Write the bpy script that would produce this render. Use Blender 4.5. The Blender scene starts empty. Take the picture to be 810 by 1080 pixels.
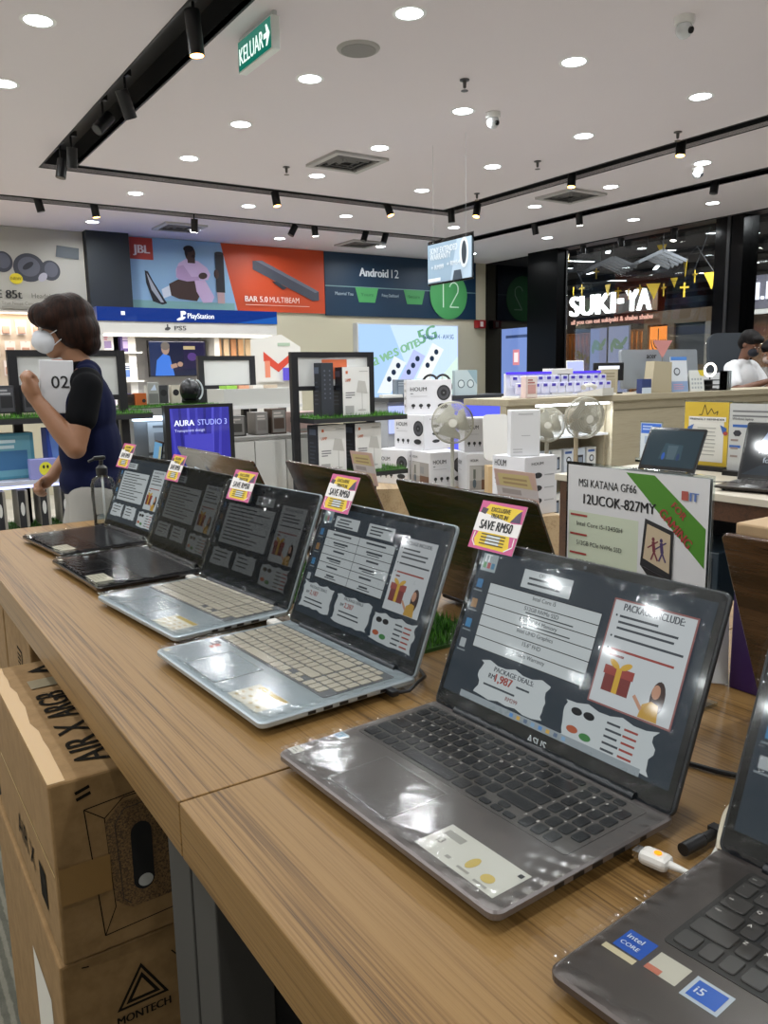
import bpy, bmesh, math, random
from mathutils import Vector, Matrix, Euler
random.seed(7)
SC = bpy.context.scene
COL = SC.collection
PI = math.pi
H = 1.35                       # camera height
FPX = 845.2                    # focal length in pixels of the 810 x 1080 frame
PITCH, ROLL, YAW = math.radians(9.653), math.radians(-1.074), math.radians(33.521)

# ---------------------------------------------------------------- camera
_F = Vector((math.sin(YAW)*math.cos(PITCH), math.cos(YAW)*math.cos(PITCH), -math.sin(PITCH)))
_R0 = Vector((math.cos(YAW), -math.sin(YAW), 0)); _U0 = _R0.cross(_F)
_R = _R0*math.cos(ROLL) + _U0*math.sin(ROLL)
_U = -_R0*math.sin(ROLL) + _U0*math.cos(ROLL)
CAM = Vector((0, 0, H))
cd = bpy.data.cameras.new('camera'); cam = bpy.data.objects.new('camera', cd); COL.objects.link(cam)
m = Matrix((_R, _U, -_F)).transposed().to_4x4(); m.translation = CAM
cam.matrix_world = m
cd.sensor_fit = 'VERTICAL'; cd.sensor_height = 36.0; cd.lens = 36.0*FPX/1080.0
cd.clip_start = 0.02; cd.clip_end = 200
SC.camera = cam

def ray(px, py): return _R*((px-405)/FPX) - _U*((py-540)/FPX) + _F
def atX(px, py, X): d = ray(px, py); return CAM + d*(X/d.x)
def atY(px, py, Y): d = ray(px, py); return CAM + d*(Y/d.y)
def atZ(px, py, Z): d = ray(px, py); return CAM + d*((Z-H)/d.z)
def atT(px, py, t): return CAM + ray(px, py)*t

# ---------------------------------------------------------------- materials
_mc = {}
def lin(h):
    h = h.lstrip('#'); o = []
    for i in (0, 2, 4):
        c = int(h[i:i+2], 16)/255
        o.append(c/12.92 if c <= .04045 else ((c+.055)/1.055)**2.4)
    return o + [1]
def new_mat(name):
    mt = bpy.data.materials.new(name); mt.use_nodes = True
    return mt, mt.node_tree, mt.node_tree.nodes['Principled BSDF']
def D(h, r=.55, metal=0., coat=0., spec=.5):
    k = ('D', h, r, metal, coat, spec)
    if k not in _mc:
        mt, nt, b = new_mat('surface '+h)
        b.inputs['Base Color'].default_value = lin(h)
        b.inputs['Roughness'].default_value = r
        b.inputs['Metallic'].default_value = metal
        b.inputs['Coat Weight'].default_value = coat
        b.inputs['Coat Roughness'].default_value = .06
        b.inputs['Specular IOR Level'].default_value = spec
        _mc[k] = mt
    return _mc[k]
def EM(h, s=1., r=.06, spec=.5):
    k = ('E', h, s, r, spec)
    if k not in _mc:
        mt, nt, b = new_mat('lit '+h)
        b.inputs['Base Color'].default_value = (.01, .01, .01, 1)
        b.inputs['Roughness'].default_value = r
        b.inputs['Specular IOR Level'].default_value = spec
        b.inputs['Emission Color'].default_value = lin(h)
        b.inputs['Emission Strength'].default_value = s
        _mc[k] = mt
    return _mc[k]
def nd(nt, t, **kw):
    n = nt.nodes.new(t)
    for k, v in kw.items():
        if k in n.inputs: n.inputs[k].default_value = v
        else: setattr(n, k, v)
    return n
def ramp(nt, stops):
    n = nt.nodes.new('ShaderNodeValToRGB'); e = n.color_ramp.elements
    while len(e) < len(stops): e.new(.5)
    for i, (p, c) in enumerate(stops): e[i].position = p; e[i].color = lin(c)
    return n
def wood(name, cols, sc=(38., 1.1, 38.), r=.42, coat=.15, spec=.5):
    if name in _mc: return _mc[name]
    mt, nt, b = new_mat(name); L = nt.links.new
    tc = nd(nt, 'ShaderNodeTexCoord'); mp = nd(nt, 'ShaderNodeMapping'); mp.inputs['Scale'].default_value = sc
    L(tc.outputs['Object'], mp.inputs['Vector'])
    n1 = nd(nt, 'ShaderNodeTexNoise', Scale=2.2, Detail=6., Roughness=.65, Distortion=.35); L(mp.outputs[0], n1.inputs['Vector'])
    mp2 = nd(nt, 'ShaderNodeMapping'); mp2.inputs['Scale'].default_value = tuple(s*.22 for s in sc)
    L(tc.outputs['Object'], mp2.inputs['Vector'])
    n2 = nd(nt, 'ShaderNodeTexNoise', Scale=2., Detail=3.); L(mp2.outputs[0], n2.inputs['Vector'])
    mx = nd(nt, 'ShaderNodeMath', operation='MULTIPLY_ADD'); L(n2.outputs['Fac'], mx.inputs[0]); mx.inputs[1].default_value = .55
    L(n1.outputs['Fac'], mx.inputs[2])
    sb = nd(nt, 'ShaderNodeMath', operation='SUBTRACT'); L(mx.outputs[0], sb.inputs[0]); sb.inputs[1].default_value = .27
    rp = ramp(nt, [(.30, cols[0]), (.44, cols[1]), (.56, cols[2]), (.72, cols[1])]); L(sb.outputs[0], rp.inputs[0])
    L(rp.outputs[0], b.inputs['Base Color'])
    b.inputs['Roughness'].default_value = r; b.inputs['Specular IOR Level'].default_value = spec; b.inputs['Coat Weight'].default_value = coat; b.inputs['Coat Roughness'].default_value = .3
    bp = nd(nt, 'ShaderNodeBump', Strength=.08, Distance=.002); L(n1.outputs['Fac'], bp.inputs['Height']); L(bp.outputs[0], b.inputs['Normal'])
    _mc[name] = mt; return mt
def mottled(name, c1, c2, scale=60., r=.8, bump=.2, detail=4., stretch=(1, 1, 1), dist=.003, coat=0., metal=0., spec=.5):
    if name in _mc: return _mc[name]
    mt, nt, b = new_mat(name); L = nt.links.new
    tc = nd(nt, 'ShaderNodeTexCoord'); mp = nd(nt, 'ShaderNodeMapping'); mp.inputs['Scale'].default_value = stretch
    L(tc.outputs['Object'], mp.inputs['Vector'])
    n1 = nd(nt, 'ShaderNodeTexNoise', Scale=scale, Detail=detail, Roughness=.6); L(mp.outputs[0], n1.inputs['Vector'])
    rp = ramp(nt, [(.35, c1), (.65, c2)]); L(n1.outputs['Fac'], rp.inputs[0]); L(rp.outputs[0], b.inputs['Base Color'])
    b.inputs['Roughness'].default_value = r; b.inputs['Specular IOR Level'].default_value = spec; b.inputs['Coat Weight'].default_value = coat; b.inputs['Metallic'].default_value = metal
    b.inputs['Coat Roughness'].default_value = .12
    bp = nd(nt, 'ShaderNodeBump', Strength=bump, Distance=dist); L(n1.outputs['Fac'], bp.inputs['Height']); L(bp.outputs[0], b.inputs['Normal'])
    _mc[name] = mt; return mt
def clear(name, tint='#ffffff', refl=.06, rough=.03, bump=0., ior=1.42):
    """thin clear plastic or pane: lets light straight through, mirrors by Fresnel"""
    if name in _mc: return _mc[name]
    mt = bpy.data.materials.new(name); mt.use_nodes = True; nt = mt.node_tree; nt.nodes.clear(); L = nt.links.new
    out = nd(nt, 'ShaderNodeOutputMaterial'); mix = nd(nt, 'ShaderNodeMixShader')
    tr = nd(nt, 'ShaderNodeBsdfTransparent'); tr.inputs[0].default_value = lin(tint)
    gl = nd(nt, 'ShaderNodeBsdfGlossy'); gl.inputs['Roughness'].default_value = rough
    fr = nd(nt, 'ShaderNodeFresnel'); fr.inputs['IOR'].default_value = ior
    ad = nd(nt, 'ShaderNodeMath', operation='ADD', use_clamp=True); L(fr.outputs[0], ad.inputs[0]); ad.inputs[1].default_value = refl
    L(ad.outputs[0], mix.inputs[0]); L(tr.outputs[0], mix.inputs[1]); L(gl.outputs[0], mix.inputs[2]); L(mix.outputs[0], out.inputs[0])
    if bump:
        tc = nd(nt, 'ShaderNodeTexCoord')
        n1 = nd(nt, 'ShaderNodeTexNoise', Scale=22., Detail=5., Distortion=1.2); L(tc.outputs['Object'], n1.inputs['Vector'])
        bp = nd(nt, 'ShaderNodeBump', Strength=bump, Distance=.004); L(n1.outputs['Fac'], bp.inputs['Height'])
        L(bp.outputs[0], gl.inputs['Normal'])
    _mc[name] = mt; return mt

WHITE = D('#e9e8e6', .5); OFFW = D('#d6d4ce', .55); BLACK = D('#121214', .45); DARK = D('#2a2b2e', .5)
CHROME = D('#c8c8c8', .2, 1.); GREY = D('#8b8b8c', .55); INK = D('#1b1b1d', .6); LGREY = D('#b9bab9', .55)

# ---------------------------------------------------------------- mesh builder
class MB:
    def __init__(s): s.v = []; s.f = []; s.m = []; s.sm = []; s.mats = []
    def mi(s, mat):
        if mat not in s.mats: s.mats.append(mat)
        return s.mats.index(mat)
    def add(s, vs, fs, mat, smooth=False, M=None):
        o = len(s.v); i = s.mi(mat)
        for p in vs: s.v.append(tuple(M @ Vector(p)) if M is not None else tuple(p))
        for f in fs: s.f.append([o+k for k in f]); s.m.append(i); s.sm.append(smooth)
        return s
    def bm(s, b, mat, smooth=False, M=None):
        b.verts.index_update()
        s.add([v.co[:] for v in b.verts], [[v.index for v in f.verts] for f in b.faces], mat, smooth, M); b.free(); return s
    def box(s, c, d, mat, rot=None, bev=0., seg=2):
        M = Matrix.Translation(c)
        if rot is not None: M = M @ (Euler(rot).to_matrix().to_4x4() if not isinstance(rot, Matrix) else rot.to_4x4())
        x, y, z = d[0]/2, d[1]/2, d[2]/2
        if not bev:
            vs = [(-x,-y,-z),(x,-y,-z),(x,y,-z),(-x,y,-z),(-x,-y,z),(x,-y,z),(x,y,z),(-x,y,z)]
            return s.add(vs, [(3,2,1,0),(4,5,6,7),(0,1,5,4),(1,2,6,5),(2,3,7,6),(3,0,4,7)], mat, False, M)
        b = bmesh.new(); bmesh.ops.create_cube(b, size=1)
        for v in b.verts: v.co = Vector((v.co.x*d[0], v.co.y*d[1], v.co.z*d[2]))
        bmesh.ops.bevel(b, geom=b.edges[:], offset=min(bev, min(d)*.49), segments=seg, profile=.5, affect='EDGES')
        return s.bm(b, mat, False, M)
    def b2(s, a, b, mat, bev=0.):   # box from two corners
        return s.box([(a[i]+b[i])/2 for i in range(3)], [abs(b[i]-a[i]) for i in range(3)], mat, None, bev)
    def slab(s, w, d, h, rad, mat, c=(0,0,0), n=5, edge=0., M=None):
        """rounded-corner plate in XY, thickness h, optional soft edge; c = centre of the bottom"""
        prof = [(0., 0.)] if not edge else [(edge, 0.), (0., edge), (0., h-edge), (edge, h)]
        if not edge: prof = [(0., 0.), (0., h)]
        vs = []; k = 0
        for ins, z in prof:
            ww, dd, rr = w/2-ins, d/2-ins, max(rad-ins, .0004)
            for cx, cy, a0 in ((ww-rr, dd-rr, 0), (-ww+rr, dd-rr, 90), (-ww+rr, -dd+rr, 180), (ww-rr, -dd+rr, 270)):
                for i in range(n+1):
                    a = math.radians(a0+90*i/n); vs.append((c[0]+cx+rr*math.cos(a), c[1]+cy+rr*math.sin(a), c[2]+z))
        N = 4*(n+1); R = len(prof); fs = [list(range(N))[::-1], [N*(R-1)+i for i in range(N)]]
        for j in range(R-1):
            for i in range(N): fs.append([j*N+i, j*N+(i+1) % N, (j+1)*N+(i+1) % N, (j+1)*N+i])
        return s.add(vs, fs, mat, False, M)
    def prism(s, pts, z0, z1, mat, M=None):
        n = len(pts); vs = [(p[0], p[1], z0) for p in pts]+[(p[0], p[1], z1) for p in pts]
        return s.add(vs, [list(range(n))[::-1], list(range(n, 2*n))]+[[i, (i+1) % n, n+(i+1) % n, n+i] for i in range(n)], mat, False, M)
    def lathe(s, prof, mat, c=(0,0,0), n=24, M=None, smooth=True, close=True):
        vs = []; fs = []; c = Vector(c)
        for r, z in prof:
            for i in range(n):
                a = 2*PI*i/n; vs.append((c.x+r*math.cos(a), c.y+r*math.sin(a), c.z+z))
        for j in range(len(prof)-1):
            for i in range(n): fs.append([j*n+i, j*n+(i+1) % n, (j+1)*n+(i+1) % n, (j+1)*n+i])
        if close: fs.append(list(range(n))[::-1]); fs.append([(len(prof)-1)*n+i for i in range(n)])
        return s.add(vs, fs, mat, smooth, M)
    def cyl(s, p0, p1, r, mat, n=12, r1=None, smooth=True):
        p0 = Vector(p0); p1 = Vector(p1); d = p1-p0
        M = Matrix.Translation(p0) @ d.to_track_quat('Z', 'Y').to_matrix().to_4x4()
        return s.lathe([(r, 0), (r if r1 is None else r1, d.length)], mat, n=n, M=M, smooth=smooth)
    def tube(s, pts, r, mat, n=8, closed=False):
        pts = [Vector(p) for p in pts]; vs = []; fs = []; N = len(pts); up = Vector((0, 0, 1)); prev = None
        for i, p in enumerate(pts):
            a = pts[(i-1) % N] if (closed or i > 0) else p; b = pts[(i+1) % N] if (closed or i < N-1) else p
            t = (b-a).normalized()
            x = prev - t*prev.dot(t) if prev is not None else t.cross(up if abs(t.z) < .9 else Vector((1, 0, 0)))
            x.normalize(); prev = x; y = t.cross(x)
            rr = r[i] if isinstance(r, (list, tuple)) else r
            for k in range(n):
                a = 2*PI*k/n; vs.append(p + x*rr*math.cos(a) + y*rr*math.sin(a))
        for j in range(N if closed else N-1):
            for k in range(n): fs.append([j*n+k, j*n+(k+1) % n, ((j+1) % N)*n+(k+1) % n, ((j+1) % N)*n+k])
        if not closed: fs.append(list(range(n))[::-1]); fs.append([(N-1)*n+k for k in range(n)])
        return s.add(vs, fs, mat, True)
    def ell(s, c, r, mat, rot=None, u=20, v=12):
        M = Matrix.Translation(c)
        if rot is not None: M = M @ Euler(rot).to_matrix().to_4x4()
        b = bmesh.new(); bmesh.ops.create_uvsphere(b, u_segments=u, v_segments=v, radius=1)
        for q in b.verts: q.co = Vector((q.co.x*r[0], q.co.y*r[1], q.co.z*r[2]))
        return s.bm(b, mat, True, M)
    def build(s, name, parent=None, loc=None):
        me = bpy.data.meshes.new(name); me.from_pydata(s.v, [], s.f)
        for mt in s.mats: me.materials.append(mt)
        me.polygons.foreach_set('material_index', s.m); me.polygons.foreach_set('use_smooth', s.sm); me.update()
        if any(s.sm): me.set_sharp_from_angle(angle=math.radians(42))
        o = bpy.data.objects.new(name, me); COL.objects.link(o)
        if parent is not None: o.parent = parent
        if loc is not None: o.location = loc
        return o

_tc = {}
def text_mesh(t, bold):
    k = (t, bold)
    if k not in _tc:
        cu = bpy.data.curves.new('lettering', 'FONT'); cu.body = t; cu.size = 1; cu.offset = bold; cu.resolution_u = 3
        ob = bpy.data.objects.new('lettering', cu); COL.objects.link(ob)
        dg = bpy.context.evaluated_depsgraph_get(); me = ob.evaluated_get(dg).to_mesh()
        vs = [tuple(v.co) for v in me.vertices]; fs = [tuple(p.vertices) for p in me.polygons]
        ob.evaluated_get(dg).to_mesh_clear(); bpy.data.objects.remove(ob); bpy.data.curves.remove(cu)
        xs = [v[0] for v in vs] or [0]
        _tc[k] = (vs, fs, min(xs), max(xs))
    return _tc[k]
class Art:
    """flat printed or lit graphics on one face: layers a hair apart, one mesh"""
    def __init__(s, origin, right, up, eps=.0003):
        s.o = Vector(origin); s.r = Vector(right).normalized(); s.u = Vector(up).normalized(); s.n = s.r.cross(s.u)
        s.k = 1; s.e = eps; s.mb = MB()
    def w(s, u, v): return s.o + s.r*u + s.u*v + s.n*(s.e*s.k)
    def poly(s, pts, mat): s.mb.add([s.w(*p) for p in pts], [list(range(len(pts)))], mat); s.k += .06; return s
    def rect(s, u0, v0, u1, v1, mat): return s.poly([(u0, v0), (u1, v0), (u1, v1), (u0, v1)], mat)
    def ell(s, cu, cv, ru, rv, mat, n=28, rot=0.):
        c, q = math.cos(rot), math.sin(rot); P = []
        for i in range(n):
            a = 2*PI*i/n; x, y = ru*math.cos(a), rv*math.sin(a); P.append((cu+x*c-y*q, cv+x*q+y*c))
        return s.poly(P, mat)
    def line(s, a, b, w, mat):
        d = Vector((b[0]-a[0], b[1]-a[1])); d.normalize(); n = Vector((-d.y, d.x))*w/2
        return s.poly([(a[0]-n.x, a[1]-n.y), (b[0]-n.x, b[1]-n.y), (b[0]+n.x, b[1]+n.y), (a[0]+n.x, a[1]+n.y)], mat)
    def path(s, pts, w, mat):
        for a, b in zip(pts, pts[1:]): s.line(a, b, w, mat)
        return s
    def up(s): s.k += 1; return s
    def text(s, t, u, v, size, mat, al='L', bold=0., width=None, rot=0.):
        vs, fs, x0, x1 = text_mesh(t, 0.)
        sx = size if width is None else width/(x1-x0); off = {'L': -x0, 'C': -(x0+x1)/2, 'R': -x1}[al]
        c, q = math.cos(rot), math.sin(rot)
        s.k += 1
        for sh in ((0.,) if bold < .004 else (-bold*1.5, 0., bold*1.5)):
            P = []
            for p in vs:
                a, b = (p[0]+off)*sx+sh*size, p[1]*size; P.append(s.w(u+a*c-b*q, v+a*q+b*c))
            s.mb.add(P, fs, mat); s.k += .12
            if len(fs) > 400: break
        s.k -= .6
        return s
    def bars(s, u0, v0, u1, n, step, th, mat, seed=0):
        rnd = random.Random(seed)
        for i in range(n):
            e = u0+(u1-u0)*rnd.uniform(.6, 1); s.rect(u0, v0-i*step-th, e, v0-i*step, mat)
        return s
    def build(s, name, parent=None): return s.mb.build(name, parent)

def tag(o, label, cat, group=None, kind=None):
    o['label'] = label; o['category'] = cat
    if group: o['group'] = group
    if kind: o['kind'] = kind
    return o
def thing(name, label, cat, loc=(0,0,0), rz=0., group=None, kind=None):
    o = bpy.data.objects.new(name, None); COL.objects.link(o); o.empty_display_size = .05
    o.location = loc; o.rotation_euler = (0, 0, rz); return tag(o, label, cat, group, kind)
def struct(o): o['kind'] = 'structure'; return o
def part_label(o, l): o['label'] = l; return o
def arr(mb, name, parent, n=1): return mb.build(name, parent)
# ================================================================ the room
CZ = 3.1; XW = 8.85; YW = 10.25; XL = -7.5; YF = -5.0
M_ceil = D('#e2dade', .9); M_blackm = D('#17171a', .5)
# carpet: grey green tiles with fine pale stripes
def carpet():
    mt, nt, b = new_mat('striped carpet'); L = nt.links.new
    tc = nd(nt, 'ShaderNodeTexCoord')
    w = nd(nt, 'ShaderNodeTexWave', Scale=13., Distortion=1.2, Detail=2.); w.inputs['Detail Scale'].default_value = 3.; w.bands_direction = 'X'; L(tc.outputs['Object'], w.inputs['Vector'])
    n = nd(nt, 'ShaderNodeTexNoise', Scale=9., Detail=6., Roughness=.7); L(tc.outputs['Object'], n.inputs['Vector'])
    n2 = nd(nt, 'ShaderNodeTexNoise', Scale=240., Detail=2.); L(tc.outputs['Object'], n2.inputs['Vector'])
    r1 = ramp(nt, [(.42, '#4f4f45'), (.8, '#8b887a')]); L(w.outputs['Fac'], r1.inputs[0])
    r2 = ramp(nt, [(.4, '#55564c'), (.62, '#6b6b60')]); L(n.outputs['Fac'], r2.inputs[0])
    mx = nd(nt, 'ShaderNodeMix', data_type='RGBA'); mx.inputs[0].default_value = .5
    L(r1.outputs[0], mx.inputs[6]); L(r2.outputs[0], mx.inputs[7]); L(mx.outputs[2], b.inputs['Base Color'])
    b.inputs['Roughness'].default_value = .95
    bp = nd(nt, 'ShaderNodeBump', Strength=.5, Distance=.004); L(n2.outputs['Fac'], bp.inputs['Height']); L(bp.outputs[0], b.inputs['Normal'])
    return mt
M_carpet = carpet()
M_tile = mottled('pale shop floor', '#a9a69c', '#b8b5ab', 3., .45, .02)
struct(MB().box(((XL+XW)/2, (YF+YW)/2, -.05), (XW-XL, YW-YF, .1), M_tile).build('floor'))
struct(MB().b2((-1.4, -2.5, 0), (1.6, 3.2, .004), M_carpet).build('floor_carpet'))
# ceiling, with the slots of the track channels left open
ch = [(1.55, 1.79, YF, 7.38), (1.55, 5.82, 7.18, 7.38), (5.60, 5.82, YF, 7.38), (XL, 7.2, 8.6, 8.8), (7.0, 7.2, YF, 8.8)]
xs = sorted({XL, XW} | {v for c in ch for v in c[:2]}); ys = sorted({YF, YW} | {v for c in ch for v in c[2:]})
mb = MB()
for i in range(len(xs)-1):
    for j in range(len(ys)-1):
        cx, cy = (xs[i]+xs[i+1])/2, (ys[j]+ys[j+1])/2
        if any(c[0] < cx < c[1] and c[2] < cy < c[3] for c in ch): continue
        mb.b2((xs[i], ys[j], CZ), (xs[i+1], ys[j+1], CZ+.03), M_ceil)
struct(mb.build('ceiling'))
# recessed black channels (the loop round the middle of the shop, and the outer loop)
def channel(name, cells, holes):
    mb = MB()
    for (x0, x1, y0, y1) in cells:
        mb.b2((x0, y0, CZ+.16), (x1, y1, CZ+.18), M_blackm)
    for (a, b) in holes:
        mb.b2((a[0], a[1], CZ-.004), (b[0], b[1], CZ+.17), M_blackm)
    struct(mb.build(name))
t = .012
channel('trim_1', [(1.55, 1.79, YF, 7.38), (1.79, 5.82, 7.18, 7.38), (5.60, 5.82, YF, 7.18)],
        [((1.55-t, YF), (1.55, 7.38)), ((1.79, YF), (1.79+t, 7.18)), ((1.55-t, 7.38), (5.82+t, 7.38+t)),
         ((1.79+t, 7.18-t), (5.60-t, 7.18)), ((5.60-t, YF), (5.60, 7.18)), ((5.82, YF), (5.82+t, 7.38))])
channel('trim_2', [(XL, 7.2, 8.6, 8.8), (7.0, 7.2, YF, 8.6)],
        [((XL, 8.8), (7.2+t, 8.8+t)), ((XL, 8.6-t), (7.0-t, 8.6)), ((7.0-t, YF), (7.0, 8.6)), ((7.2, YF), (7.2+t, 8.8))])
def rail(name, label, a, b, z=CZ+.1):
    a = Vector((*a, z)); b = Vector((*b, z)); d = b-a; w = .036
    mb = MB().box((a+b)/2, (abs(d.x)+w, abs(d.y)+w, .06), D('#0d0d0f', .4))
    return tag(mb.build('lighting_track'), label, 'lighting track')
rail('r', 'black lighting track inside the wide slot overhead that ends at the corner', (1.60, -3), (1.60, 7.3))
rail('r', 'black lighting track in the slot crossing the ceiling in front of the vent', (1.9, 7.28), (5.66, 7.28))
rail('r', 'black lighting track in the slot from the hanging board towards the upper right', (5.71, -3), (5.71, 7.18))
rail('r', 'black lighting track in the rear slot nearest the banner wall', (-5, 8.7), (6.9, 8.7))
rail('r', 'black lighting track in the outer right slot nearest the shop glass', (7.1, -3), (7.1, 8.6))

# back wall and its neighbours
M_beige = D('#c3bda6', .7); M_wallw = D('#cfcbc4', .7)
struct(MB().b2((XL, YW, 0), (XW, YW+.12, CZ), M_beige).build('wall_back'))
struct(MB().b2((XL-.1, YF, 0), (XL, YW, CZ), M_wallw).build('wall_left'))
struct(MB().b2((XL, YF-.1, 0), (XW, YF, CZ), M_wallw).build('wall_front'))
# dark pier between the two banner walls
struct(MB().b2((2.56, YW-.16, 0), (3.06, YW, CZ), D('#2b2f33', .6, spec=.3)).build('pillar'))
# glossy black cladding on the right wall, up to the glass
M_gloss = D('#030304', .03, spec=.35)
mb = MB().b2((XW, 8.5, 0), (XW+.02, YW, CZ), M_gloss)
struct(mb.build('wall_right'))
# shop glass with slim frame, and the black pier that interrupts it
M_pane = clear('shop glass', '#f4f7f6', .0, 0., ior=1.4)
win1 = struct(MB().b2((XW+.02, YF, .08), (XW+.03, 8.484, CZ-.06), M_pane).build('window_1'))
mb = MB()
mb.b2((XW-.02, YF, 0), (XW+.06, 8.5, .08), M_blackm); mb.b2((XW+.0, 8.485, .08), (XW+.03, 8.4995, CZ), M_blackm)
for y in (2.2, -1.2): mb.b2((XW+.0, y-.012, .08), (XW+.05, y+.012, CZ), D('#7b7c7c', .4))
struct(mb.build('window_frame', win1))
mb = MB().b2((XW-.14, YF, CZ-.012), (XW+.1, 8.5, CZ+.15), M_blackm)
struct(mb.build('trim_3'))
mb = MB().box((XW+.02, 5.82, CZ/2+.0), (.3, .36, CZ), D('#060607', .15, spec=.2)); mb.b2((XW-.145, 5.80, .0), (XW-.13, 5.84, CZ), D('#1c1c1f', .3))
struct(mb.build('column_shopfront'))

# ---------------------------------------------------------------- ceiling lights
rows = {0.99: [4.49, 5.49, 6.53, 7.96, 9.57], 2.51: [3.48, 4.50, 5.51, 6.53, 7.96, 9.57], 3.68: [3.5, 4.5, 5.52, 6.53, 7.98, 9.5],
        4.84: [3.49, 4.49, 5.52, 6.54, 7.96, 9.6], 6.35: [3.5, 4.53, 5.53, 6.56, 7.94, 9.55], 7.93: [3.5, 4.5, 5.51, 6.55, 7.95, 9.5],
        }
names = {0.99: 'first row from the left', 2.51: 'second row from the left', 3.68: 'third row from the left', 4.84: 'fourth row from the left', 6.35: 'fifth row from the left', 7.93: 'row next to the shop glass', -0.4: 'row left of the picture', -2.2: 'outermost left row'}
ordn = ['nearest', 'second nearest', 'third nearest', 'fourth nearest', 'farthest but one', 'farthest']
M_disc = EM('#f2fbff', 14.); M_rim = D('#f0f0f0', .4)
def dl_mesh():
    a = MB().lathe([(.064, -.001), (.078, -.004), (.086, -.001), (.086, .0)], M_rim, n=28, close=False)
    b = MB().lathe([(.001, -.0015), (.068, -.0015)], M_disc, n=28, close=False)
    return a, b
ra, rb = dl_mesh(); proto = None
DLP = 9.5
ld = bpy.data.lights.new('downlight', 'AREA'); ld.shape = 'DISK'; ld.size = .13; ld.energy = DLP; ld.color = (.95, .985, 1.); ld.spread = math.radians(165)
for X, Ys in rows.items():
    vis = X > 0
    for i, Y in enumerate(Ys):
        inview = vis and not (X == .99 and (Y < 3.4)) and Y > 2.9
        lab = 'round white ceiling downlight, %s of the %s' % (ordn[i], names[X])
        t = thing('ceiling_downlight', lab, 'downlight', (X, Y, CZ), 0, 'recessed ceiling downlights')
        if len(Ys) == 5: t['label'] = lab = 'round white ceiling downlight, %s of the %s' % ((ordn[:3]+ordn[4:])[i], names[X])
        if proto is None:
            p1 = ra.build('trim_ring', t); p2 = rb.build('diffuser', t); proto = (p1, p2)
        else:
            for q in proto:
                c = q.copy(); COL.objects.link(c); c.parent = t
        lo = bpy.data.objects.new('downlight_lamp', ld); COL.objects.link(lo); lo.location = (X, Y, CZ-.012)
# the same ceiling lights carry on behind and left of the camera: lamps only, they light the table and mirror in the screens
ld0 = ld.copy(); ld0.energy = DLP*.55
for X in (-6.2, -5.0, -3.8, -2.6, -1.4, -.2, 1.0, 2.51, 4.2, 6.3):
    for Y in (-3.6, -1.6, .4) + ((1.45, 2.47, 3.5, 4.5, 5.5, 6.53, 7.96) if X < .5 else (2.5,)):
        if X == 2.51 and Y == .4: Y = 1.2
        lo = bpy.data.objects.new('downlight_lamp', ld0 if X < .5 else ld); COL.objects.link(lo); lo.location = (X, Y, CZ-.012)

# track spotlights
M_spot = D('#131316', .4); M_warm = EM('#ffb45a', 16.); M_cool = EM('#f4f2e8', 22.); M_off = D('#3a3a3c', .3)
def spot(px, py, X=None, Y=None, tilt=20, az=0, lit=None, lab='', ztrk=CZ+.07, L=.15):
    p = atX(px, py, X) if X is not None else atY(px, py, Y)
    r = .038
    t = thing('track_spotlight', lab, 'spotlight', (p.x, p.y, 0), math.radians(az), 'black track spotlights')
    z = p.z
    MB().box((0, 0, ztrk-.02), (.03, .09, .04), M_spot, bev=.004).build('adapter', t)
    MB().cyl((0, 0, ztrk-.04), (0, 0, z+.03), .008, M_spot).build('stem', t)
    ax = Vector((math.sin(math.radians(tilt)), 0, -math.cos(math.radians(tilt))))
    c = Vector((0, 0, z))
    MB().cyl(c-ax*L*.5, c+ax*L*.5, r, M_spot, 18).build('head', t)
    mm = {None: M_off, 'w': M_warm, 'c': M_cool}[lit]
    MB().cyl(c+ax*(L*.5-.004), c+ax*(L*.5+.002), r*.86, mm, 18).build('lens', t)
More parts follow.
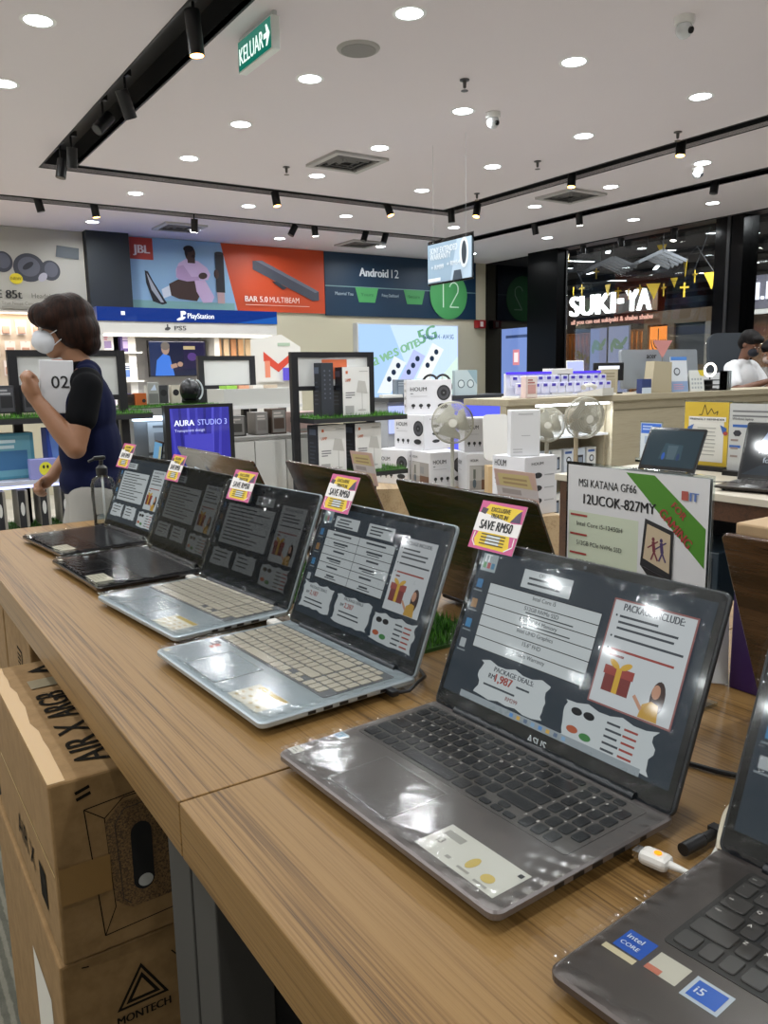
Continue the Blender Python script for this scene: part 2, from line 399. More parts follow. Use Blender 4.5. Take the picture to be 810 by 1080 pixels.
S = [(205, 35, 1.60, None, 4, 0, 'w', 'black track spotlight nearest the camera in the wide slot, warm lens glowing', .2),
     (133, 110, 1.60, None, 25, 30, None, 'black track spotlight midway along the wide slot, tilted and unlit', .16),
     (109, 130, 1.60, None, 45, 200, None, 'black track spotlight third along the wide slot, angled sideways', .15),
     (76, 166, 1.60, None, 15, 90, None, 'black track spotlight in the slot corner, right one of the pair', .14),
     (65, 178, 1.57, None, 12, 200, None, 'black track spotlight in the slot corner, left one of the pair', .14),
     (291, 210, None, 7.28, 10, -60, 'w', 'warm lit track spotlight below the ceiling vent', .13),
     (410, 221, None, 7.28, 20, -60, 'w', 'warm lit track spotlight right of the vent, before the slot corner', .13),
     (476, 227, 5.71, None, 4, 0, None, 'unlit black track spotlight at the slot corner above the hanging board', .15),
     (503, 222, 5.71, None, 15, 200, 'w', 'warm lit track spotlight just right of the slot corner', .13),
     (603, 190, 5.71, None, 8, 200, 'w', 'warm lit track spotlight below the right-hand square vent', .12),
     (718, 156, 5.71, None, 8, 200, 'w', 'warm lit track spotlight near the upper right end of the middle slot', .12),
     (41, 215, None, 8.7, 12, 0, None, 'unlit track spotlight in the rear slot above the earbuds banner', .15),
     (100, 221, None, 8.7, 8, 0, 'w', 'track spotlight in the rear slot above the dark pier', .15),
     (205, 238, None, 8.7, 10, 90, 'c', 'track spotlight in the rear slot above the seated figure banner', .14),
     (309, 243, None, 8.7, 30, 180, None, 'track spotlight in the rear slot above the orange banner, left one of two', .13),
     (332, 243, None, 8.7, 6, 0, 'c', 'track spotlight in the rear slot above the orange banner, right one of two', .13),
     (385, 248, None, 8.7, 20, 180, None, 'track spotlight in the rear slot above the navy banner, left one of two', .15),
     (406, 250, None, 8.7, 20, 180, None, 'track spotlight in the rear slot above the navy banner, right one of two', .15),
     (564, 240, 7.1, None, 15, 0, None, 'unlit track spotlight in the outer slot above the black glossy wall', .16),
     (611, 231, 7.1, None, 8, 0, 'c', 'lit track spotlight in the outer slot above the restaurant sign', .14),
     (754, 194, 7.1, None, 10, 180, None, 'unlit track spotlight in the outer slot left of the picture edge', .18),
     (615, 261, 8.8, None, 4, 0, None, 'track spotlight on the shop glass edge, left one of three', .16),
     (655, 254, 8.8, None, 4, 0, None, 'track spotlight on the shop glass edge, middle one of three', .16),
     (711, 246, 8.8, None, 8, 180, 'c', 'track spotlight on the shop glass edge, lit right one of three', .18)]
for px, py, X, Y, ti, az, lit, lab, L in S: spot(px, py, X, Y, ti, az, lit, lab, L=L, ztrk=CZ+.08 if (X or 0) < 8 else CZ-.012)

# vents, speaker, sprinklers, cameras
def vent(x, y, lab, w=.5):
    t = thing('ceiling_vent', lab, 'air vent', (x, y, CZ), 0, 'square ceiling air vents')
    f = MB()
    for k, s in ((0, w), (1, w*.8)): pass
    for sx, sy, dx, dy in ((-1, 0, .05, w), (1, 0, .05, w), (0, -1, w-.1, .05), (0, 1, w-.1, .05)):
        f.box((sx*(w/2-.025), sy*(w/2-.025), -.011), (dx, dy, .022), D('#b5b2b0', .6))
    f.build('frame', t)
    lv = MB(); g = w-.1
    for k in range(3):
        s = g*(1-.3*k); z = -.01
        for sx, sy, dx, dy, rot in ((-1, 0, .03, s, (0, .7, 0)), (1, 0, .03, s, (0, -.7, 0)), (0, -1, s, .03, (-.7, 0, 0)), (0, 1, s, .03, (.7, 0, 0))):
            lv.box((sx*(s/2-.02), sy*(s/2-.02), z), (dx, dy, .006), D('#6b6968', .6), rot)
    lv.build('louvres', t)
    MB().box((0, 0, -.002), (g, g, .003), D('#232325', .8)).build('backing', t)
vent(3.66, 5.98, 'square ceiling air vent in the middle of the ceiling, left of the warm spotlights')
vent(6.28, 5.98, 'square ceiling air vent beyond the middle slot, at the right')
vent(5.95, 9.45, 'square ceiling air vent close to the navy banner wall')
vent(3.45, 9.4, 'square ceiling air vent close to the seated figure banner')
t = thing('ceiling_speaker', 'round flush ceiling loudspeaker with grey mesh grille, alone ahead of the vent', 'speaker', (2.52, 3.97, CZ))
MB().lathe([(.0, -.012), (.1, -.012), (.112, -.008), (.118, 0)], D('#a9a6a3', .6), n=32).build('rim', t)
MB().lathe([(.0, -.0145), (.094, -.0145), (.096, -.011)], mottled('mesh grille', '#6f6c69', '#a19e9a', 500., .7, .5), n=32).build('grille', t)
for (px, py, lab) in ((490, 84, 'small fire sprinkler above the second row of downlights, right of centre'), (302, 176, 'small fire sprinkler left of the ceiling vent'),
                      (715, 139, 'small fire sprinkler beside the upper right slot'), (503, 204, 'small fire sprinkler by the slot corner'), (567, 170, 'small fire sprinkler left of the fifth row downlights')):
    p = atZ(px, py, CZ); t = thing('fire_sprinkler', lab, 'sprinkler', p, 0, 'ceiling fire sprinklers')
    MB().lathe([(.03, .004), (.03, -.006), (.012, -.01), (.01, -.045), (.004, -.05)], D('#5d5b5a', .35, .7), n=14).build('body', t)
    MB().lathe([(.004, -.06), (.022, -.062), (.022, -.065), (.004, -.066)], D('#5d5b5a', .35, .7), n=14).build('deflector', t)
for (px, py, lab) in ((722, 18, 'white dome security camera near the upper right of the ceiling'), (520, 119, 'white dome security camera right of the middle downlights'),
                      (736, 176, 'white dome security camera under the far right downlight')):
    p = atZ(px, py, CZ); t = thing('security_camera', lab, 'camera', p, 0, 'dome security cameras')
    MB().lathe([(.05, 0), (.05, -.025), (.045, -.035)], WHITE, n=24).build('mount', t)
    MB().ell((0, 0, -.06), (.042, .042, .042), D('#d9dde0', .2)).build('dome', t)
    MB().cyl((0, -.02, -.065), (.0, -.046, -.075), .016, BLACK, 16).build('lens', t)

# exit sign: green box hung under the ceiling, arrow to the right
t = thing('exit_sign', 'green hanging emergency exit sign with arrow under the ceiling', 'exit sign', (1.93, 3.985, CZ))
MB().b2((-.022, -.2, -.175), (.022, .2, -.02), D('#e4ebe8', .3), bev=.004).build('housing', t)
MB().b2((-.01, -.2, -.02), (.01, .2, 0), D('#c9cfd0', .4)).build('bracket', t)
a = Art((-.0225, .0, -.0975), (0, -1, 0), (0, 0, 1)); a.rect(-.192, -.07, .192, .07, EM('#1c8b76', .55)).up()
a.text('KELUAR', -.178, -.043, .115, EM('#e8fff4', 1.1), 'L', .012, width=.285)
a.up().poly([(.112, .012), (.145, .012), (.135, .048), (.152, .048), (.182, 0), (.152, -.048), (.135, -.048), (.145, -.012), (.112, -.012)], EM('#e8fff4', 1.1))
a.build('sign_face', t)
# clear board hung from the ceiling: extended warranty poster
t = thing('hanging_poster', 'bluish poster board in a clear sleeve hanging from the ceiling before the navy banner', 'poster', (4.0, 5.06, 0))
z0 = atX(474, 296, 4.0).z; z1 = atX(474, 254, 4.0).z; hh = z1-z0; zc = (z0+z1)/2
MB().b2((-.004, -.27, z0), (.004, .27, z1), D('#8fa3b5', .35)).build('board', t)
MB().b2((.006, -.285, z0-.015), (.008, .285, z1+.03), clear('poster sleeve', '#f4f8fa', .06, .05, .25)).build('clear_sleeve', t)
a = Art((-.0042, 0, zc), (0, -1, 0), (0, 0, 1), .0006)
a.rect(-.27, -hh/2, .27, hh/2, D('#93abc0', .4)).up().poly([(.02, -hh/2), (.27, -hh/2), (.27, hh/2), (.1, hh/2)], D('#b4c8da', .4)).up()
wt = D('#e8eef2', .4)
a.text('SONY EXTENDED', -.235, hh*.25, .065, wt, 'L', .01, width=.34).text('WARRANTY', -.235, hh*.09, .065, wt, 'L', .01, width=.26)
a.text('+ RM99', -.22, -hh*.16, .05, wt, 'L', .008).text('+ RM54', -.02, -hh*.13, .05, wt, 'L', .008)
a.up().up().rect(-.26, -hh*.47, -.1, -hh*.38, wt).poly([(.05, -.15), (.17, -.15), (.15, -.08), (.07, -.08)], D('#3a4654', .4)).ell(.19, .04, .055, .11, D('#dfe6ec', .4)).ell(.19, .04, .03, .085, D('#26303c', .4))
a.build('poster_print', t)
w = MB(); w.cyl((0, -.2, z1), (0, -.2, CZ), .0012, D('#9a9a9a', .4), 6); w.cyl((0, .2, z1), (0, .2, CZ), .0012, D('#9a9a9a', .4), 6); w.build('hanging_wire', t)
# ================================================================ the near display tables and what stands on them
TT = .905
M_wood = wood('grey oak laminate', ('#4a351a', '#7a5b31', '#8a6b3f'), (130., 1.1, 130.), .45, .0, .3)
M_woodd = wood('grey oak laminate edge', ('#4a3a26', '#6a553c', '#7a654c'))
M_panel = D('#383633', .6)
def table(label, y0, y1, ylegs):
    t = thing('display_table', label, 'display table', (.25, y0, 0), 0, 'near display tables')
    L = y1-y0; W = 1.15
    MB().b2((0, .0012, TT-.065), (W, L-.0012, TT), M_wood, bev=.0015).build('table_top', t)
    for (a, b) in ylegs:
        MB().b2((.008, a-y0, 0), (.07, b-y0, TT-.0655), M_panel, bev=.002).build('leg', t)
    [MB().b2((.071, q[0]-y0+.01, .0), (W-.03, q[1]-y0-.01, TT-.066), D('#0a0a0b', .8)).build('end_panel', t) for q in ylegs]; MB().b2((.55, .2, .05), (.57, L-.2, TT-.066), D('#0c0c0d', .8)).build('back_panel', t)  # near-black end panels added to keep the void under the table dark
    return t
table('near oak laminate display table carrying the two grey laptops, seam at its far end', -.75, .785, ((.715, .782), (-.70, -.63)))
table('far oak laminate display table carrying the silver and black laptops, cartons beneath', .785, 2.66, ((.788, .86), (2.56, 2.63)))

# artificial grass strip down the middle: blades nobody could count
def grass_mat(w, l, n, hgt=.022, seed=1):
    rnd = random.Random(seed); cols = [D('#3f7a1d', .7), D('#58962a', .7), D('#2f5f18', .7)]; mb = MB()
    mb.box((0, 0, .003), (w, l, .006), D('#2c4d18', .9))
    for i in range(n):
        x, y = rnd.uniform(-w/2, w/2), rnd.uniform(-l/2, l/2); a = rnd.uniform(0, 2*PI); h = hgt*rnd.uniform(.6, 1.3)
        dx, dy = math.cos(a), math.sin(a); ln = rnd.uniform(.0, .012); b = .0016*max(1, hgt/.022)
        mb.add([(x-dy*b, y+dx*b, .005), (x+dy*b, y-dx*b, .005), (x+dx*ln, y+dy*ln, h)], [(0, 1, 2)], cols[i % 3])
    return mb
o = grass_mat(.17, 1.4, 10000, .022).build('artificial_grass'); o.location = (.785, 1.70, TT)
tag(o, 'strip of green artificial grass between the two rows of laptops', 'grass', kind='stuff')

# ---------------------------------------------------------------- laptops
M_film = clear('shrink film', '#f8faf9', .0, .04, .035, 1.3); M_film2 = clear('loose shrink film', '#f8faf9', .0, .13, .05, 1.3)
_km = {}
def key_mesh(w, d, mat):
    k = (round(w, 4), round(d, 4), mat.name)
    if k not in _km:
        mb = MB().slab(w, d, .0019, .0026, mat, n=3, edge=.0006)
        o = mb.build('key'); _km[k] = o.data; bpy.data.objects.remove(o)
    return _km[k]
def keyboard(root, x0, x1, y0, y1, z, deck, keymat, legend=None, numpad=True):
    tray = MB().slab(x1-x0+.006, y1-y0+.006, .0008, .004, deck, c=((x0+x1)/2, (y0+y1)/2, z-.0003), n=3).build('keyboard', root)
    tot = 18.9 if numpad else 15.
    u = (x1-x0)/tot; rp = (y1-y0)/5.62; g = .0036 if keymat.name != 'surface #c9bfae' else .0024
    rowsx = [[1]*15, [1]*13+[2], [1.5]+[1]*12+[1.5], [1.75]+[1]*11+[2.25], [2.25]+[1]*10+[2.75], [1.25, 1, 1, 1.25, 5, 1.25, 1.25]]
    chars = [['esc'], list('`1234567890-='), ['tab']+list('QWERTYUIOP[]\\'), ['caps']+list("ASDFGHJKL;'"), ['']+list('ZXCVBNM,./'), []]
    if legend: art = Art((0, 0, z+.0021), (1, 0, 0), (0, 1, 0), .0001)
    yt = y1
    for ri, row in enumerate(rowsx):
        h = rp*.62 if ri == 0 else rp
        yc = yt-h/2; x = x0
        cells = []
        for ci, w in enumerate(row):
            cells.append((x+w*u/2, yc, w*u-g, h-g, chars[ri][ci] if ci < len(chars[ri]) else '')); x += w*u
        if ri == 5:
            for k in range(3):
                cells.append((x0+12*u+u*(k+.5), yc-h*.25, u-g, h*.5-g*.5, ''))
            cells.append((x0+12*u+u*1.5, yc+h*.25, u-g, h*.5-g*.5, ''))
        if numpad:
            nx = x0+15.15*u; nw = 3.75*u/4
            for k in range(4 if ri not in (0, 5) else 3):
                cells.append((nx+nw*(k+.5), yc, nw-g, h-g, '789/456*123-0.+='[(max(ri-1, 0) % 4)*4+k] if ri else ''))
        for (cx, cy, w, d, chx) in cells:
            o = bpy.data.objects.new('key', key_mesh(w, d, keymat)); COL.objects.link(o); o.parent = tray; o.location = (cx, cy, z+.0001)
            if legend and chx: art.text(chx, cx-w*.32, cy-.001, .0052 if len(chx) == 1 else .003, legend, 'L', .004)
        yt -= h
    if legend: art.build('key_legends', tray)
    return tray
def film_sheet(w, h, seed, amp=.0016, nx=26, ny=18, edge=.004):
    """loose clear film: a grid with creases running out of the corners"""
    rnd = random.Random(seed); mb = MB(); vs = []
    ph = [(rnd.uniform(-60, 60), rnd.uniform(-60, 60), rnd.uniform(0, 6), rnd.uniform(.3, 1)) for _ in range(9)]
    for j in range(ny+1):
        for i in range(nx+1):
            x, y = (i/nx-.5)*w, (j/ny-.5)*h
            e = min(min(i, nx-i)/nx*w, min(j, ny-j)/ny*h)
            z = sum(a*max(0, 1-abs(math.sin(kx*x+ky*y+p))*9) for kx, ky, p, a in ph)*amp*.22*(.3+.7*math.exp(-e*16))
            z += amp*2.2*math.exp(-e/edge*.45)*abs(math.sin(210*x+90*y+seed))*abs(math.sin(65*x-170*y))
            vs.append((x, y, z))
    fs = [[j*(nx+1)+i, j*(nx+1)+i+1, (j+1)*(nx+1)+i+1, (j+1)*(nx+1)+i] for j in range(ny) for i in range(nx)]
    return mb, vs, fs
S_PAN = '#c3ccd0'
def screen_offer(a, W, Hh, variant, br):
    """price sheet shown on the laptop screens"""
    bg = EM('#37424d', br*.8); pan = EM('#c2c9cc', br); ink = EM('#4a525a', br*.7); dk = EM('#20262c', br*.6); red = EM('#a04a44', br*.85); red2 = EM('#7e3a38', br*.85)
    def X(f): return (f-.5)*W
    def Y(f): return (.5-f)*Hh
    def R(u0, v0, u1, v1, m): a.rect(X(u0), Y(v1), X(u1), Y(v0), m)
    R(0, 0, 1, 1, bg); a.up()
    R(.015, .03, .095, .15, EM('#9aa7ac', br)); a.up()
    for k, c in enumerate(('#5d8f63', '#a8545a', '#4f7fa0')): R(.025+.022*k, .09, .042+.022*k, .13, EM(c, br))
    a.text('IT', X(.03), Y(.085), .014, EM('#e6ecee', br), 'L', .02)
    for k, c in enumerate(('#4e86b8', '#a07a50', '#4b8ec0', '#b8c0c4')):
        R(.02, .21+.14*k, .05, .27+.14*k, EM(c, br*.8)); R(.012, .285+.14*k, .058, .295+.14*k, EM('#8f989e', br*.8))
    def bars(u0, v0, u1, n, step, th, m, seed):
        rnd = random.Random(seed)
        for i in range(n): e = u0+(u1-u0)*rnd.uniform(.55, 1); R(u0, v0+i*step, e, v0+i*step+th, m)
    def rough(u0, v0, u1, v1, seed):
        rnd = random.Random(seed); P = []
        for i in range(9): P.append((X(u0+(u1-u0)*i/8), Y(v0+(v1-v0)*(.02+.09*abs(math.sin(i*2.1+seed))))))
        for i in range(7): P.append((X(u1-(u1-u0)*.05*rnd.random()), Y(v0+(v1-v0)*(.15+.7*i/6))))
        for i in range(9): P.append((X(u1-(u1-u0)*i/8), Y(v1-(v1-v0)*(.02+.08*rnd.random()))))
        for i in range(7): P.append((X(u0+(u1-u0)*.05*rnd.random()), Y(v1-(v1-v0)*(.15+.7*i/6))))
        a.poly(P, pan)
    if variant == 'six':
        R(.24, .07, .47, .19, pan); R(.09, .215, .62, .66, dk); a.up()
        bars(.27, .115, .46, 2, .036, .014, ink, 3); a.text('OFFER', X(.315), Y(.103), .0065, ink, 'L', .01)
        lines = ['Intel Core i5', '512GB NVMe SSD', '8GB DDR4 Memory', 'Intel UHD Graphics', '15.6" FHD', '2 Years Warranty']
        for k in range(6):
            v = .22+.0735*k; R(.092, v, .618, v+.068, pan)
        a.up()
        for k in range(6):
            v = .22+.0735*k; a.text(lines[k], X(.37), Y(v+.035), .0072, ink, 'C', .01)
            if k in (1, 2): R(.30, v+.044, .52, v+.052, ink)
        rough(.16, .70, .50, .955, 1); rough(.575, .73, .93, .99, 2); a.up()
        a.text('PACKAGE DEALS:', X(.33), Y(.765), .0085, ink, 'C', .02)
        a.text('RM', X(.215), Y(.815), .0085, ink, 'L', .02); a.text('1,987', X(.25), Y(.825), .014, red, 'L', .03)
        bars(.355, .80, .45, 1, .03, .012, ink, 3); bars(.2, .855, .44, 1, .04, .012, ink, 4); a.text('RM299', X(.35), Y(.91), .007, red2, 'C', .01)
        R(.10, .955, .90, .998, EM('#8e999e', br))
        a.up()
        for k in range(8): R(.36+.034*k, .965, .376+.034*k, .988, EM(('#4f86c0', '#c3a04e', '#5b6d84', '#7aa0c0')[k % 4], br))
    elif variant == 'grid':
        R(.13, .07, .34, .17, pan); R(.42, .07, .63, .18, pan); R(.085, .205, .67, .655, dk); a.up()
        for u in (.15, .44): bars(u, .09, u+.17, 3, .028, .012, ink, int(u*50))
        for k in range(6):
            v = .21+.0735*k
            for u0 in (.088, .379): R(u0, v, u0+.288, v+.068, pan)
        a.up()
        for k in range(6):
            v = .21+.0735*k
            for u0 in (.088, .379):
                R(u0+.06+.02*(k % 3), v+.02, u0+.22-.01*k, v+.036, ink)
                if k % 2: R(u0+.09, v+.044, u0+.19, v+.052, ink)
        rough(.02, .69, .30, .95, 3); rough(.33, .70, .63, .965, 4); rough(.655, .73, .97, .985, 2); a.up()
        for u, n in ((.16, '2,187'), (.48, '2,287')):
            a.text('PACKAGE DEALS:', X(u), Y(.755), .007, ink, 'C', .02); a.text('RM', X(u-.1), Y(.81), .007, ink, 'L', .02); a.text(n, X(u-.065), Y(.815), .0115, red, 'L', .02)
            bars(u-.1, .85, u+.1, 2, .035, .012, ink, 5)
    else:
        R(.13, .07, .33, .16, pan); R(.40, .07, .60, .17, pan) if variant != 'text' else None; R(.085, .205, .64, .66, pan); a.up()
        for u in (.15, .42): bars(u, .09, u+.15, 2, .03, .012, ink, int(u*40)) if (u < .2 or variant != 'text') else None
        bars(.12, .235, .61, 10, .041, .013, ink, 8)
        for k, u in enumerate((.05, .34)): rough(u, .71, u+.25, .93, 5+k)
        rough(.655, .73, .95, .985, 2); a.up(); bars(.09, .76, .25, 3, .045, .014, ink, 2); bars(.38, .76, .54, 3, .045, .014, ink, 3)
    # side panel: what the package includes
    u0, u1 = (.66, .955) if variant == 'six' else (.70, .955)
    R(u0-.006, .105, u1+.006, .715, EM('#8a5a58', br)) if variant == 'six' else None; a.up()
    R(u0, .115, u1, .705, pan); a.up()
    a.text('PACKAGE INCLUDE:', X((u0+u1)/2), Y(.165), .011 if variant == 'six' else .008, ink, 'C', .02, width=(u1-u0)*W*.74)
    bars(u0+.03, .195, u1-.03, 3, .034, .013, ink, 1); bars(u0+.03, .315, u1-.01, 1, .03, .013, ink, 2); bars(u0+.03, .385, u1-.03, 1, .03, .013, red, 2); bars(u0+.03, .418, u1-.18, 1, .03, .013, red2, 3)
    for v in (.2, .32, .39): a.ell(X(u0+.018), Y(v), .0013, .0013, ink, 8)
    gx = u0+(u1-u0)*.28
    R(gx-.05, .50, gx+.05, .63, red2); R(gx-.056, .485, gx+.056, .535, red); a.up(); R(gx-.01, .485, gx+.01, .63, EM('#c8a23c', br))
    a.ell(X(gx-.022), Y(.47), .0075, .0034, EM('#c8a23c', br), 14, -.5); a.ell(X(gx+.022), Y(.47), .0075, .0034, EM('#c8a23c', br), 14, .5)
    wx = u0+(u1-u0)*.78
    a.ell(X(wx+.004), Y(.575), .0085, .0175, EM('#3a2c2a', br), 16); a.up(); a.ell(X(wx-.004), Y(.545), .005, .0075, EM('#b98d74', br), 16)
    a.poly([(X(wx-.045), Y(.702)), (X(wx-.04), Y(.63)), (X(wx-.012), Y(.60)), (X(wx+.014), Y(.61)), (X(wx+.022), Y(.702))], EM('#b8923e', br)); a.up()
    a.line((X(wx-.04), Y(.66)), (X(wx-.075), Y(.60)), .004, EM('#b98d74', br))
    # glasses and accessory list bottom right
    b0 = .60 if variant == 'six' else .675
    for k in (0, 1): a.ell(X(b0+.03+.05*k), Y(.80), .0075, .0042, dk, 16)
    a.ell(X(b0+.03), Y(.905), .008, .004, EM('#a4573c', br), 14); a.ell(X(b0+.085), Y(.92), .008, .004, EM('#3f7a45', br), 14)
    for k in range(5): R(b0+.15, .785+.037*k, b0+.20+.01*(k % 2), .797+.037*k, ink); R(b0+.215, .785+.037*k, b0+.265, .797+.037*k, red)
def laptop(label, loc, a_deg, w=.36, d=.24, lid_h=.226, tilt=22., deck='#77726f', keyc='#2c2c2e', lidc='#3f4144', bez='#22262a', screen='six', br=.62,
           kb=None, keys=True, legend=None, pad=None, facing=1, film=True, seed=1, group='wrapped laptops on the near tables', th=.0165, glossdeck=False, closed_back=None, name='laptop', logo=None, stickers=None, ports=True):
    rz = math.radians(-90+a_deg) if facing > 0 else math.radians(90+a_deg)
    t = thing(name, label, 'laptop', (loc[0], loc[1], loc[2] if len(loc) > 2 else TT), rz, group)
    M_d = D(deck, .34, .55, .0) if not glossdeck else D(deck, .16, .0, .6); z = .0035+th
    base = MB().slab(w, d, .0095, .011, M_d, c=(0, d/2, z-.0095), n=5, edge=.002); base.slab(w-.026, d-.03, .0045, .02, D('#1d1d20', .6), c=(0, d/2, z-.0138), n=5)
    base.build('base', t)
    ft = MB()
    for sx in (-1, 1):
        for y in (.025, d-.03): ft.cyl((sx*(w/2-.03), y, 0), (sx*(w/2-.03), y, z-.0135), .006, BLACK, 10)
    ft.build('rubber_feet', t)
    if kb is None: kb = (-.165, .157, .108, .222)
    if keys:
        keyboard(t, *kb, z, D({'#c9bfae': '#64666a', '#29292b': '#57524f'}.get(keyc, '#2e2b29'), .5), D(keyc, .42, 0, 0), legend, True)
    else:
        MB().slab(kb[1]-kb[0], kb[3]-kb[2], .001, .004, D('#1b1b1e', .3), c=((kb[0]+kb[1])/2, (kb[2]+kb[3])/2, z-.0002)).build('keyboard', t)
    if pad is None: pad = (-.091, .014, .014, .092)
    MB().slab(pad[1]-pad[0], pad[3]-pad[2], .0006, .004, D(deck, .22, .4), c=((pad[0]+pad[1])/2, (pad[2]+pad[3])/2, z-.0002)).build('trackpad', t)
    rim = MB(); x0, x1, y0, y1 = pad; rm = D('#b7b3b0' if not glossdeck else '#55565a', .3, .7)
    for (p, q) in (((x0, y0), (x1, y0)), ((x1, y0), (x1, y1)), ((x1, y1), (x0, y1)), ((x0, y1), (x0, y0))):
        rim.box(((p[0]+q[0])/2, (p[1]+q[1])/2, z+.0004), (abs(q[0]-p[0])+.0007, abs(q[1]-p[1])+.0007, .0003), rm)
    rim.build('trackpad_rim', t)
    if stickers: stickers(t, z)
    if ports:
        for y, l in ((.075, .012), (.1, .014), (.125, .014), (.155, .016), (.19, .009)):
            MB().box((w/2-.0007, y, z-.0052), (.002, l, .0042), BLACK).build('port', t)
    # lid, hinged at the back edge
    s, c = math.sin(math.radians(tilt)), math.cos(math.radians(tilt)); up = Vector((0, s, c)); nrm = Vector((0, -c, s)); org = Vector((0, d-.007, z-.002))
    M = Matrix((( 1, 0, 0, org.x), (0, up.y, nrm.y, org.y), (0, up.z, nrm.z, org.z), (0, 0, 0, 1)))
    MB().slab(w, lid_h, .0055, .009, closed_back or D(lidc, .35, .4), c=(0, lid_h/2, -.0055), n=5, edge=.001, M=M).build('lid', t)
    hg = MB().cyl((-w*.38, d-.006, z+.001), (w*.38, d-.006, z+.001), .006, D(bez, .4), 12); hg.build('hinge', t)
    if screen:
        MB().slab(w-.006, lid_h-.004, .0012, .007, D(bez, .12, 0, .5), c=(0, lid_h/2, -.0002), n=5, M=M).build('bezel', t)
        bl, bs, bt = .021, .0075, .010
        sw, sh = w-.006-2*bs, lid_h-.004-bl-bt; ctr = org + up*(bl+.002+sh/2) + nrm*.0012
        a = Art(ctr, (1, 0, 0), up, .00012); 
        if callable(screen): screen(a, sw, sh, br)
        else: screen_offer(a, sw, sh, screen, br)
        a.build('screen', t)
        wc = Art(org+up*(lid_h-.0075)+nrm*.0011, (1, 0, 0), up, .0002); wc.ell(0, 0, .0022, .0022, D('#6a7076', .1), 14); wc.build('webcam', t)
        if logo:
            lg = Art(org+up*.0065+nrm*.0011, (1, 0, 0), up, .0002); lg.text(logo, 0, 0, .0125, D('#cfd4d8', .3), 'C', .02); lg.build('logo', t)
    if film and screen:
        mb, vs, fs = film_sheet(w+.004, lid_h-.006, seed, .0022, 64, 40)
        M2 = M @ Matrix.Translation((0, lid_h/2+.004, .0028)); mb.add(vs, fs, M_film, True, M2); mb.build('screen_film', t)
    if film:
        mb, vs, fs = film_sheet(w+.002, d-.02, seed+5, .0017, 72, 50)
        mb.add(vs, fs, M_film2, True, Matrix.Translation((0, d/2-.006, z+.0028))); mb.build('deck_film', t)
    return t
def stick_grey(t, z):
    a = Art((0, 0, z), (1, 0, 0), (0, 1, 0), .0002); p = D('#d9d6cc', .4)
    a.rect(.06, .013, .163, .06, p); a.up(); a.rect(.066, .043, .09, .052, D('#a7a49c', .5)).rect(.094, .02, .10, .024, D('#a7a49c', .5)); a.ell(.118, .033, .005, .009, D('#d2b765', .5)).ell(.142, .028, .007, .006, D('#d2b765', .5))
    a.text('i3', .07, .03, .012, D('#8e8b84', .5), 'L', .0).rect(.112, .018, .127, .021, D('#a7a49c', .5)).rect(.135, .016, .151, .019, D('#a7a49c', .5)).rect(.155, .05, .16, .055, INK)
    a.build('spec_sticker', t)
    a = Art((0, 0, z), (1, 0, 0), (0, 1, 0), .0002); a.rect(-.178, .013, -.162, .027, p); a.up(); a.rect(-.176, .017, -.164, .018, INK).rect(-.176, .021, -.168, .022, INK); a.build('label_sticker', t)
    a = Art((0, 0, z), (1, 0, 0), (0, 1, 0), .0002); a.rect(-.177, .074, -.160, .088, D('#c8d8e2', .3)); a.up(); a.rect(-.1755, .0755, -.1615, .0865, D('#7fa3bb', .3)); a.up(); a.text('i3', -.1735, .078, .008, D('#eef4f8', .3), 'L', .02); a.build('processor_sticker', t)
def stick_silver(t, z):
    a = Art((0, 0, z), (1, 0, 0), (0, 1, 0), .0002); p = D('#ddd8c8', .4)
    a.rect(.06, .012, .145, .062, p); a.up(); a.rect(.108, .012, .145, .062, p).rect(.072, .052, .143, .061, D('#b79c3f', .45))
    for i in range(4):
        for j in range(3): a.ell(.071+.02*i, .021+.0105*j, .005, .0028, D('#cbb78a', .5), 12)
    a.build('spec_sticker', t)
    a = Art((0, 0, z), (1, 0, 0), (0, 1, 0), .0002); a.rect(-.172, .010, -.158, .02, p); a.build('label_sticker', t)
def stick_silver_red(t, z):
    stick_silver(t, z)
    a = Art((0, 0, z), (1, 0, 0), (0, 1, 0), .0002); a.rect(-.155, .082, -.139, .099, D('#35353a', .4)).rect(-.140, .074, -.128, .092, D('#b23a30', .4)); a.up(); a.rect(-.152, .086, -.144, .09, D('#d8d5d0', .4)).rect(-.137, .08, -.131, .084, D('#e4d8d0', .4)); a.build('processor_sticker', t)
def stick_black(t, z):
    a = Art((0, 0, z), (1, 0, 0), (0, 1, 0), .0002); a.rect(.05, .012, .125, .052, D('#ddd6c0', .4)); a.up().bars(.056, .046, .12, 4, .009, .002, D('#aaa392', .5), 3); a.build('spec_sticker', t)
    a = Art((0, 0, z), (1, 0, 0), (0, 1, 0), .0002); a.rect(-.165, .011, -.148, .021, D('#ddd8c8', .4)).rect(-.157, .07, -.14, .08, D('#aab4bc', .4)); a.build('label_sticker', t)
def stick_blue(t, z):
    a = Art((0, 0, z), (1, 0, 0), (0, 1, 0), .0002)
    a.rect(-.165, .058, -.141, .082, D('#1d56b8', .3)).rect(-.169, .05, -.142, .056, D('#d8c9a4', .4)).rect(-.136, .055, -.111, .078, D('#cfc8b8', .35)).rect(-.106, .052, -.078, .077, D('#c4cdd6', .35)); a.up()
    a.rect(-.136, .055, -.124, .061, D('#c9745c', .35)).rect(-.103, .055, -.081, .074, D('#1f5fc4', .3)); a.up()
    a.text('intel', -.162, .072, .008, D('#dfe9f6', .3), 'L', .01).text('CORE', -.162, .063, .006, D('#dfe9f6', .3), 'L', .01).text('i5', -.100, .060, .011, D('#dfe9f6', .3), 'L', .01)
    a.build('processor_stickers', t)
LEG = D('#c7c4bd', .5)
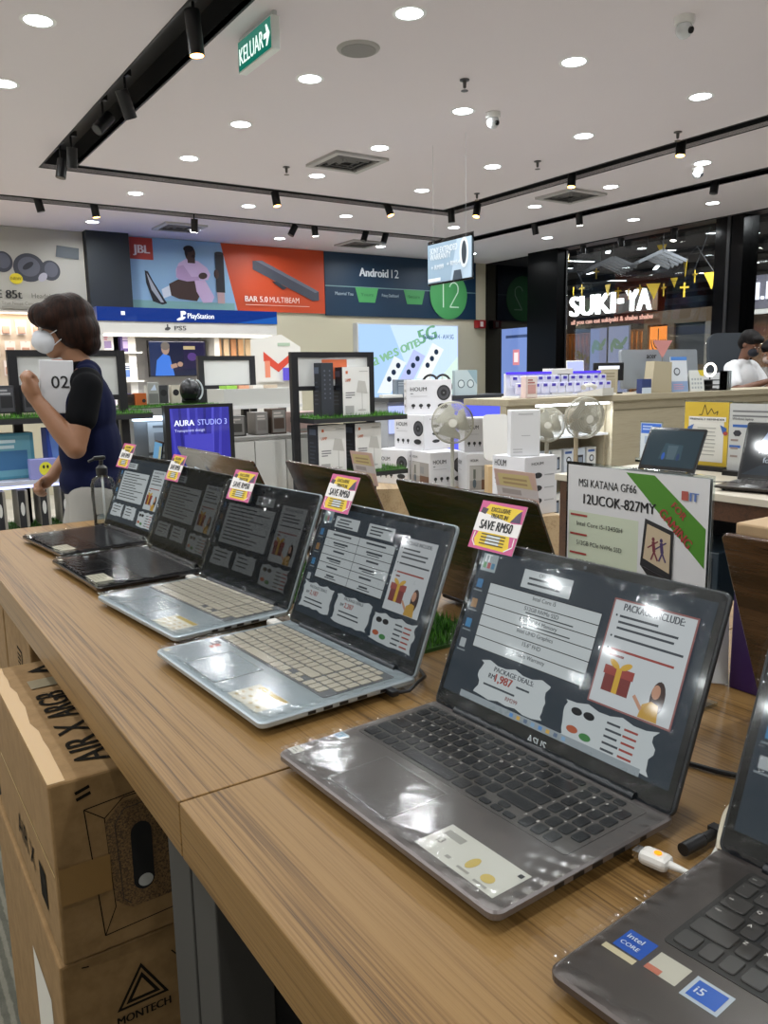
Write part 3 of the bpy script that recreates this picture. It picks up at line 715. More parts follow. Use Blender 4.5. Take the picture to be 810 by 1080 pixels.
# front row, near to far
laptop('dark grey wrapped laptop at the lower right corner, blue processor stickers on its palm rest', (.392, .190), 4.5, deck='#5c5552', keyc='#4a4644', bez='#1c1e22', screen='six', legend=LEG, stickers=stick_blue, seed=3, kb=(-.140, .165, .093, .218), pad=(-.02, .1, .012, .085), ports=False)
laptop('grey wrapped laptop with black keys, its screen offering a package deal, nearest whole laptop', (.378, .613), 2.4, d=.242, deck='#7d7775', keyc='#29292b', screen='six', legend=LEG, logo='ASUS', stickers=stick_grey, seed=1)
laptop('silver wrapped laptop with pale keys beside the grey one, two price panels on its screen', (.378, 1.05), 2.8, d=.252, w=.357, deck='#b3bec4', keyc='#c9bfae', lidc='#9aa3a8', bez='#2a2f34', screen='grid', br=.46, legend=D('#8d8678', .5), stickers=stick_silver_red, seed=2, lid_h=.228)
laptop('silver wrapped laptop with pale keys, third from the near end, dim dark screen', (.397, 1.447), 6., d=.232, w=.357, deck='#aab5bb', keyc='#c9bfae', lidc='#9aa3a8', bez='#2a2f34', screen='dim', br=.085, legend=D('#8d8678', .5), stickers=stick_silver, seed=6)
laptop('glossy black wrapped laptop, second from the far end, its dark screen nearly blank', (.385, 1.857), 3.5, d=.245, w=.35, deck='#17171a', lidc='#17171a', bez='#101214', screen='text', br=.085, keys=False, glossdeck=True, stickers=stick_black, seed=8, ports=False)
laptop('black wrapped laptop farthest along the near tables, bright price sheet on screen', (.390, 2.245), 6., d=.24, w=.34, deck='#1b1b1e', lidc='#17171a', bez='#14161a', screen='text', br=.55, keys=False, glossdeck=True, stickers=stick_black, seed=9, ports=False)
# back row, facing away: plastic covered lids
M_wrapd = mottled('black wrapped lid', '#0f0805', '#3d2817', 9., .16, .9, 6., (.7, 4, 5), .01, 1.)
M_wrapb = mottled('brown wrapped lid', '#27170c', '#634730', 9., .18, .9, 6., (.7, 4, 5), .01, 1.)
def backlid(label, hx, yc, w, lid_h, tilt, mat, seed):
    # hinge line at x = hx; base runs away from the camera
    laptop(label, (hx+.236, yc), 0, w=w, d=.24, lid_h=lid_h, tilt=tilt, deck='#1d1d20', screen='dim', br=.3, keys=False, facing=-1, seed=seed, closed_back=mat, bez='#141416', film=False, group='laptops facing the other side', ports=False)
backlid('dark wrapped laptop seen from behind at the right edge, near the purple box', .945, .365, .37, .262, 24, M_wrapb, 21)
backlid('black wrapped laptop seen from behind, left of the standing price sign', .945, 1.04, .37, .262, 24, M_wrapd, 22)
backlid('brown wrapped laptop seen from behind, below the lamp boxes', .965, 1.54, .37, .255, 24, M_wrapb, 23)
backlid('brown wrapped laptop seen from behind, below the purple speaker poster', .88, 1.975, .37, .25, 25, M_wrapb, 24) if False else None
backlid('brown wrapped laptop seen from behind, right of the purple speaker poster', .905, 1.96, .36, .252, 24, M_wrapb, 24)
backlid('black laptop seen from behind, half hidden at the foot of the purple poster', .98, 2.37, .35, .235, 24, M_wrapd, 25)

# promo cards clipped on the lids
def promo(label, x, y, z, rz=0., w=.085, h=.062, tilt=25, back=False, msg='SAVE RM50', face=1):
    t = thing('promo_card', label, 'promo card', (x, y, z), rz, 'promotion cards on the laptop lids')
    s, c = math.sin(math.radians(tilt)), math.cos(math.radians(tilt)); up = Vector((s, 0, c)) if face > 0 else Vector((-s, 0, c)); nrm = Vector((-c, 0, s)) if face > 0 else Vector((c, 0, s))
    R_ = Vector((0, -1, 0)) if face > 0 else Vector((0, 1, 0))
    M = Matrix((R_, up, nrm)).transposed().to_4x4()
    MB().box((0, 0, 0), (w, h, .0006), D('#e8e0da', .5), None).build('card', t).matrix_local = M
    a = Art(nrm*.0004, R_, up, .0001); yl = D('#e6c52c', .4); mg = D('#c8588c', .4)
    a.rect(-w/2, -h/2, w/2, h/2, mg).up().poly([(-w*.46, h*.22), (-w*.3, h*.45), (w*.44, h*.42), (w*.3, h*.2), (w*.2, h*.08), (-w*.2, h*.1)], yl)
    a.poly([(-w*.36, -h*.12), (w*.32, -h*.1), (w*.38, -h*.38), (w*.3, -h*.46), (-w*.36, -h*.44), (-w*.42, -h*.3)], yl)
    a.up().poly([(-w*.5, h*.24), (-w*.42, h*.26), (w*.3, h*.12), (w*.5, h*.14), (w*.5, -h*.14), (-w*.5, -h*.14)], D('#ece8e6', .4))
    a.path([(-w*.44, -h*.16), (-w*.45, -h*.34), (-w*.36, -h*.45)], .0016, D('#ece8e6', .4)).path([(w*.44, -h*.16), (w*.45, -h*.34), (w*.3, -h*.45)], .0016, D('#ece8e6', .4))
    a.poly([(w*.24, h*.15), (w*.46, h*.15), (w*.42, h*.4), (w*.36, h*.34)], D('#50405c', .4)).poly([(-w*.46, h*.25), (-w*.34, h*.22), (-w*.3, h*.34), (-w*.44, h*.36)], D('#4a3c48', .4))
    a.up().text('EXCLUSIVE', -w*.02, h*.30, h*.13, INK, 'C', .02, width=w*.42).text('TREATS IN', -w*.02, h*.17, h*.13, INK, 'C', .02, width=w*.38)
    a.text(msg, -w*.02, -h*.08, h*.27, INK, 'C', .02, width=w*.72)
    for k in range(4): a.rect(-w*.28, -h*(.19+.065*k), w*.26, -h*(.165+.065*k), D('#5a4a1c', .5))
    a.build('print', t)
    bk = Art(nrm*-.0004, -R_, up, .0001); bk.rect(-w/2, -h/2, w/2, h/2, D('#d8b4a4', .6)).up().poly([(-w*.4, h*.12), (w*.4, h*.1), (w*.34, h*.42), (-w*.42, h*.4)], D('#d9c48a', .6)).poly([(-w*.34, -h*.44), (w*.36, -h*.42), (w*.3, -h*.14), (-w*.3, -h*.14)], D('#d9c094', .6)).rect(-w/2, -h*.12, w/2, h*.1, D('#d8ccc6', .6)); bk.up(); bk.bars(-w*.36, h*.05, w*.36, 1, .02, h*.12, D('#b3a49c', .6), 1).bars(-w*.3, h*.32, w*.3, 2, h*.1, h*.05, D('#b89a70', .6), 2)
    bk.build('show_through', t)
    MB().box((nrm*-.002-up*h*.28)[:], (.006, w*.3, .012), D('#c9d2d4', .2), (0, -math.radians(tilt) if face < 0 else math.radians(tilt), 0)).build('clip', t)
    return t
promo('pink and yellow promo card reading SAVE RM50 on the lid of the nearest grey laptop', .690, .775, 1.152, math.radians(2.4), w=.082, h=.066)
promo('promo card on the lid of the silver laptop with two price panels', .696, 1.187, 1.150, math.radians(2.8), h=.066, msg='SAVE RM50')
promo('pink and yellow promo card on the lid of the dim silver laptop', .676, 1.560, 1.127, math.radians(6), w=.092, h=.066)
promo('pink and yellow promo card on the lid of the glossy black laptop', .686, 1.998, 1.127, math.radians(3.5), w=.082, h=.07)
promo('pink and yellow promo card on the lid of the farthest black laptop', .679, 2.412, 1.129, math.radians(6), w=.088, h=.075)
promo('faded promo card seen from behind over the black wrapped lid, below the speaker cartons', .93, .995, 1.152, face=-1, tilt=12, w=.10, h=.075)
promo('faded promo card seen from behind beside the lamp boxes', .935, 1.488, 1.15, face=-1, tilt=12, w=.09, h=.075)

# clear sign holder: notebook spec sheet
t = thing('sign_holder', 'clear acrylic sign holder with a white spec sheet and green gaming corner', 'sign holder', (.9, .726, TT))
cl = clear('acrylic', '#f3f8f8', .05, .02, 0, 1.49)
MB().b2((-.004, -.124, .035), (.0, .124, .313), cl).build('acrylic_panel', t); 
MB().b2((-.03, -.124, 0), (.03, .124, .005), cl).build('acrylic_base', t); MB().b2((-.003, -.06, .005), (-.0005, .06, .035), cl).build('acrylic_stem', t)
MB().b2((.0003, -.12, .04), (.0012, .12, .309), D('#e4e3e4', .6)).build('sheet', t)
W2, H2 = .24, .25
a = Art((-.0048, 0, .309-.125), (0, -1, 0), (0, 0, 1), .0002)
a.rect(-.12, -.125, .12, .125, D('#dededf', .5)).up(); gr = D('#4f8a2c', .5)
a.poly([(-.035, .121), (.022, .121), (.115, .02), (.115, -.04), (.06, .02), (.02, .06)], gr) if False else a.poly([(-.012, .122), (.036, .122), (.117, .06), (.117, .008)], gr)
a.rect(-.117, -.12, .012, .056, D('#cdd6bf', .6)); a.up()
a.text('MSI KATANA GF66', -.098, .094, .0165, INK, 'L', .006, width=.105)
a.text('12UCOK-827MY', -.088, .069, .021, INK, 'L', .014, width=.128)
gt = D('#a3413c', .5)
a.text('FOR', .064, .083, .014, gt, 'L', .02, rot=-.72).text('GAMING', .045, .071, .018, gt, 'L', .02, width=.062, rot=-.72)
for k, s_ in enumerate(('Intel Core i5-12450H', '512GB PCIe NVMe SSD', '8GB DDR4-3200MHz', 'RTX3050')):
    a.rect(-.113, .049-.029*k, -.08, .052-.029*k, gt); a.text(s_, -.1, .035-.029*k, .0095, INK, 'L', .0, width=.085 if k < 3 else .05)
    if k == 2: a.rect(-.09, -.029, -.02, -.0268, INK)
a.text('IT', .093, .094, .016, D('#5d79b8', .4), 'L', .03); a.rect(.080, .094, .09, .106, D('#b05a50', .4))
o_ = a.o.copy(); a.o = a.o+Vector((0, .008, .014)); a.poly([(.026, -.018), (.032, .048), (.078, .036), (.078, -.032)], D('#2c2c30', .4)); a.up(); a.poly([(.031, -.008), (.036, .041), (.074, .031), (.074, -.022)], D('#c9b79a', .4)); a.poly([(.026, -.018), (.078, -.032), (.113, -.052), (.058, -.05)], D('#2a282a', .4)); a.up()
for dx, c_ in ((0, '#7a3a44'), (.013, '#4e3f6a')):
    a.ell(.047+dx, .021, .0025, .003, D(c_, .4), 10).line((.047+dx, .018), (.049+dx, .004), .005, D(c_, .4)).line((.049+dx, .004), (.044+dx, -.008), .0025, D(c_, .4)).line((.049+dx, .004), (.055+dx, -.008), .0025, D(c_, .4)).line((.047+dx, .014), (.038+dx, .008), .002, D(c_, .4)).line((.047+dx, .014), (.055+dx, .019), .002, D(c_, .4))
a.o = o_
a.build('sheet_print', t)

# hand gel bottle at the far end
t = thing('pump_bottle', 'clear plastic pump bottle of hand gel with black pump at the table end', 'bottle', (.635, 2.53, TT))
MB().lathe([(.030, 0), (.034, .004), (.034, .02), (.036, .09), (.036, .13), (.030, .148), (.013, .158), (.013, .164)], clear('bottle plastic', '#fbfdfd', .02, .12, .15, 1.33), n=28).build('bottle_body', t)
MB().lathe([(.028, .004), (.031, .008), (.031, .03), (.028, .034)], clear('gel', '#eef5f8', .0, .05, 0, 1.2), n=24).build('gel', t)
MB().lathe([(.016, .16), (.017, .165), (.017, .182), (.010, .188), (.006, .19), (.006, .205)], BLACK, n=20).build('pump_collar', t)
MB().box((-.004, 0, .212), (.034, .017, .012), BLACK, bev=.004).cyl((-.02, 0, .21), (-.038, 0, .203), .0042, BLACK, 10).build('pump_head', t)
MB().cyl((0, 0, .012), (0, 0, .165), .0032, D('#d8dcdc', .3), 10).build('dip_tube', t)
# blue leaflet in a clear stand and a folded leaflet
t = thing('leaflet_stand', 'blue leaflet in a clear stand behind the farthest laptop', 'leaflet', (.80, 2.52, TT), math.radians(-6))
MB().box((0, 0, .15), (.003, .115, .21), cl, (0, .17, 0)).box((.01, 0, .002), (.06, .115, .004), cl).build('clear_stand', t)
up = Vector((math.sin(.17), 0, math.cos(.17)))
a = Art(Vector((-.0022, 0, .15)), (0, -1, 0), up, .0004); a.rect(-.055, -.10, .055, .10, D('#2f6aa8', .5)).up()
a.rect(-.055, .02, .055, .10, D('#5d9fd0', .5)).rect(.02, .04, .052, .09, D('#b9b48c', .5)).rect(-.055, -.10, .055, -.07, D('#3a5a88', .5)); a.up(); a.text('TELCO', -.04, .0, .032, D('#cfe6f4', .5), 'L', .01).text('UNLIMITED', -.045, -.035, .02, D('#cfe6f4', .5), 'L', .01)
a.ell(-.02, -.075, .014, .012, D('#a83f38', .5)).bars(-.045, -.088, .05, 1, .01, .006, D('#d8c98a', .5)); a.build('leaflet_print', t)
t = thing('leaflet_stand', 'narrow blue and white leaflet leaning at the back of the farthest laptop', 'leaflet', (.83, 2.20, TT), math.radians(-10))
MB().box((0, 0, .10), (.003, .07, .19), D('#aebccb', .5), (0, -.12, 0)).box((.014, 0, .08), (.003, .07, .15), D('#8fa3bd', .5), (0, .14, 0)).build('folded_card', t)

# plugs and cables
M_plug = D('#dcd9d2', .4)
t = thing('security_plug', 'white security plug with a glowing amber dot in the side of the nearest grey laptop', 'plug', (.556, .4415, TT+.0125), math.radians(-168.5))
MB().box((0, .01, 0), (.012, .008, .006), CHROME).box((0, .026, 0), (.019, .028, .0125), M_plug, bev=.005).build('plug_body', t)
a = Art((0, .038, .0067), (1, 0, 0), (0, 1, 0), .0004); a.ell(.0, -.010, .0036, .0036, EM('#ff9418', 1.6), 16); a.build('indicator_light', t)
MB().lathe([(.0055, 0), (.0045, .012), (.0035, .024)], M_plug, n=12, M=Matrix.Translation((0, .039, 0)) @ Matrix.Rotation(-PI/2, 4, 'X') @ Matrix.Scale(.7, 4)).tube([(0, .054, 0), (-.012, .062, -.003), (-.04, .058, -.008), (-.09, .05, -.0095), (-.16, .04, -.0095)], .002, M_plug).build('plug_cable', t)
for (x, y, a_, lab) in ((.60, 1.287, 180, 'small white plug between the two silver laptops'), (.598, 1.70, 180, 'small white plug between the dim silver and the glossy black laptop'), (.62, 2.085, 180, 'small white plug between the two black laptops')):
    t = thing('security_plug', lab, 'plug', (x, y, TT+.009), math.radians(a_))
    MB().box((0, .02, 0), (.02, .036, .012), M_plug, bev=.004).build('plug_body', t)
    MB().tube([(0, .036, 0), (-.012, .046, -.004), (-.035, .045, -.0055), (-.1, .03, -.0055)], .002, M_plug).build('plug_cable', t)
def cable(label, pts, r, mat, n=10):
    # smooth curve through the points
    P = [Vector(p) for p in pts]; out = []
    for i in range(len(P)-1):
        a, b, c, d = P[max(i-1, 0)], P[i], P[i+1], P[min(i+2, len(P)-1)]
        for k in range(n):
            s = k/n; out.append(.5*((2*b)+(c-a)*s+(2*a-5*b+4*c-d)*s*s+(3*b-a-3*c+d)*s**3))
    out.append(P[-1]); return tag(MB().tube(out, r, mat, 8).build('cable'), label, 'cable')
z = TT+.004
cable('black cable curving over the oak behind the nearest grey laptop', [(.66, .60, z), (.74, .54, z), (.765, .487, z), (.782, .457, z), (.82, .41, z), (.9, .33, z)], .003, BLACK)
cable('cream cable arching beside the lower right laptop screen', [(.632, .400, z), (.645, .406, z+.012), (.665, .414, z+.02), (.693, .421, z+.018), (.715, .421, z+.014), (.76, .41, z)], .0032, D('#d6ccb6', .4))
t = thing('power_plug', 'black barrel power plug lying between the nearest two laptops', 'plug', (.598, .414, TT+.009), math.radians(-90))
MB().cyl((0, 0, 0), (0, .028, 0), .0062, BLACK, 14).cyl((0, .03, 0), (0, .045, 0), .005, BLACK, 12).box((0, .05, .004), (.012, .01, .004), BLACK).build('plug_body', t)
MB().tube([(0, .045, 0), (-.002, .065, .002), (.0, .085, .002), (-.01, .12, -.003), (-.02, .16, -.005)], .0028, BLACK).build('plug_cable', t)
t = thing('power_plug', 'black power plug with cable in the side of the silver laptop with red sticker', 'plug', (.587, .884, TT+.0125))
MB().box((0, -.008, 0), (.012, .022, .009), BLACK, bev=.002).build('plug_body', t)
MB().tube([(.004, -.016, 0), (.022, -.02, 0), (.05, -.004, .002), (.075, .015, -.002), (.095, .055, -.008)], .0024, BLACK).build('plug_cable', t)
cable('white cable hanging behind the dim silver laptop', [(.72, 1.29, 1.03), (.703, 1.305, 1.051), (.689, 1.31, 1.035), (.692, 1.304, 1.0), (.696, 1.297, .96), (.70, 1.29, TT+.004)], .0026, D('#d8d8d4', .4))

# cartons under the table
M_card = mottled('brown cardboard', '#7d6038', '#8c6e45', 30., .8, .15)
M_tape = D('#b3905a', .4); M_print = D('#1a1610', .9, spec=.1)
def carton(label, x0, y0, z0, x1, y1, z1, grp='computer case cartons under the table'):
    t = thing('cardboard_box', label, 'carton', ((x0+x1)/2, (y0+y1)/2, z0), 0, grp)
    w, l, h = (x1-x0)/2, (y1-y0)/2, z1-z0
    MB().b2((-w, -l, 0), (w, l, h), M_card, bev=.004).build('carton_body', t)
    return t, w, l, h
t, w, l, h = carton('brown carton printed in bold black capitals, lying on top of another carton', .174, 1.117, .52, .60, 1.665, .80)
a = Art((-w, 0, h), (0, 1, 0), (-1, 0, 0), .0006)   # top face: reads away from the camera, tops towards the aisle
a.text('AIR X', -l+.035, -.098, .072, M_print, 'L', .012, width=.165).text('ARGB', -l+.225, -.098, .072, M_print, 'L', .012, width=.13)
a.poly([(l-.1, -.12), (l-.06, -.06), (l-.02, -.12)], M_print); a.up(); a.poly([(l-.078, -.112), (l-.06, -.084), (l-.042, -.112)], M_card)
a.rect(l-.16, -.16, l-.115, -.05, D('#8b8169', .3)).path([(l-.19, -.06), (l-.2, -.1), (l-.25, -.12), (l-.235, -.16)], .0015, M_print)
a.build('top_print', t)
rnd = random.Random(5); tp = Art((-w, 0, h), (0, 1, 0), (-1, 0, 0), .0004); E1 = [(-l+.003+(2*l-.006)*i/14, -.020-.007*rnd.random()) for i in range(15)]
tp.poly([(-l+.003, -.001)]+E1+[(l-.003, -.001)], M_tape).build('packing_tape', t)
a = Art((0, -l, h/2), (1, 0, 0), (0, 0, 1), .0006); x0 = -w
a.path([(x0+.06, -.115), (x0+.045, .09), (x0+.33, .115)], .0016, M_print).path([(x0+.06, -.115), (x0+.34, -.1)], .0016, M_print)
a.path([(x0+.045, .09), (x0+.072, .068), (x0+.078, -.075), (x0+.06, -.115)], .0014, M_print).path([(x0+.072, .068), (x0+.1, .092), (x0+.33, .102)], .0014, M_print)
a.poly([(x0+.072, .06), (x0+.095, .085), (x0+.34, .1), (x0+.34, -.085), (x0+.1, -.085), (x0+.078, -.065)], mottled('printed grille', '#3a2a18', '#7e6038', 420., .8, .1))
a.line((x0+.035, .118), (x0+.055, .124), .005, M_print).line((x0+.036, .108), (x0+.056, .114), .005, M_print)
a.up(); P = []
for k in range(25):
    an = PI*k/24; P.append((x0+.122+.0155*math.cos(an), .03+.017*math.sin(an)))
for k in range(25):
    an = PI+PI*k/24; P.append((x0+.122+.0155*math.cos(an), -.045+.017*math.sin(an)))
a.poly(P, D('#0b0a09', .9)); a.up(); a.ell(x0+.124, -.048, .011, .01, D('#a9a9a4', .6))
a.rect(x0+.004, -.045, x0+.075, .012, D('#8a6a3e', .3)).path([(x0+.085, .055), (x0+.1, .075), (x0+.3, .088)], .001, INK).path([(x0+.085, .055), (x0+.09, -.066), (x0+.1, -.077)], .001, INK); a.build('end_print', t)
a = Art((-w, 0, h/2), (0, -1, 0), (0, 0, 1), .0006); a.rect(-.2, -.002, .27, .002, D('#c9a765', .3)); a.text('AIR X', -.05, -.085, .06, M_print, 'L', .01); a.rect(.14, -.1, .19, -.04, M_print); a.build('side_print', t)
t, w, l, h = carton('tall brown carton with a black triangle emblem, carrying the carton on top', .168, 1.125, 0, .60, 1.72, .515)
a = Art((-w, -l, h), (1, 0, 0), (0, 0, 1), .0006)
cx, cz, s_ = .115, -.085, .04
for k, (r, mt_) in enumerate(((1., M_print), (.82, M_card), (.66, M_print), (.44, M_card))):
    a.poly([(cx-s_*r, cz-s_*.62*r), (cx+s_*r, cz-s_*.62*r), (cx, cz+s_*1.05*r)], mt_); a.up()
a.text('MONTECH', cx, cz-.045, .019, M_print, 'C', .02, width=.082); a.text('With', .165, -.055, .022, M_print, 'L', 0, rot=.25).text('Case', .178, -.078, .022, M_print, 'L', 0, rot=.25)
a.line((.03, -.01), (.04, -.012), .002, M_print); a.build('front_print', t)
a = Art((-w, 0, h), (0, -1, 0), (0, 0, 1), .0006); a.rect(.05, -.42, .2, -.12, D('#cfcbc0', .6)); a.build('side_label', t)
t, w, l, h = carton('brown carton standing under the far table, behind the stacked pair', .262, 1.735, 0, .66, 2.06, .82)
a = Art((-w, 0, h), (0, -1, 0), (0, 0, 1), .0006); a.rect(.0, -.12, .06, -.05, M_print); a.up().rect(.005, -.115, .055, -.055, M_card); a.up().bars(.01, -.062, .05, 5, .01, .005, M_print); a.rect(-.12, -.19, .1, -.188, D('#7a6038', .5)); a.build('side_print', t)
t, w, l, h = carton('brown carton standing under the far table, at its far end', .262, 2.08, 0, .66, 2.42, .81)
MB().b2((-w-.001, -.03, 0), (-w+.002, .03, h), M_tape).build('packing_tape', t)
# ================================================================ walls full of banners, booths and goods
def text3d(mb, s, o, right, up, size, depth, mat, bold=.02, width=None, al='L'):
    vs, fs, x0, x1 = text_mesh(s, bold); right = Vector(right); up = Vector(up); n = right.cross(up); o = Vector(o)
    sx = size if width is None else width/(x1-x0); off = {'L': -x0, 'C': -(x0+x1)/2}[al]
    fr = [o+right*((p[0]+off)*sx)+up*(p[1]*size)+n*depth for p in vs]; bk = [p-n*depth for p in fr]; N = len(vs)
    cnt = {}
    for f in fs:
        for a, b in zip(f, f[1:]+f[:1]): cnt[(min(a, b), max(a, b))] = cnt.get((min(a, b), max(a, b)), [])+[(a, b)]
    side = [(b, a, a+N, b+N) for v in cnt.values() if len(v) == 1 for a, b in v]
    mb.add(fr+bk, [tuple(f) for f in fs]+side, mat)
def wall_banner(label, x0, x1, z0, z1, base, draw, y=YW, name='wall_banner'):
    t = thing(name, label, 'banner', ((x0+x1)/2, y, (z0+z1)/2))
    w, h = x1-x0, z1-z0
    MB().b2((-w/2, -.025, -h/2), (w/2, -.001, h/2), base).build('board', t)
    a = Art((0, -.026, 0), (1, 0, 0), (0, 0, 1), .0015); draw(a, w, h); a.build('print', t)
    return t
def b_ear(a, w, h):
    g = D('#3b3d46', .5); g2 = D('#585a66', .5); k = D('#272830', .5)
    for cx, cy in ((w/2-.62, .02), (w/2-1.13, .09)):
        a.ell(cx, cy, .17, .16, g).ell(cx+.23, cy-.02, .11, .115, g).up().ell(cx+.0, cy+.01, .12, .11, g2).ell(cx+.24, cy-.01, .075, .085, g2).up().ell(cx-.01, cy+.02, .07, .03, k, rot=.6).ell(cx+.14, cy-.1, .06, .04, D('#a8a6b2', .4), rot=.8)
    P = []
    for i in range(8):
        an = PI/4*i
    a.poly([(w/2-.32, .16), (w/2-.06, .14), (w/2-.05, .27), (w/2-.30, .29)], D('#4a5258', .5)); a.ell(w/2-.77, -.11, .07, .06, D('#d6c22a', .5)); a.up()
    a.text('NEW', w/2-.77, -.125, .05, D('#8a7a14', .5), 'C', .01)
    a.text('TUNE 85t', w/2-1.27, -.33, .13, INK, 'L', .02); a.text('Headphones', w/2-.62, -.32, .075, D('#5d5b56', .5), 'L', .0); a.text('True Noise Cancelling', w/2-.95, -.40, .05, D('#77746c', .5), 'L')
    a.bars(w/2-.95, -.42, w/2-.2, 2, .06, .03, D('#8a877e', .5), 2)
wall_banner('grey banner of black earbuds on the back wall, left of the dark pier', -2.0, 2.55, 2.17, CZ-.005, D('#a9a69d', .6), b_ear)
def b_jbl(a, w, h):
    L = -w/2; sky = D('#8fb3cf', .5); a.rect(L, -h/2, w/2, h/2, sky); a.up()
    a.poly([(L+1.22, h/2), (w/2, h/2), (w/2, -h/2), (L+1.42, -h/2)], D('#c4471f', .5)); a.rect(L, -h/2, L+1.38, -h/2+.1, D('#7ea9a6', .5)); a.up()
    red = D('#b2382a', .5); a.rect(L+.03, .16, L+.32, .42, red); a.up().text('JBL', L+.175, .235, .14, D('#f0dcd4', .5), 'C', .03, width=.2)
    # seated figure: shoe, leg, shorts, pink hoodie, dark skin, soundbar held upright
    sk = D('#3f2a22', .6); pk = D('#c9aecb', .6); pk2 = D('#b497b8', .6); wh = D('#d9dde2', .6); bk = D('#1e1f24', .6)
    def pp(pts, mt): a.poly([(L+x, y) for x, y in pts], mt)
    pp([(.20, .03), (.24, .02), (.30, -.10), (.46, -.36), (.40, -.38), (.28, -.34), (.21, -.12)], bk)
    pp([(.40, -.19), (.52, -.13), (.55, -.25), (.42, -.3)], wh); pp([(.50, -.12), (.62, -.06), (.86, -.05), (.93, -.2), (.86, -.32), (.62, -.30), (.52, -.26)], sk)
    pp([(.84, -.06), (.98, -.05), (1.10, -.26), (1.06, -.33), (.94, -.34), (.86, -.2)], pk); a.up()
    pp([(.22, .0), (.235, -.02), (.42, -.35), (.38, -.35), (.27, -.2)], D('#aeb1b8', .6))
    pp([(.60, -.04), (.60, .06), (.64, .14), (.74, .20), (.90, .18), (1.02, .10), (1.06, .02), (1.02, -.05), (.84, -.05)], pk); a.up()
    pp([(.60, -.02), (.62, .1), (.70, .12), (.80, -.02), (.90, -.01), (.90, -.06), (.74, -.08), (.63, -.06)], pk2)
    a.rect(L+.76, .15, L+.86, .22, sk).ell(L+.80, .265, .068, .09, sk, rot=-.15).ell(L+.955, .0, .06, .04, sk, rot=.2); a.up()
    a.ell(L+.78, .325, .07, .04, D('#1d1513', .7), rot=.1).ell(L+.745, .28, .02, .05, D('#1d1513', .7)); a.ell(L+.84, .235, .025, .02, D('#2a1a15', .7))
    a.rect(L+1.13, -.20, L+1.25, .30, bk); a.up().ell(L+1.14, .03, .035, .06, sk).rect(L+1.14, -.34, L+1.24, -.20, D('#b99a98', .6)); a.ell(L+1.19, .295, .06, .02, D('#33353c', .6))
    # soundbar and subline
    gb = D('#474a56', .5); a.poly([(L+1.66, .23), (L+1.80, .24), (L+2.66, -.13), (L+2.66, -.25), (L+2.56, -.26), (L+1.66, .12)], gb); a.up(); a.poly([(L+1.70, .235), (L+1.80, .24), (L+2.66, -.13), (L+2.6, -.15)], D('#6a6e7c', .5)).poly([(L+1.94, -.03), (L+2.0, -.02), (L+2.16, -.1), (L+2.1, -.13)], D('#353843', .5))
    a.text('BAR 5.0', L+1.53, -.30, .105, D('#f3e4dc', .5), 'L', .02, width=.33); a.text('MULTIBEAM', L+1.89, -.30, .105, D('#f3e4dc', .5), 'L', .0, width=.45); a.rect(L+1.53, -.345, L+2.5, -.338, D('#e3c9be', .5))
wall_banner('blue and orange banner of a seated man and a soundbar on the back wall', 3.07, 5.83, 2.235, CZ-.005, D('#8fb3cf', .5), b_jbl)
def b_and(a, w, h):
    L = -w/2; a.rect(L, -h/2, w/2, h/2, D('#123049', .5)); a.up(); gl = D('#6d8b8f', .5); gn = D('#4b9a5c', .5); wt = D('#d8dfe4', .5)
    a.rect(L, -.035, w/2, -.02, gl); a.up()
    a.text('Android', L+.58, .13, .17, wt, 'L', .025, width=.5); a.text('12', L+1.14, .13, .17, wt, 'L', .0)
    for u in (.50, 1.36): a.poly([(L+u, -.03), (L+u+.40, -.03), (L+u+.34, -.24), (L+u+.06, -.24)], gn)
    a.up()
    for k, (u, s_) in enumerate(((.16, 'Material You'), (.59, 'Yours'), (.96, 'Privacy Dashboard'), (1.44, 'Secure'))): a.text(s_, L+u, -.15, .065, D('#9fb0bb', .5) if k % 2 == 0 else D('#2f6a44', .5), 'L', .005, width=.3 if k % 2 == 0 else .22)
    a.ell(L+2.22, -.08, .37, .37, gn, 48); a.up(); lt = D('#cfe8d4', .5)
    a.path([(L+2.02, .09), (L+2.11, .12), (L+2.11, -.27)], .02, lt)
    P = [(L+2.32+.085*math.cos(t_), .03+.085*math.sin(t_)) for t_ in [math.radians(170-20*i) for i in range(10)]]+[(L+2.40, -.03), (L+2.24, -.26), (L+2.42, -.26)]; a.path(P, .02, lt)
wall_banner('navy banner with a green circle reading 12 on the back wall', 5.84, 8.62, 2.215, CZ-.005, D('#123049', .5), b_and)

# lightbox below the navy banner
def px_rect(p0, p1, Y):
    a = atY(*p0, Y); b = atY(*p1, Y); return min(a.x, b.x), max(a.x, b.x), min(a.z, b.z), max(a.z, b.z)
x0, x1 = atY(379, 380, 10.12).x, atY(483, 380, 10.12).x; z1 = atY(430, 343, 10.12).z; z0 = z1-1.16
t = thing('lightbox', 'glowing pale blue lightbox of phones below the navy banner', 'lightbox', ((x0+x1)/2, 10.13, (z0+z1)/2)); w, h = x1-x0, z1-z0
MB().b2((-w/2-.02, 0, -h/2-.02), (w/2+.02, .12, h/2+.02), D('#c9ccd0', .4)).build('frame', t)
a = Art((0, -.001, 0), (1, 0, 0), (0, 0, 1), .0015); a.rect(-w/2, -h/2, w/2, h/2, EM('#c3dbfb', 1.1)); a.up()
a.poly([(-w/2, -h/2), (w*.1, -h/2), (-w*.2, h/2), (-w/2, h/2)], EM('#a9cbf7', 1.05)).poly([(w*.1, -h/2), (w/2, -h/2), (w/2, h*.1)], EM('#d3ebdf', 1.05)); a.up()
for k, ch in enumerate('awesome'): a.text(ch, -w*.36+.125*k, -.02+.045*k, .26, EM('#8fc4a0', .9), 'L', .02, rot=.3)
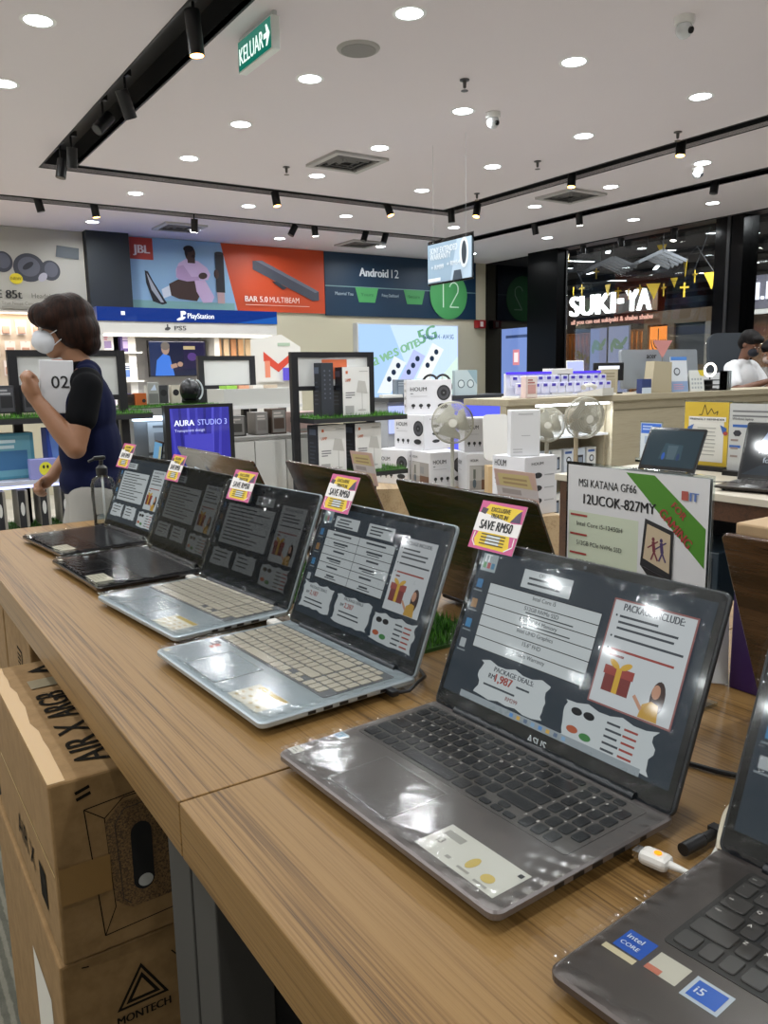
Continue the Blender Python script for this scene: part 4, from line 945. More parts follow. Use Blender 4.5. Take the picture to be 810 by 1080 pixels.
a.text('5G', w*.10, .30, .30, EM('#79b48d', .85), 'L', .03, rot=.3); a.text('Galaxy A14 - A14 5G', w*.13, h*.33, .1, EM('#4a6a9a', .7), 'L', .01, width=w*.32)
for k, c_ in ((0, '#e6eef8'), (1, '#b9c4f0'), (2, '#eef4f4')):
    ox, oy = -w*.34+.36*k, -h*.36+.10*k
    a.poly([(ox, oy), (ox+.24, oy-.02), (ox+.54, oy+.44), (ox+.32, oy+.54)], EM(c_, 1.)); a.up()
    for j in range(3): a.ell(ox+.22+.085*j, oy+.20+.1*j, .042, .042, EM('#2d3f5c', .6), 16)
a.build('print', t)
# red call point high on the wall end
t = thing('fire_alarm', 'small red alarm box on the wall at the right end of the navy banner', 'alarm', tuple(atY(506, 342, 10.2)))
MB().b2((-.09, -.05, -.065), (.09, .045, .065), D('#8e2023', .35), bev=.01).b2((-.03, -.053, -.04), (.03, -.049, .04), D('#d8d4d0', .4)).build('alarm_body', t)

# matte black casing that ends the glossy wall
struct(MB().b2((8.68, 8.5, 0), (8.84, 9.1, CZ), D('#050506', .3, spec=.12)).build('wall_right_end'))

pa, pb = atX(529, 375, 8.82), atX(560, 375, 8.82); zt_ = atX(545, 346, 8.82).z; zb_ = .55; w = pa.y-pb.y; h = zt_-zb_  # glowing panel drawn in for the lightbox as mirrored by the black wall
t = thing('lightbox_reflection', 'tall dim blue digital panel with green plants on the black glossy wall', 'screen', (8.82, (pa.y+pb.y)/2, (zt_+zb_)/2)); MB().b2((0, -w/2-.01, -h/2-.01), (.028, w/2+.01, h/2+.01), BLACK).build('casing', t)
a = Art((-.0005, 0, 0), (0, -1, 0), (0, 0, 1), .001); a.rect(-w/2, -h/2, w/2, h/2, EM('#7f9be0', .75)); a.up(); a.poly([(-w*.1, -h/2), (w/2, -h/2), (w/2, h*.05), (w*.2, h*.0)], EM('#6f9c8e', .6)).rect(-w*.1, h*.12, w*.12, h*.28, EM('#e08a94', .9)); a.up().rect(-w*.06, h*.15, w*.08, h*.25, EM('#f4e4e6', 1.)).rect(-w*.35, h*.40, w*.42, h*.43, EM('#3c5184', .6)); a.build('picture', t)
# ---------------------------------------------------------------- console booth on the back wall
x0 = atY(102, 330, 9.2).x; x1 = atY(292, 335, 9.2).x; zt = atY(200, 326, 9.2).z; zb = atY(200, 340, 9.2).z; zs = atY(200, 352, 9.2).z
W = x1-x0; t = thing('display_booth', 'white display booth with a glowing blue header against the back wall', 'display booth', ((x0+x1)/2, 9.2, 0))
MB().b2((-W/2, 0, zb), (W/2, .86, zt), D('#1d3f8f', .4)).build('header', t)
MB().b2((-W/2, .02, zs), (W/2, .86, zb-.001), D('#dcdad6', .5)).build('fascia', t)
for sx in (-1, 1): MB().b2((sx*W/2-.02*(sx > 0)-.0, .02, 0), (sx*W/2+.06*(-sx)+.0, .86, zs-.001), D('#d7d4cf', .5)).build('side_panel', t)
MB().b2((-W/2+.07, .9, 0), (W/2-.07, .98, zs-.001), D('#b7b6b6', .5)).build('back_panel', t)
MB().b2((W*.19, .4, 0), (W*.22, .81, zs-.001), D('#d7d4cf', .5)).build('divider', t)
MB().b2((-W*.30, .4, 0), (-W*.26, .81, zs-.001), D('#d7d4cf', .5)).build('divider', t)
a = Art((0, -.001, (zt+zb)/2), (1, 0, 0), (0, 0, 1), .0015); hh = zt-zb
a.rect(-W/2, -hh/2, W/2, hh/2, EM('#0a3c9c', .65)); a.up(); a.poly([(W*.24, -hh/2), (W/2, -hh/2), (W/2, hh*.1)], EM('#1d66c8', .7)); wt = EM('#eef4ff', 1.2)
a.text('PlayStation', -.06, -.03, .085, wt, 'L', .012, width=.32); a.line((-.13, -.05), (-.13, .05), .024, wt).ell(-.108, .03, .03, .022, wt).ell(-.14, -.035, .055, .016, wt, rot=.3); a.rect(-W*.38, -.01, -W*.36, .03, wt)
a.build('header_print', t)
a = Art((0, .018, (zb+zs)/2), (1, 0, 0), (0, 0, 1), .0015); a.text('PS5', -.22, -.025, .07, D('#4a4a4c', .5), 'L', .01, width=.14); a.ell(-.30, -.01, .035, .018, D('#4a4a4c', .5), rot=.2).line((-.30, -.03), (-.30, .04), .015, D('#4a4a4c', .5)); a.build('fascia_print', t)
ms = MB(); ms.b2((-W/2+.07, .05, zs-.03), (W/2-.07, .12, zs-.012), EM('#fff2e2', 5.)); ms.build('strip_light', t)
ld2 = bpy.data.lights.new('booth_light', 'AREA'); ld2.shape = 'RECTANGLE'; ld2.size = W-.3; ld2.size_y = .06; ld2.energy = 14; ld2.color = (1, .93, .86)
lo = bpy.data.objects.new('booth_lamp', ld2); COL.objects.link(lo); lo.location = ((x0+x1)/2, 9.3, zs-.04)
# television in the booth
Yt = 9.78; xa = atY(158, 380, Yt).x; xb = atY(217, 380, Yt).x; za = atY(188, 396, Yt).z; zc = atY(188, 360, Yt).z; w, h = xb-xa, zc-za
t = thing('television', 'flat television showing a man in blue, hung in the console booth', 'television', ((xa+xb)/2, Yt, (za+zc)/2))
MB().b2((-w/2-.012, 0, -h/2-.012), (w/2+.012, .05, h/2+.012), BLACK, bev=.004).b2((-.1, .05, -.1), (.1, .225, .1), DARK).build('casing', t)
a = Art((0, -.0005, 0), (1, 0, 0), (0, 0, 1), .001); a.rect(-w/2, -h/2, w/2, h/2, EM('#141b3a', .9)); a.up(); a.rect(-w/2, -h/2, -w*.2, h/2, EM('#24345e', .8)).rect(w*.1, -h*.3, w/2, h/2, EM('#231f45', .8)); a.up()
a.poly([(-w*.42, -h/2), (-w*.38, -.02), (-w*.26, .06), (-w*.15, .03), (-w*.08, -h/2)], EM('#3f78d8', 1.)).ell(-w*.22, .12, .05, .075, EM('#b99a88', .8)).ell(-w*.22, .15, .055, .05, EM('#8a8078', .7)); a.up().line((-w*.14, -.1), (-.02, -.08), .05, EM('#c09a84', .8)).ell(.02, -.07, .035, .03, EM('#c09a84', .8))
a.ell(w*.25, .02, .06, .05, EM('#5b3f86', .8)).bars(w*.1, h*.36, w*.42, 1, .05, .04, EM('#c9b58a', .9), 1); a.build('screen', t)
# goods in the booth's left bay: boxes on small shelves
def rbox(label, p, size, rz, base, front=None, left=None, name='retail_box', grp=None, cat='box', right=None):
    """box standing at p (bottom centre)"""
    w, d, h = size; t = thing(name, label, cat, p, math.radians(rz), grp)
    MB().box((0, 0, h/2), size, base, bev=.004 if max(size) > .12 else 0).build('box_body', t)
    if front: a = Art((0, -d/2, h/2), (1, 0, 0), (0, 0, 1), .0008); front(a, w, h); a.build('front_print', t)
    if left: a = Art((-w/2, 0, h/2), (0, -1, 0), (0, 0, 1), .0008); left(a, d, h); a.build('side_print', t)
    return t
def plain(c1, c2, c3, seed=0):
    def f(a, w, h):
        rnd = random.Random(seed); a.rect(-w*.42, -h*.44, w*.42, h*.44, D(c1, .5)); a.up(); a.rect(-w*.34, -h*.3, w*.34, h*.12, D(c2, .5)).bars(-w*.34, h*.36, w*.3, 2, h*.12, h*.07, D(c3, .5), seed)
    return f
sx0 = (x0+x1)/2-W/2
t = thing('wall_shelf', 'white shelves in the left bay of the console booth', 'shelf', (sx0+.33, 9.75, 0))
for z in (1.0, 1.35, 1.68): MB().b2((-.25, -.2, z-.02), (.25, .255, z), D('#dedbd6', .5)).build('shelf_board', t)
cl3 = [('#e8e4e6', '#8a7aa8', '#c86a8a'), ('#4a3a78', '#b8a8d8', '#e0d0f0'), ('#f0e6da', '#c99a5a', '#8a6a3a'), ('#dfe4ea', '#5a7ab8', '#3a4a6a')]
k = 0
for z in (1.0, 1.35, 1.68):
    for dx in (-.14, .1):
        c_ = cl3[k % 4]; rbox('%s accessory box on the %s shelf of the console booth, %s one' % (('pale', 'violet', 'cream', 'blue-grey')[k % 4], {1.0: 'lowest', 1.35: 'middle', 1.68: 'top'}[z], 'left' if dx < 0 else 'right'), (sx0+.33+dx, 9.66, z), (.16, .1, .2), 0, D(c_[0], .5), plain(*c_, k), grp='accessory boxes in the console booth'); k += 1

# pegboard of small hanging packs at the far left
t = thing('pegboard', 'lit cream pegboard on the back wall at the far left', 'pegboard', (.95, YW-.001, 1.85))
MB().b2((-1.6, -.03, -.8), (1.22, 0, .3), D('#d8c4ae', .6)).build('panel', t)
MB().b2((-1.6, -.12, .29), (1.22, 0, .31), D('#cfc8c0', .5)).build('canopy', t); MB().b2((-1.5, -.1, .277), (1.2, -.04, .2885), EM('#ffe6c4', 3.)).build('strip_light', t)
ld3 = bpy.data.lights.new('pegboard_light', 'AREA'); ld3.shape = 'RECTANGLE'; ld3.size = 2.5; ld3.size_y = .05; ld3.energy = 9; ld3.color = (1, .9, .78)
lo = bpy.data.objects.new('pegboard_lamp', ld3); COL.objects.link(lo); lo.location = (1.1, YW-.16, 2.1)
pk0 = None; k = 0
for r_, z in enumerate((1.98, 1.74, 1.52)):
    for i in range(7):
        x = 1.12+.165*i+.03*(r_ % 2)
        t = thing('accessory_pack', 'pink and white hanging pack, %s row of the cream pegboard, %d from the left' % (('top', 'middle', 'bottom')[r_], i+1), 'accessory pack', (x, YW-.045, z), 0, 'packs on the cream pegboard')
        if pk0 is None:
            o1 = MB().b2((-.055, -.012, -.09), (.055, .0, .08), D('#e6d9d2', .5)).build('card', t); o2 = MB().b2((-.04, -.03, -.075), (.04, -.012, .01), D('#c69a86', .4), bev=.006).build('product', t)
            o3 = MB().cyl((0, .015, .07), (0, -.06, .07), .004, CHROME, 8).build('hook', t); pk0 = (o1, o2, o3)
        else:
            for q in pk0: c = q.copy(); COL.objects.link(c); c.parent = t

# lit plinth with a big red M, and the bay of warm hanging goods right of the television
p = atT(296, 402, 8.0); t = thing('display_tower', 'white display tower with a big orange red M beside the console booth', 'display stand', (p.x, p.y, 0), math.radians(-25)); zt2 = atT(296, 354, 8.0).z
MB().prism([(-.28, 0), (.2, 0), (.2, zt2-.12), (.02, zt2), (-.28, zt2-.04)], -.14, .14, D('#d9d6cf', .5), Matrix(((1, 0, 0, 0), (0, 0, 1, 0), (0, 1, 0, 0), (0, 0, 0, 1)))).build('tower_body', t)
a = Art((0, -.141, zt2-.25), (1, 0, 0), (0, 0, 1), .0015); rd = D('#cf4630', .5); rl = D('#e08a6c', .5)
a.poly([(-.16, .09), (-.02, -.03), (.12, .08), (.19, .04), (.19, -.02), (.12, .01), (-.02, -.11), (-.16, .0)], rd).rect(-.15, -.16, -.1, .0, rl).rect(.11, -.16, .16, .0, rl); a.up().rect(-.02, .14, .1, .17, D('#a5b8a2', .5)); a.build('print', t)
MB().b2((.02, -.2, zt2-.44), (.28, -.19, zt2-.32), EM('#6a5ae0', .8)).b2((-.22, -.19, zt2-.44), (.3, -.15, zt2-.45), D('#cfccc6', .5)).build('lit_tablet', t)
t = thing('wall_shelf', 'shelf bay with warm lit hanging goods right of the television', 'shelf', tuple(atY(255, 372, 9.8)))
MB().b2((-.42, -.05, -.1), (.42, .1, -.08), D('#d0ccc6', .5)).b2((-.42, -.06, .32), (.45, .1, .34), D('#d6d2cc', .5)).build('shelf_board', t)
gd = MB()
for i in range(8): gd.b2((-.36+.1*i, -.04, -.06), (-.29+.1*i, -.01, .17), D(('#d8a878', '#e2c7a2', '#c98f62')[i % 3], .5))
gd.build('hanging_goods', t)
MB().b2((-.4, -.03, .3), (.42, .0, .315), EM('#fff0dc', 3.)).build('strip_light', t)
for k_, (px, py, lab) in enumerate(((345, 357, 'left'), (338, 352, 'right'))): pass

# ---------------------------------------------------------------- black frame racks with grass shelves
M_post = D('#15151a', .45); M_head = D('#c9cac8', .5)
def rack(label, x0, x1, y, ztop, zh, shelves, sq=True, depth=.22, sx=(-.12, .14), orange=(.35, .68)):
    t = thing('display_rack', label, 'display rack', ((x0+x1)/2, y, 0), 0, 'black frame racks with grass shelves'); w = (x1-x0)/2
    for s in (-1, 1): MB().b2((s*w-.024, -.02, 0), (s*w+.024, .02, ztop), M_post).build('post', t)
    MB().b2((-w+.02, -.018, ztop-.035), (w-.02, .018, ztop), M_post).b2((-w+.02, -.018, zh-.03), (w-.02, .018, zh), M_post).build('crossbar', t)
    hp = MB().b2((-w+.021, -.008, zh), (w-.021, .008, ztop-.035), M_head).build('header_panel', t)
    if sq:
        a = Art((0, -.009, (zh+ztop-.035)/2), (1, 0, 0), (0, 0, 1), .001); hh = (ztop-.035-zh)/2
        a.rect(-w+2*w*orange[0], -hh*.55, -w+2*w*orange[1], hh*.85, D('#c9653c', .5)); a.build('orange_square', hp)
    for z in shelves:
        sh = MB().b2((-w+sx[0], -.06-depth/2, z-.04), (w+sx[1], depth/2+.06, z-.012), D('#26262a', .5)).build('shelf', t)
        g = grass_mat(2*w+sx[1]-sx[0], depth+.12, 1500, .03, int(z*100)); go = g.build('grass_cover', sh); go.location = ((sx[0]+sx[1])/2, 0, z-.012); go['kind'] = 'stuff'
    return t
RY = 4.83
man_rack = rack('black frame rack with white header behind the walking man', .78, 1.365, RY, 1.525, 1.27, (1.17, .56), True, sx=(-.3, .12))
rack('black frame rack with white header and orange square, lamp boxes on its grass shelf', 2.50, 3.10, RY, 1.515, 1.29, (1.085, .70), True, sx=(.05, .2))
rack('smaller black frame rack standing behind the white counter', 2.36, 2.80, 6.15, 1.53, 1.30, (), False)
# goods on the rack behind the man
for i in range(5):
    x = .60+.125*i
    rbox('dark packaged case on the grass shelf behind the walking man, %d from the left' % (i+1), (x, RY-.02, 1.185), (.09, .05, .15), 8, D('#2c2c30', .5), plain('#4a4a50', '#222226', '#a8a8ac', i), grp='dark cases on the rack behind the man')
for i in range(7):
    x = .52+.11*i
    rbox('upright slim box on the lower shelf behind the walking man, %d from the left' % (i+1), (x, RY-.10, .575), (.05, .2, .205), 0, D('#8f8a80', .5), lambda a, w, h: (a.rect(-w*.5, -h*.5, w*.2, h*.5, D('#1d1d20', .5)), a.up(), a.ell(-w*.12, 0, w*.2, h*.18, D('#c8c8c4', .5))), grp='slim boxes on the lower shelf')
rbox('tall blue carrier box leaning in the rack behind the man', (.98, RY-.03, .829), (.16, .08, .27), 10, D('#27449a', .5), lambda a, w, h: a.poly([(-w*.3, -h*.4), (w*.1, -h*.4), (-w*.2, h*.4), (-w*.42, h*.4)], D('#5d7fc4', .5)))
rbox('teal box stacked beside the blue one in the rack behind the man', (.72, RY-.02, .829), (.24, .1, .25), 4, D('#4f8fa4', .5), plain('#6aa3b4', '#3d6f9a', '#c8dce0', 4))
rbox('small box with a round yellow face in the rack behind the man', (.86, RY-.16, .829), (.14, .06, .11), 0, D('#8d8fc8', .5), lambda a, w, h: (a.ell(.01, 0, .034, .038, D('#d8d23a', .5)), a.up(), a.ell(0, .012, .006, .01, INK, 10), a.ell(.02, .012, .006, .01, INK, 10)))
rx = .84-man_rack.location.x
MB().b2((rx-.38, -.2, .805), (rx+.42, .12, .828), D('#c4c6d6', .4)).build('lit_shelf', man_rack); MB().b2((rx-.38, -.2, .79), (rx+.42, -.18, .804), EM('#b9c2ff', 2.)).build('strip_light', man_rack); MB().b2((rx-.06, -.02, .57), (rx-.03, .02, .805), M_post).build('bracket', man_rack)

# grass topped island between the racks, purple speaker poster on its front
GX0, GX1, GY = 1.47, 2.06, 4.95; gz = 1.19
t = thing('display_island', 'grey island with a grass top carrying speakers, behind the purple poster', 'display island', ((GX0+GX1)/2, GY+.25, 0)); w = (GX1-GX0)/2
MB().b2((-w, -.25, gz-.06), (w, .25, gz-.012), D('#8e8f8c', .5)).build('top_board', t)
MB().b2((-w+.02, -.12, 0), (w-.02, .2, gz-.061), D('#77797a', .5)).build('body', t)
g = grass_mat(2*w, .5, 2500, .02, 5).build('grass_cover', t); g.location = (0, 0, gz-.012); g['kind'] = 'stuff'
MB().b2((-w+.01, -.22, gz-.09), (w*.1, -.13, gz-.062), EM('#cfe6ff', 4.)).build('strip_light', t)
for k in range(2):
    x = -w*.42; z = .99-.21*k
    fr_ = MB().b2((x-.065, -.135, z-.095), (x+.065, -.121, z+.095), D('#b6babc', .4)).build('paper_frame', t)
    a = Art((x, -.1352, z), (1, 0, 0), (0, 0, 1), .001); a.rect(-.035, .06, .035, .075, D('#6a6c6e', .5)).rect(-.03, -.05, .03, .03, D('#8e9296', .5)); a.build('paper_print', fr_)
Ya = 4.80; xa = atY(181, 470, Ya).x; xb = atY(243, 470, Ya).x; za = .55; zc = atY(210, 430, Ya).z; w, h = xb-xa, zc-za
t = thing('poster_stand', 'glowing purple speaker poster in a black frame on the island front', 'poster', ((xa+xb)/2, Ya, 0))
MB().b2((-w/2-.03, 0, za-.03), (w/2+.03, .05, zc+.02), BLACK).build('frame', t)
MB().b2((-.03, .0, 0), (.03, .05, za-.03), BLACK).b2((-.2, -.1, 0), (.2, .15, .012), BLACK).build('stand', t)
a = Art((0, -.0005, (za+zc)/2), (1, 0, 0), (0, 0, 1), .001); a.rect(-w/2, -h/2, w/2, h/2, EM('#3836a8', .75)); a.up()
for k in range(7): a.poly([(-w*.5+w*.14*k, h/2), (-w*.46+w*.14*k, h/2), (-w*.4+w*.12*k, -h*.1), (-w*.45+w*.12*k, -h*.1)], EM(('#4a48c4', '#2c2a88', '#5a58d8')[k % 3], .75))
a.rect(-w*.28, h*.0, w*.2, h*.24, EM('#4e4cc8', .8)); a.poly([(-w/2, -h*.24), (w/2, -h*.1), (w/2, -h/2), (-w/2, -h/2)], EM('#6c68e8', .85)); a.up()
a.ell(-.02, -h*.36, w*.28, h*.13, EM('#1a184a', .5), rot=-.2); a.text('AURA', -w*.44, h*.33, .05, EM('#dfe4ff', 1.2), 'L', .02, width=w*.33); a.text('STUDIO 3', -w*.05, h*.33, .05, EM('#a9b4ff', 1.), 'L', .005, width=w*.5); a.text('Transparent design', -w*.44, h*.27, .024, EM('#c9d0ff', 1.), 'L', .01, width=w*.5); a.build('print', t)
# speakers on the island
def on_island(px, py): return atZ(px, py, gz+.002)
p = on_island(181, 424); rbox('black box speaker on the grass island below the television', (p.x, 5.2, gz+.004), (.13, .12, .09), 0, BLACK, lambda a, w, h: a.rect(-w*.45, -h*.45, w*.45, h*.45, D('#202024', .7)), name='box_speaker', cat='speaker')
t = thing('dome_speaker', 'round black dome speaker with a pale crescent on the grass island', 'speaker', (1.885, 5.12, gz+.004))
MB().lathe([(.045, 0), (.055, .01), (.06, .02)], BLACK, n=28).build('base', t); MB().ell((0, 0, .085), (.066, .066, .078), D('#17181c', .25)).build('dome', t)
pts = [(.066*math.sin(an)*.9+.012, -.042, .085+.07*math.cos(an)) for an in [math.radians(20+14*i) for i in range(10)]]; MB().tube(pts, .006, D('#cfd6dc', .3)).build('crescent_trim', t)
rbox('orange cube speaker at the left of the grass island', (1.56, 5.15, gz+.004), (.07, .07, .075), 0, D('#b4591f', .5), lambda a, w, h: a.ell(.018, -.01, .012, .012, INK, 14), name='box_speaker', cat='speaker')
rbox('dark brown cube speaker beside the orange one on the grass island', (1.495, 5.17, gz+.004), (.06, .07, .07), 0, D('#3a2a22', .5), lambda a, w, h: a.ell(0, 0, .02, .02, D('#241a15', .6), 16), name='box_speaker', cat='speaker')
rbox('grey info card standing on the grass island left of the black box speaker', (1.655, 5.16, gz+.004), (.07, .015, .14), 0, D('#9a9c98', .5), lambda a, w, h: (a.poly([(-.03, -.06), (.03, -.06), (.03, 0), (-.03, 0)], D('#6e706e', .5)), a.poly([(-.02, .02), (.01, .06), (.02, .02)], D('#c8d4e8', .5))), name='info_card', cat='card')
for k in range(4):
    rbox('small upright speaker at the back of the grass island, %d from the left' % (k+1), (1.70+.085*k, 5.37, gz+.004), (.06, .05, .12), 0, D(('#b9b7b0', '#3a3a3e', '#c9c2b2', '#4a4a4e')[k], .4), lambda a, w, h: a.ell(0, .01, w*.36, w*.36, INK, 18), name='box_speaker', cat='speaker', grp='small speakers at the back of the island')

# white counter on black legs, white cabinet below
xa, xb = 2.34, 3.02; t = thing('display_counter', 'white slab counter on black legs behind the black frame racks', 'counter', ((xa+xb)/2, 5.7, 0)); w = (xb-xa)/2
MB().b2((-w, 0, 1.12), (w, .4, 1.145), D('#d5d5d3', .4)).build('ledge', t)
MB().b2((-w+.03, .02, 1.146), (w-.03, .38, 1.27), D('#b9b9b4', .5)).build('slab', t)
for x in (-w+.05, -.1, w-.12): MB().b2((x-.025, .1, 0), (x+.025, .15, 1.119), BLACK).build('leg', t)
for x, c_, lab in ((2.46, '#8fc04a', 'green'), (2.56, '#d49a7a', 'salmon'), (2.68, '#d8d4cc', 'white'), (2.8, '#c9b7a2', 'tan')): rbox('flat %s leaflet pack lying on the white slab counter' % lab, (x, 5.85, 1.271), (.09, .12, .025), 5, D(c_, .5), None, name='leaflet_pack', cat='leaflet')
t = thing('storage_cabinet', 'low white cabinet with four plain doors behind the laptops', 'cabinet', (2.56, 5.12, 0)); MB().b2((-.48, .0, .02), (.48, .35, .93), D('#cfcdc9', .5)).b2((-.49, -.01, .93), (.49, .36, .95), D('#8c8a86', .5)).build('cabinet_body', t)
for k in range(4): MB().b2((-.475+.24*k, -.016, .06), (-.245+.24*k, -.001, .92), D('#c9c7c2', .5)).build('door', t)
for x, lab, c_, s_ in ((2.22, 'dark shelf speaker', '#3c3a36', (.2, .14, .14)), (2.44, 'grey boxed device', '#6f6a66', (.1, .14, .16)), (2.58, 'brown framed device', '#4a3a30', (.12, .12, .18)), (2.80, 'pink and grey carton', '#a88f88', (.2, .14, .15))):
    rbox('%s on top of the low white cabinet' % lab, (x, 5.3, .952), s_, 0, D(c_, .5), plain('#7d7a76', c_, '#b8b0a8', int(x*10)), grp=None)
# lamp boxes
def lampface(a, w, h):
    a.rect(-w/2, -h/2, w/2, h/2, D('#dfdedb', .5)); a.up(); g = D('#b8b6b2', .5); rd = D('#c8683c', .5)
    a.rect(-w*.38, h*.36, -w*.3, h*.42, rd).text('LAMP', -w*.4, h*.2, .03, rd, 'L', .01, width=w*.2).rect(w*.12, h*.4, w*.44, h*.42, g)
    a.poly([(w*.0, -h*.02), (w*.42, -h*.06), (w*.34, h*.2), (w*.08, h*.22)], D('#bcbab5', .5)).rect(w*.2, -h*.4, w*.225, -h*.02, g).ell(w*.2, -h*.4, w*.16, h*.02, g, 16)
    a.bars(-w*.4, -h*.02, -w*.05, 3, h*.05, h*.022, D('#77767a', .5), 2).rect(-w*.42, -h*.48, -w*.1, -h*.3, D('#a9a8a6', .5))
def lampside(a, w, h): a.rect(-w/2, -h/2, w/2, h/2, D('#232730', .5)); a.up(); a.rect(-w*.3, h*.3, w*.3, h*.42, D('#5a6478', .5)).bars(-w*.3, h*.15, w*.3, 6, h*.08, h*.03, D('#3f4654', .5), 1)
for px, py, X_, z_, lab in ((376, 432, 2.90, 1.087, 'boxed white table lamp on the upper grass shelf of the orange square rack'), (352, 490, 2.70, .702, 'boxed white table lamp on the lower shelf, left of two'), (395, 496, 2.99, .702, 'boxed white table lamp on the lower shelf, right of two')):
    rbox(lab, (X_+.02, RY-.03, z_), (.215, .15, .325), 0, D('#d9d8d5', .5), lampface, lampside, name='lamp_box', grp='boxed table lamps')
rbox('tall dark grey speaker box left of the upper boxed lamp', (2.70, RY-.04, 1.087), (.10, .11, .355), 0, D('#2a2d33', .5), lambda a, w, h: (a.rect(-w*.45, -h*.48, w*.45, h*.48, D('#32363e', .5)), a.up(), [a.ell(-.02+.04*(k % 2), h*.35-.03*(k//2), .007, .007, D('#565c68', .5), 10) for k in range(14)]), lampside)

# ---------------------------------------------------------------- cartons of fan heads, fans
def houm(icons=True, disc=(.62, .5), top=.18):
    def f(a, w, h):
        a.rect(-w/2, -h/2, w/2, h/2, D('#dddcdf', .5)); a.up(); k = D('#2a2a2c', .5)
        a.text('HOUM', -w*.42, h*top, h*.16, k, 'L', .008, width=w*.36); a.rect(-w*.42, h*.09, -w*.36, h*.12, D('#8a8a8c', .5)).rect(-w*.42, h*.02, -w*.05, h*.035, D('#bbbabc', .5))
        if disc:
            cx, cy = (disc[0]-.3)*w, .12*h; r = min(.17*w, .2*h); a.ell(cx, cy, r, r*1.12, k); a.up().ell(cx, cy, r*.8, r*.9, D('#4a4a4e', .5)); a.up().ell(cx, cy, r*.45, r*.5, D('#222224', .5)); a.up().ell(cx, cy, r*.12, r*.12, D('#77777a', .5)); a.ell(cx-.02*w, -h*.26, r*.75, r*.38, k)
        if icons:
            for i in range(3): a.ell(-w*.36+w*.17*i, -h*.24, w*.045, h*.05, k, 14).rect(-w*.375+w*.17*i, -h*.33, -w*.345+w*.17*i, -h*.28, D('#5a5a5c', .5))
    return f
def roomface(a, w, h):
    a.rect(-w/2, -h/2, w/2, h/2, D('#dddcdf', .5)); a.up(); a.text('HOUM', -w*.4, h*.3, h*.1, D('#3a3a3c', .5), 'L', .01, width=w*.26); a.rect(-w*.42, -h*.45, w*.44, h*.2, D('#a19c98', .5)); a.up()
    a.rect(-w*.02, -h*.45, w*.44, -h*.18, D('#6a4a38', .5)).rect(-w*.42, -h*.2, -w*.02, h*.18, D('#b9b7b4', .5)).rect(w*.0, -h*.12, w*.2, h*.08, D('#8f8f90', .5)); a.up(); a.ell(-w*.26, -h*.28, w*.06, h*.12, D('#54606a', .5)).rect(-w*.3, -h*.15, -w*.22, h*.1, D('#6a6e66', .5))
def iconface(a, w, h):
    a.rect(-w/2, -h/2, w/2, h/2, D('#d6d5d8', .5)); a.up(); k = D('#2f2f32', .5); a.text('HOUM', -w*.3, h*.36, h*.07, k, 'L', .01, width=w*.36)
    for i in range(3): a.ell(-w*.1, h*.18-h*.22*i, w*.13, h*.05, k, 14).rect(w*.1, h*.17-h*.22*i, w*.4, h*.19-h*.22*i, D('#aaaaac', .5))
WB = D('#d8d7da', .5)
g = 'speaker cartons stacked behind the laptops'
def stack(lab, px, py, t_, size, rz, front, left=None, z=None):
    p = atT(px, py, t_); return rbox(lab, (p.x, p.y, z if z is not None else p.z), size, rz, WB, front, left, name='speaker_carton', grp=g, cat='carton')
T0 = 6.45; zb0 = .50; hb = .27
t = thing('display_plinth', 'low pale wood plinth under the speaker cartons', 'plinth', (3.97, 5.17, 0), math.radians(-30)); MB().b2((-.55, -.43, 0), (.55, .42, zb0-.002), wood('pale oak', ('#a58a66', '#b89c76', '#c4aa84'))).build('plinth_body', t)
stack('white carton at the bottom left of the stack, blue tinted edge', 425, 500, 6.5, (.3, .3, hb), 20, roomface, houm(), zb0)
stack('white carton at the front of the bottom row of the stack', 462, 500, 6.25, (.31, .31, hb), -8, houm(), roomface, zb0)
stack('white carton in the middle of the stack, its speaker side turned left', 447, 470, 6.45, (.33, .33, hb), 9, iconface, houm(), zb0+hb+.001)
stack('white carton alone at the top of the stack', 451, 440, 6.5, (.355, .3, hb), -31, houm(), iconface, zb0+2*hb+.002)
stack('white carton at the bottom right of the stack with a furnished room picture', 503, 508, 6.0, (.22, .28, .275), -25, roomface, houm(False, None), zb0)
stack('white carton above the one with the room picture, its black speaker disc in view', 503, 470, 6.1, (.24, .24, .25), -28, houm(), None, zb0+.276)
z2 = .52; t = thing('display_plinth', 'second pale plinth, under the cartons in front of the counter', 'plinth', (3.31, 3.55, 0), math.radians(-10)); MB().b2((-.2, -.2, 0), (.2, .2, z2-.002), wood('pale oak', ('#a58a66', '#b89c76', '#c4aa84'))).build('plinth_body', t)
p = atT(553, 512, 4.85); rbox('white carton in front of the counter with a tall white box on top', (p.x, p.y, z2), (.27, .27, .345), 2, WB, iconface, houm(False, None, .33), name='speaker_carton', cat='carton', grp=g)
rbox('tall plain white box standing on the carton left of the standing fan', (p.x-.03, p.y-.02, z2+.346), (.175, .1, .27), -30, D('#dcdcdd', .5), lambda a, w, h: (a.rect(-w*.25, h*.4, w*.25, h*.43, D('#bdbdbf', .5)), a.rect(-w*.42, -h*.36, -w*.1, -h*.34, D('#aeaeb0', .5)), a.rect(-w*.14, -h*.06, w*.16, -h*.045, D('#aeaeb0', .5)), a.rect(-w*.42, -h*.42, -w*.1, -h*.4, D('#aeaeb0', .5))))
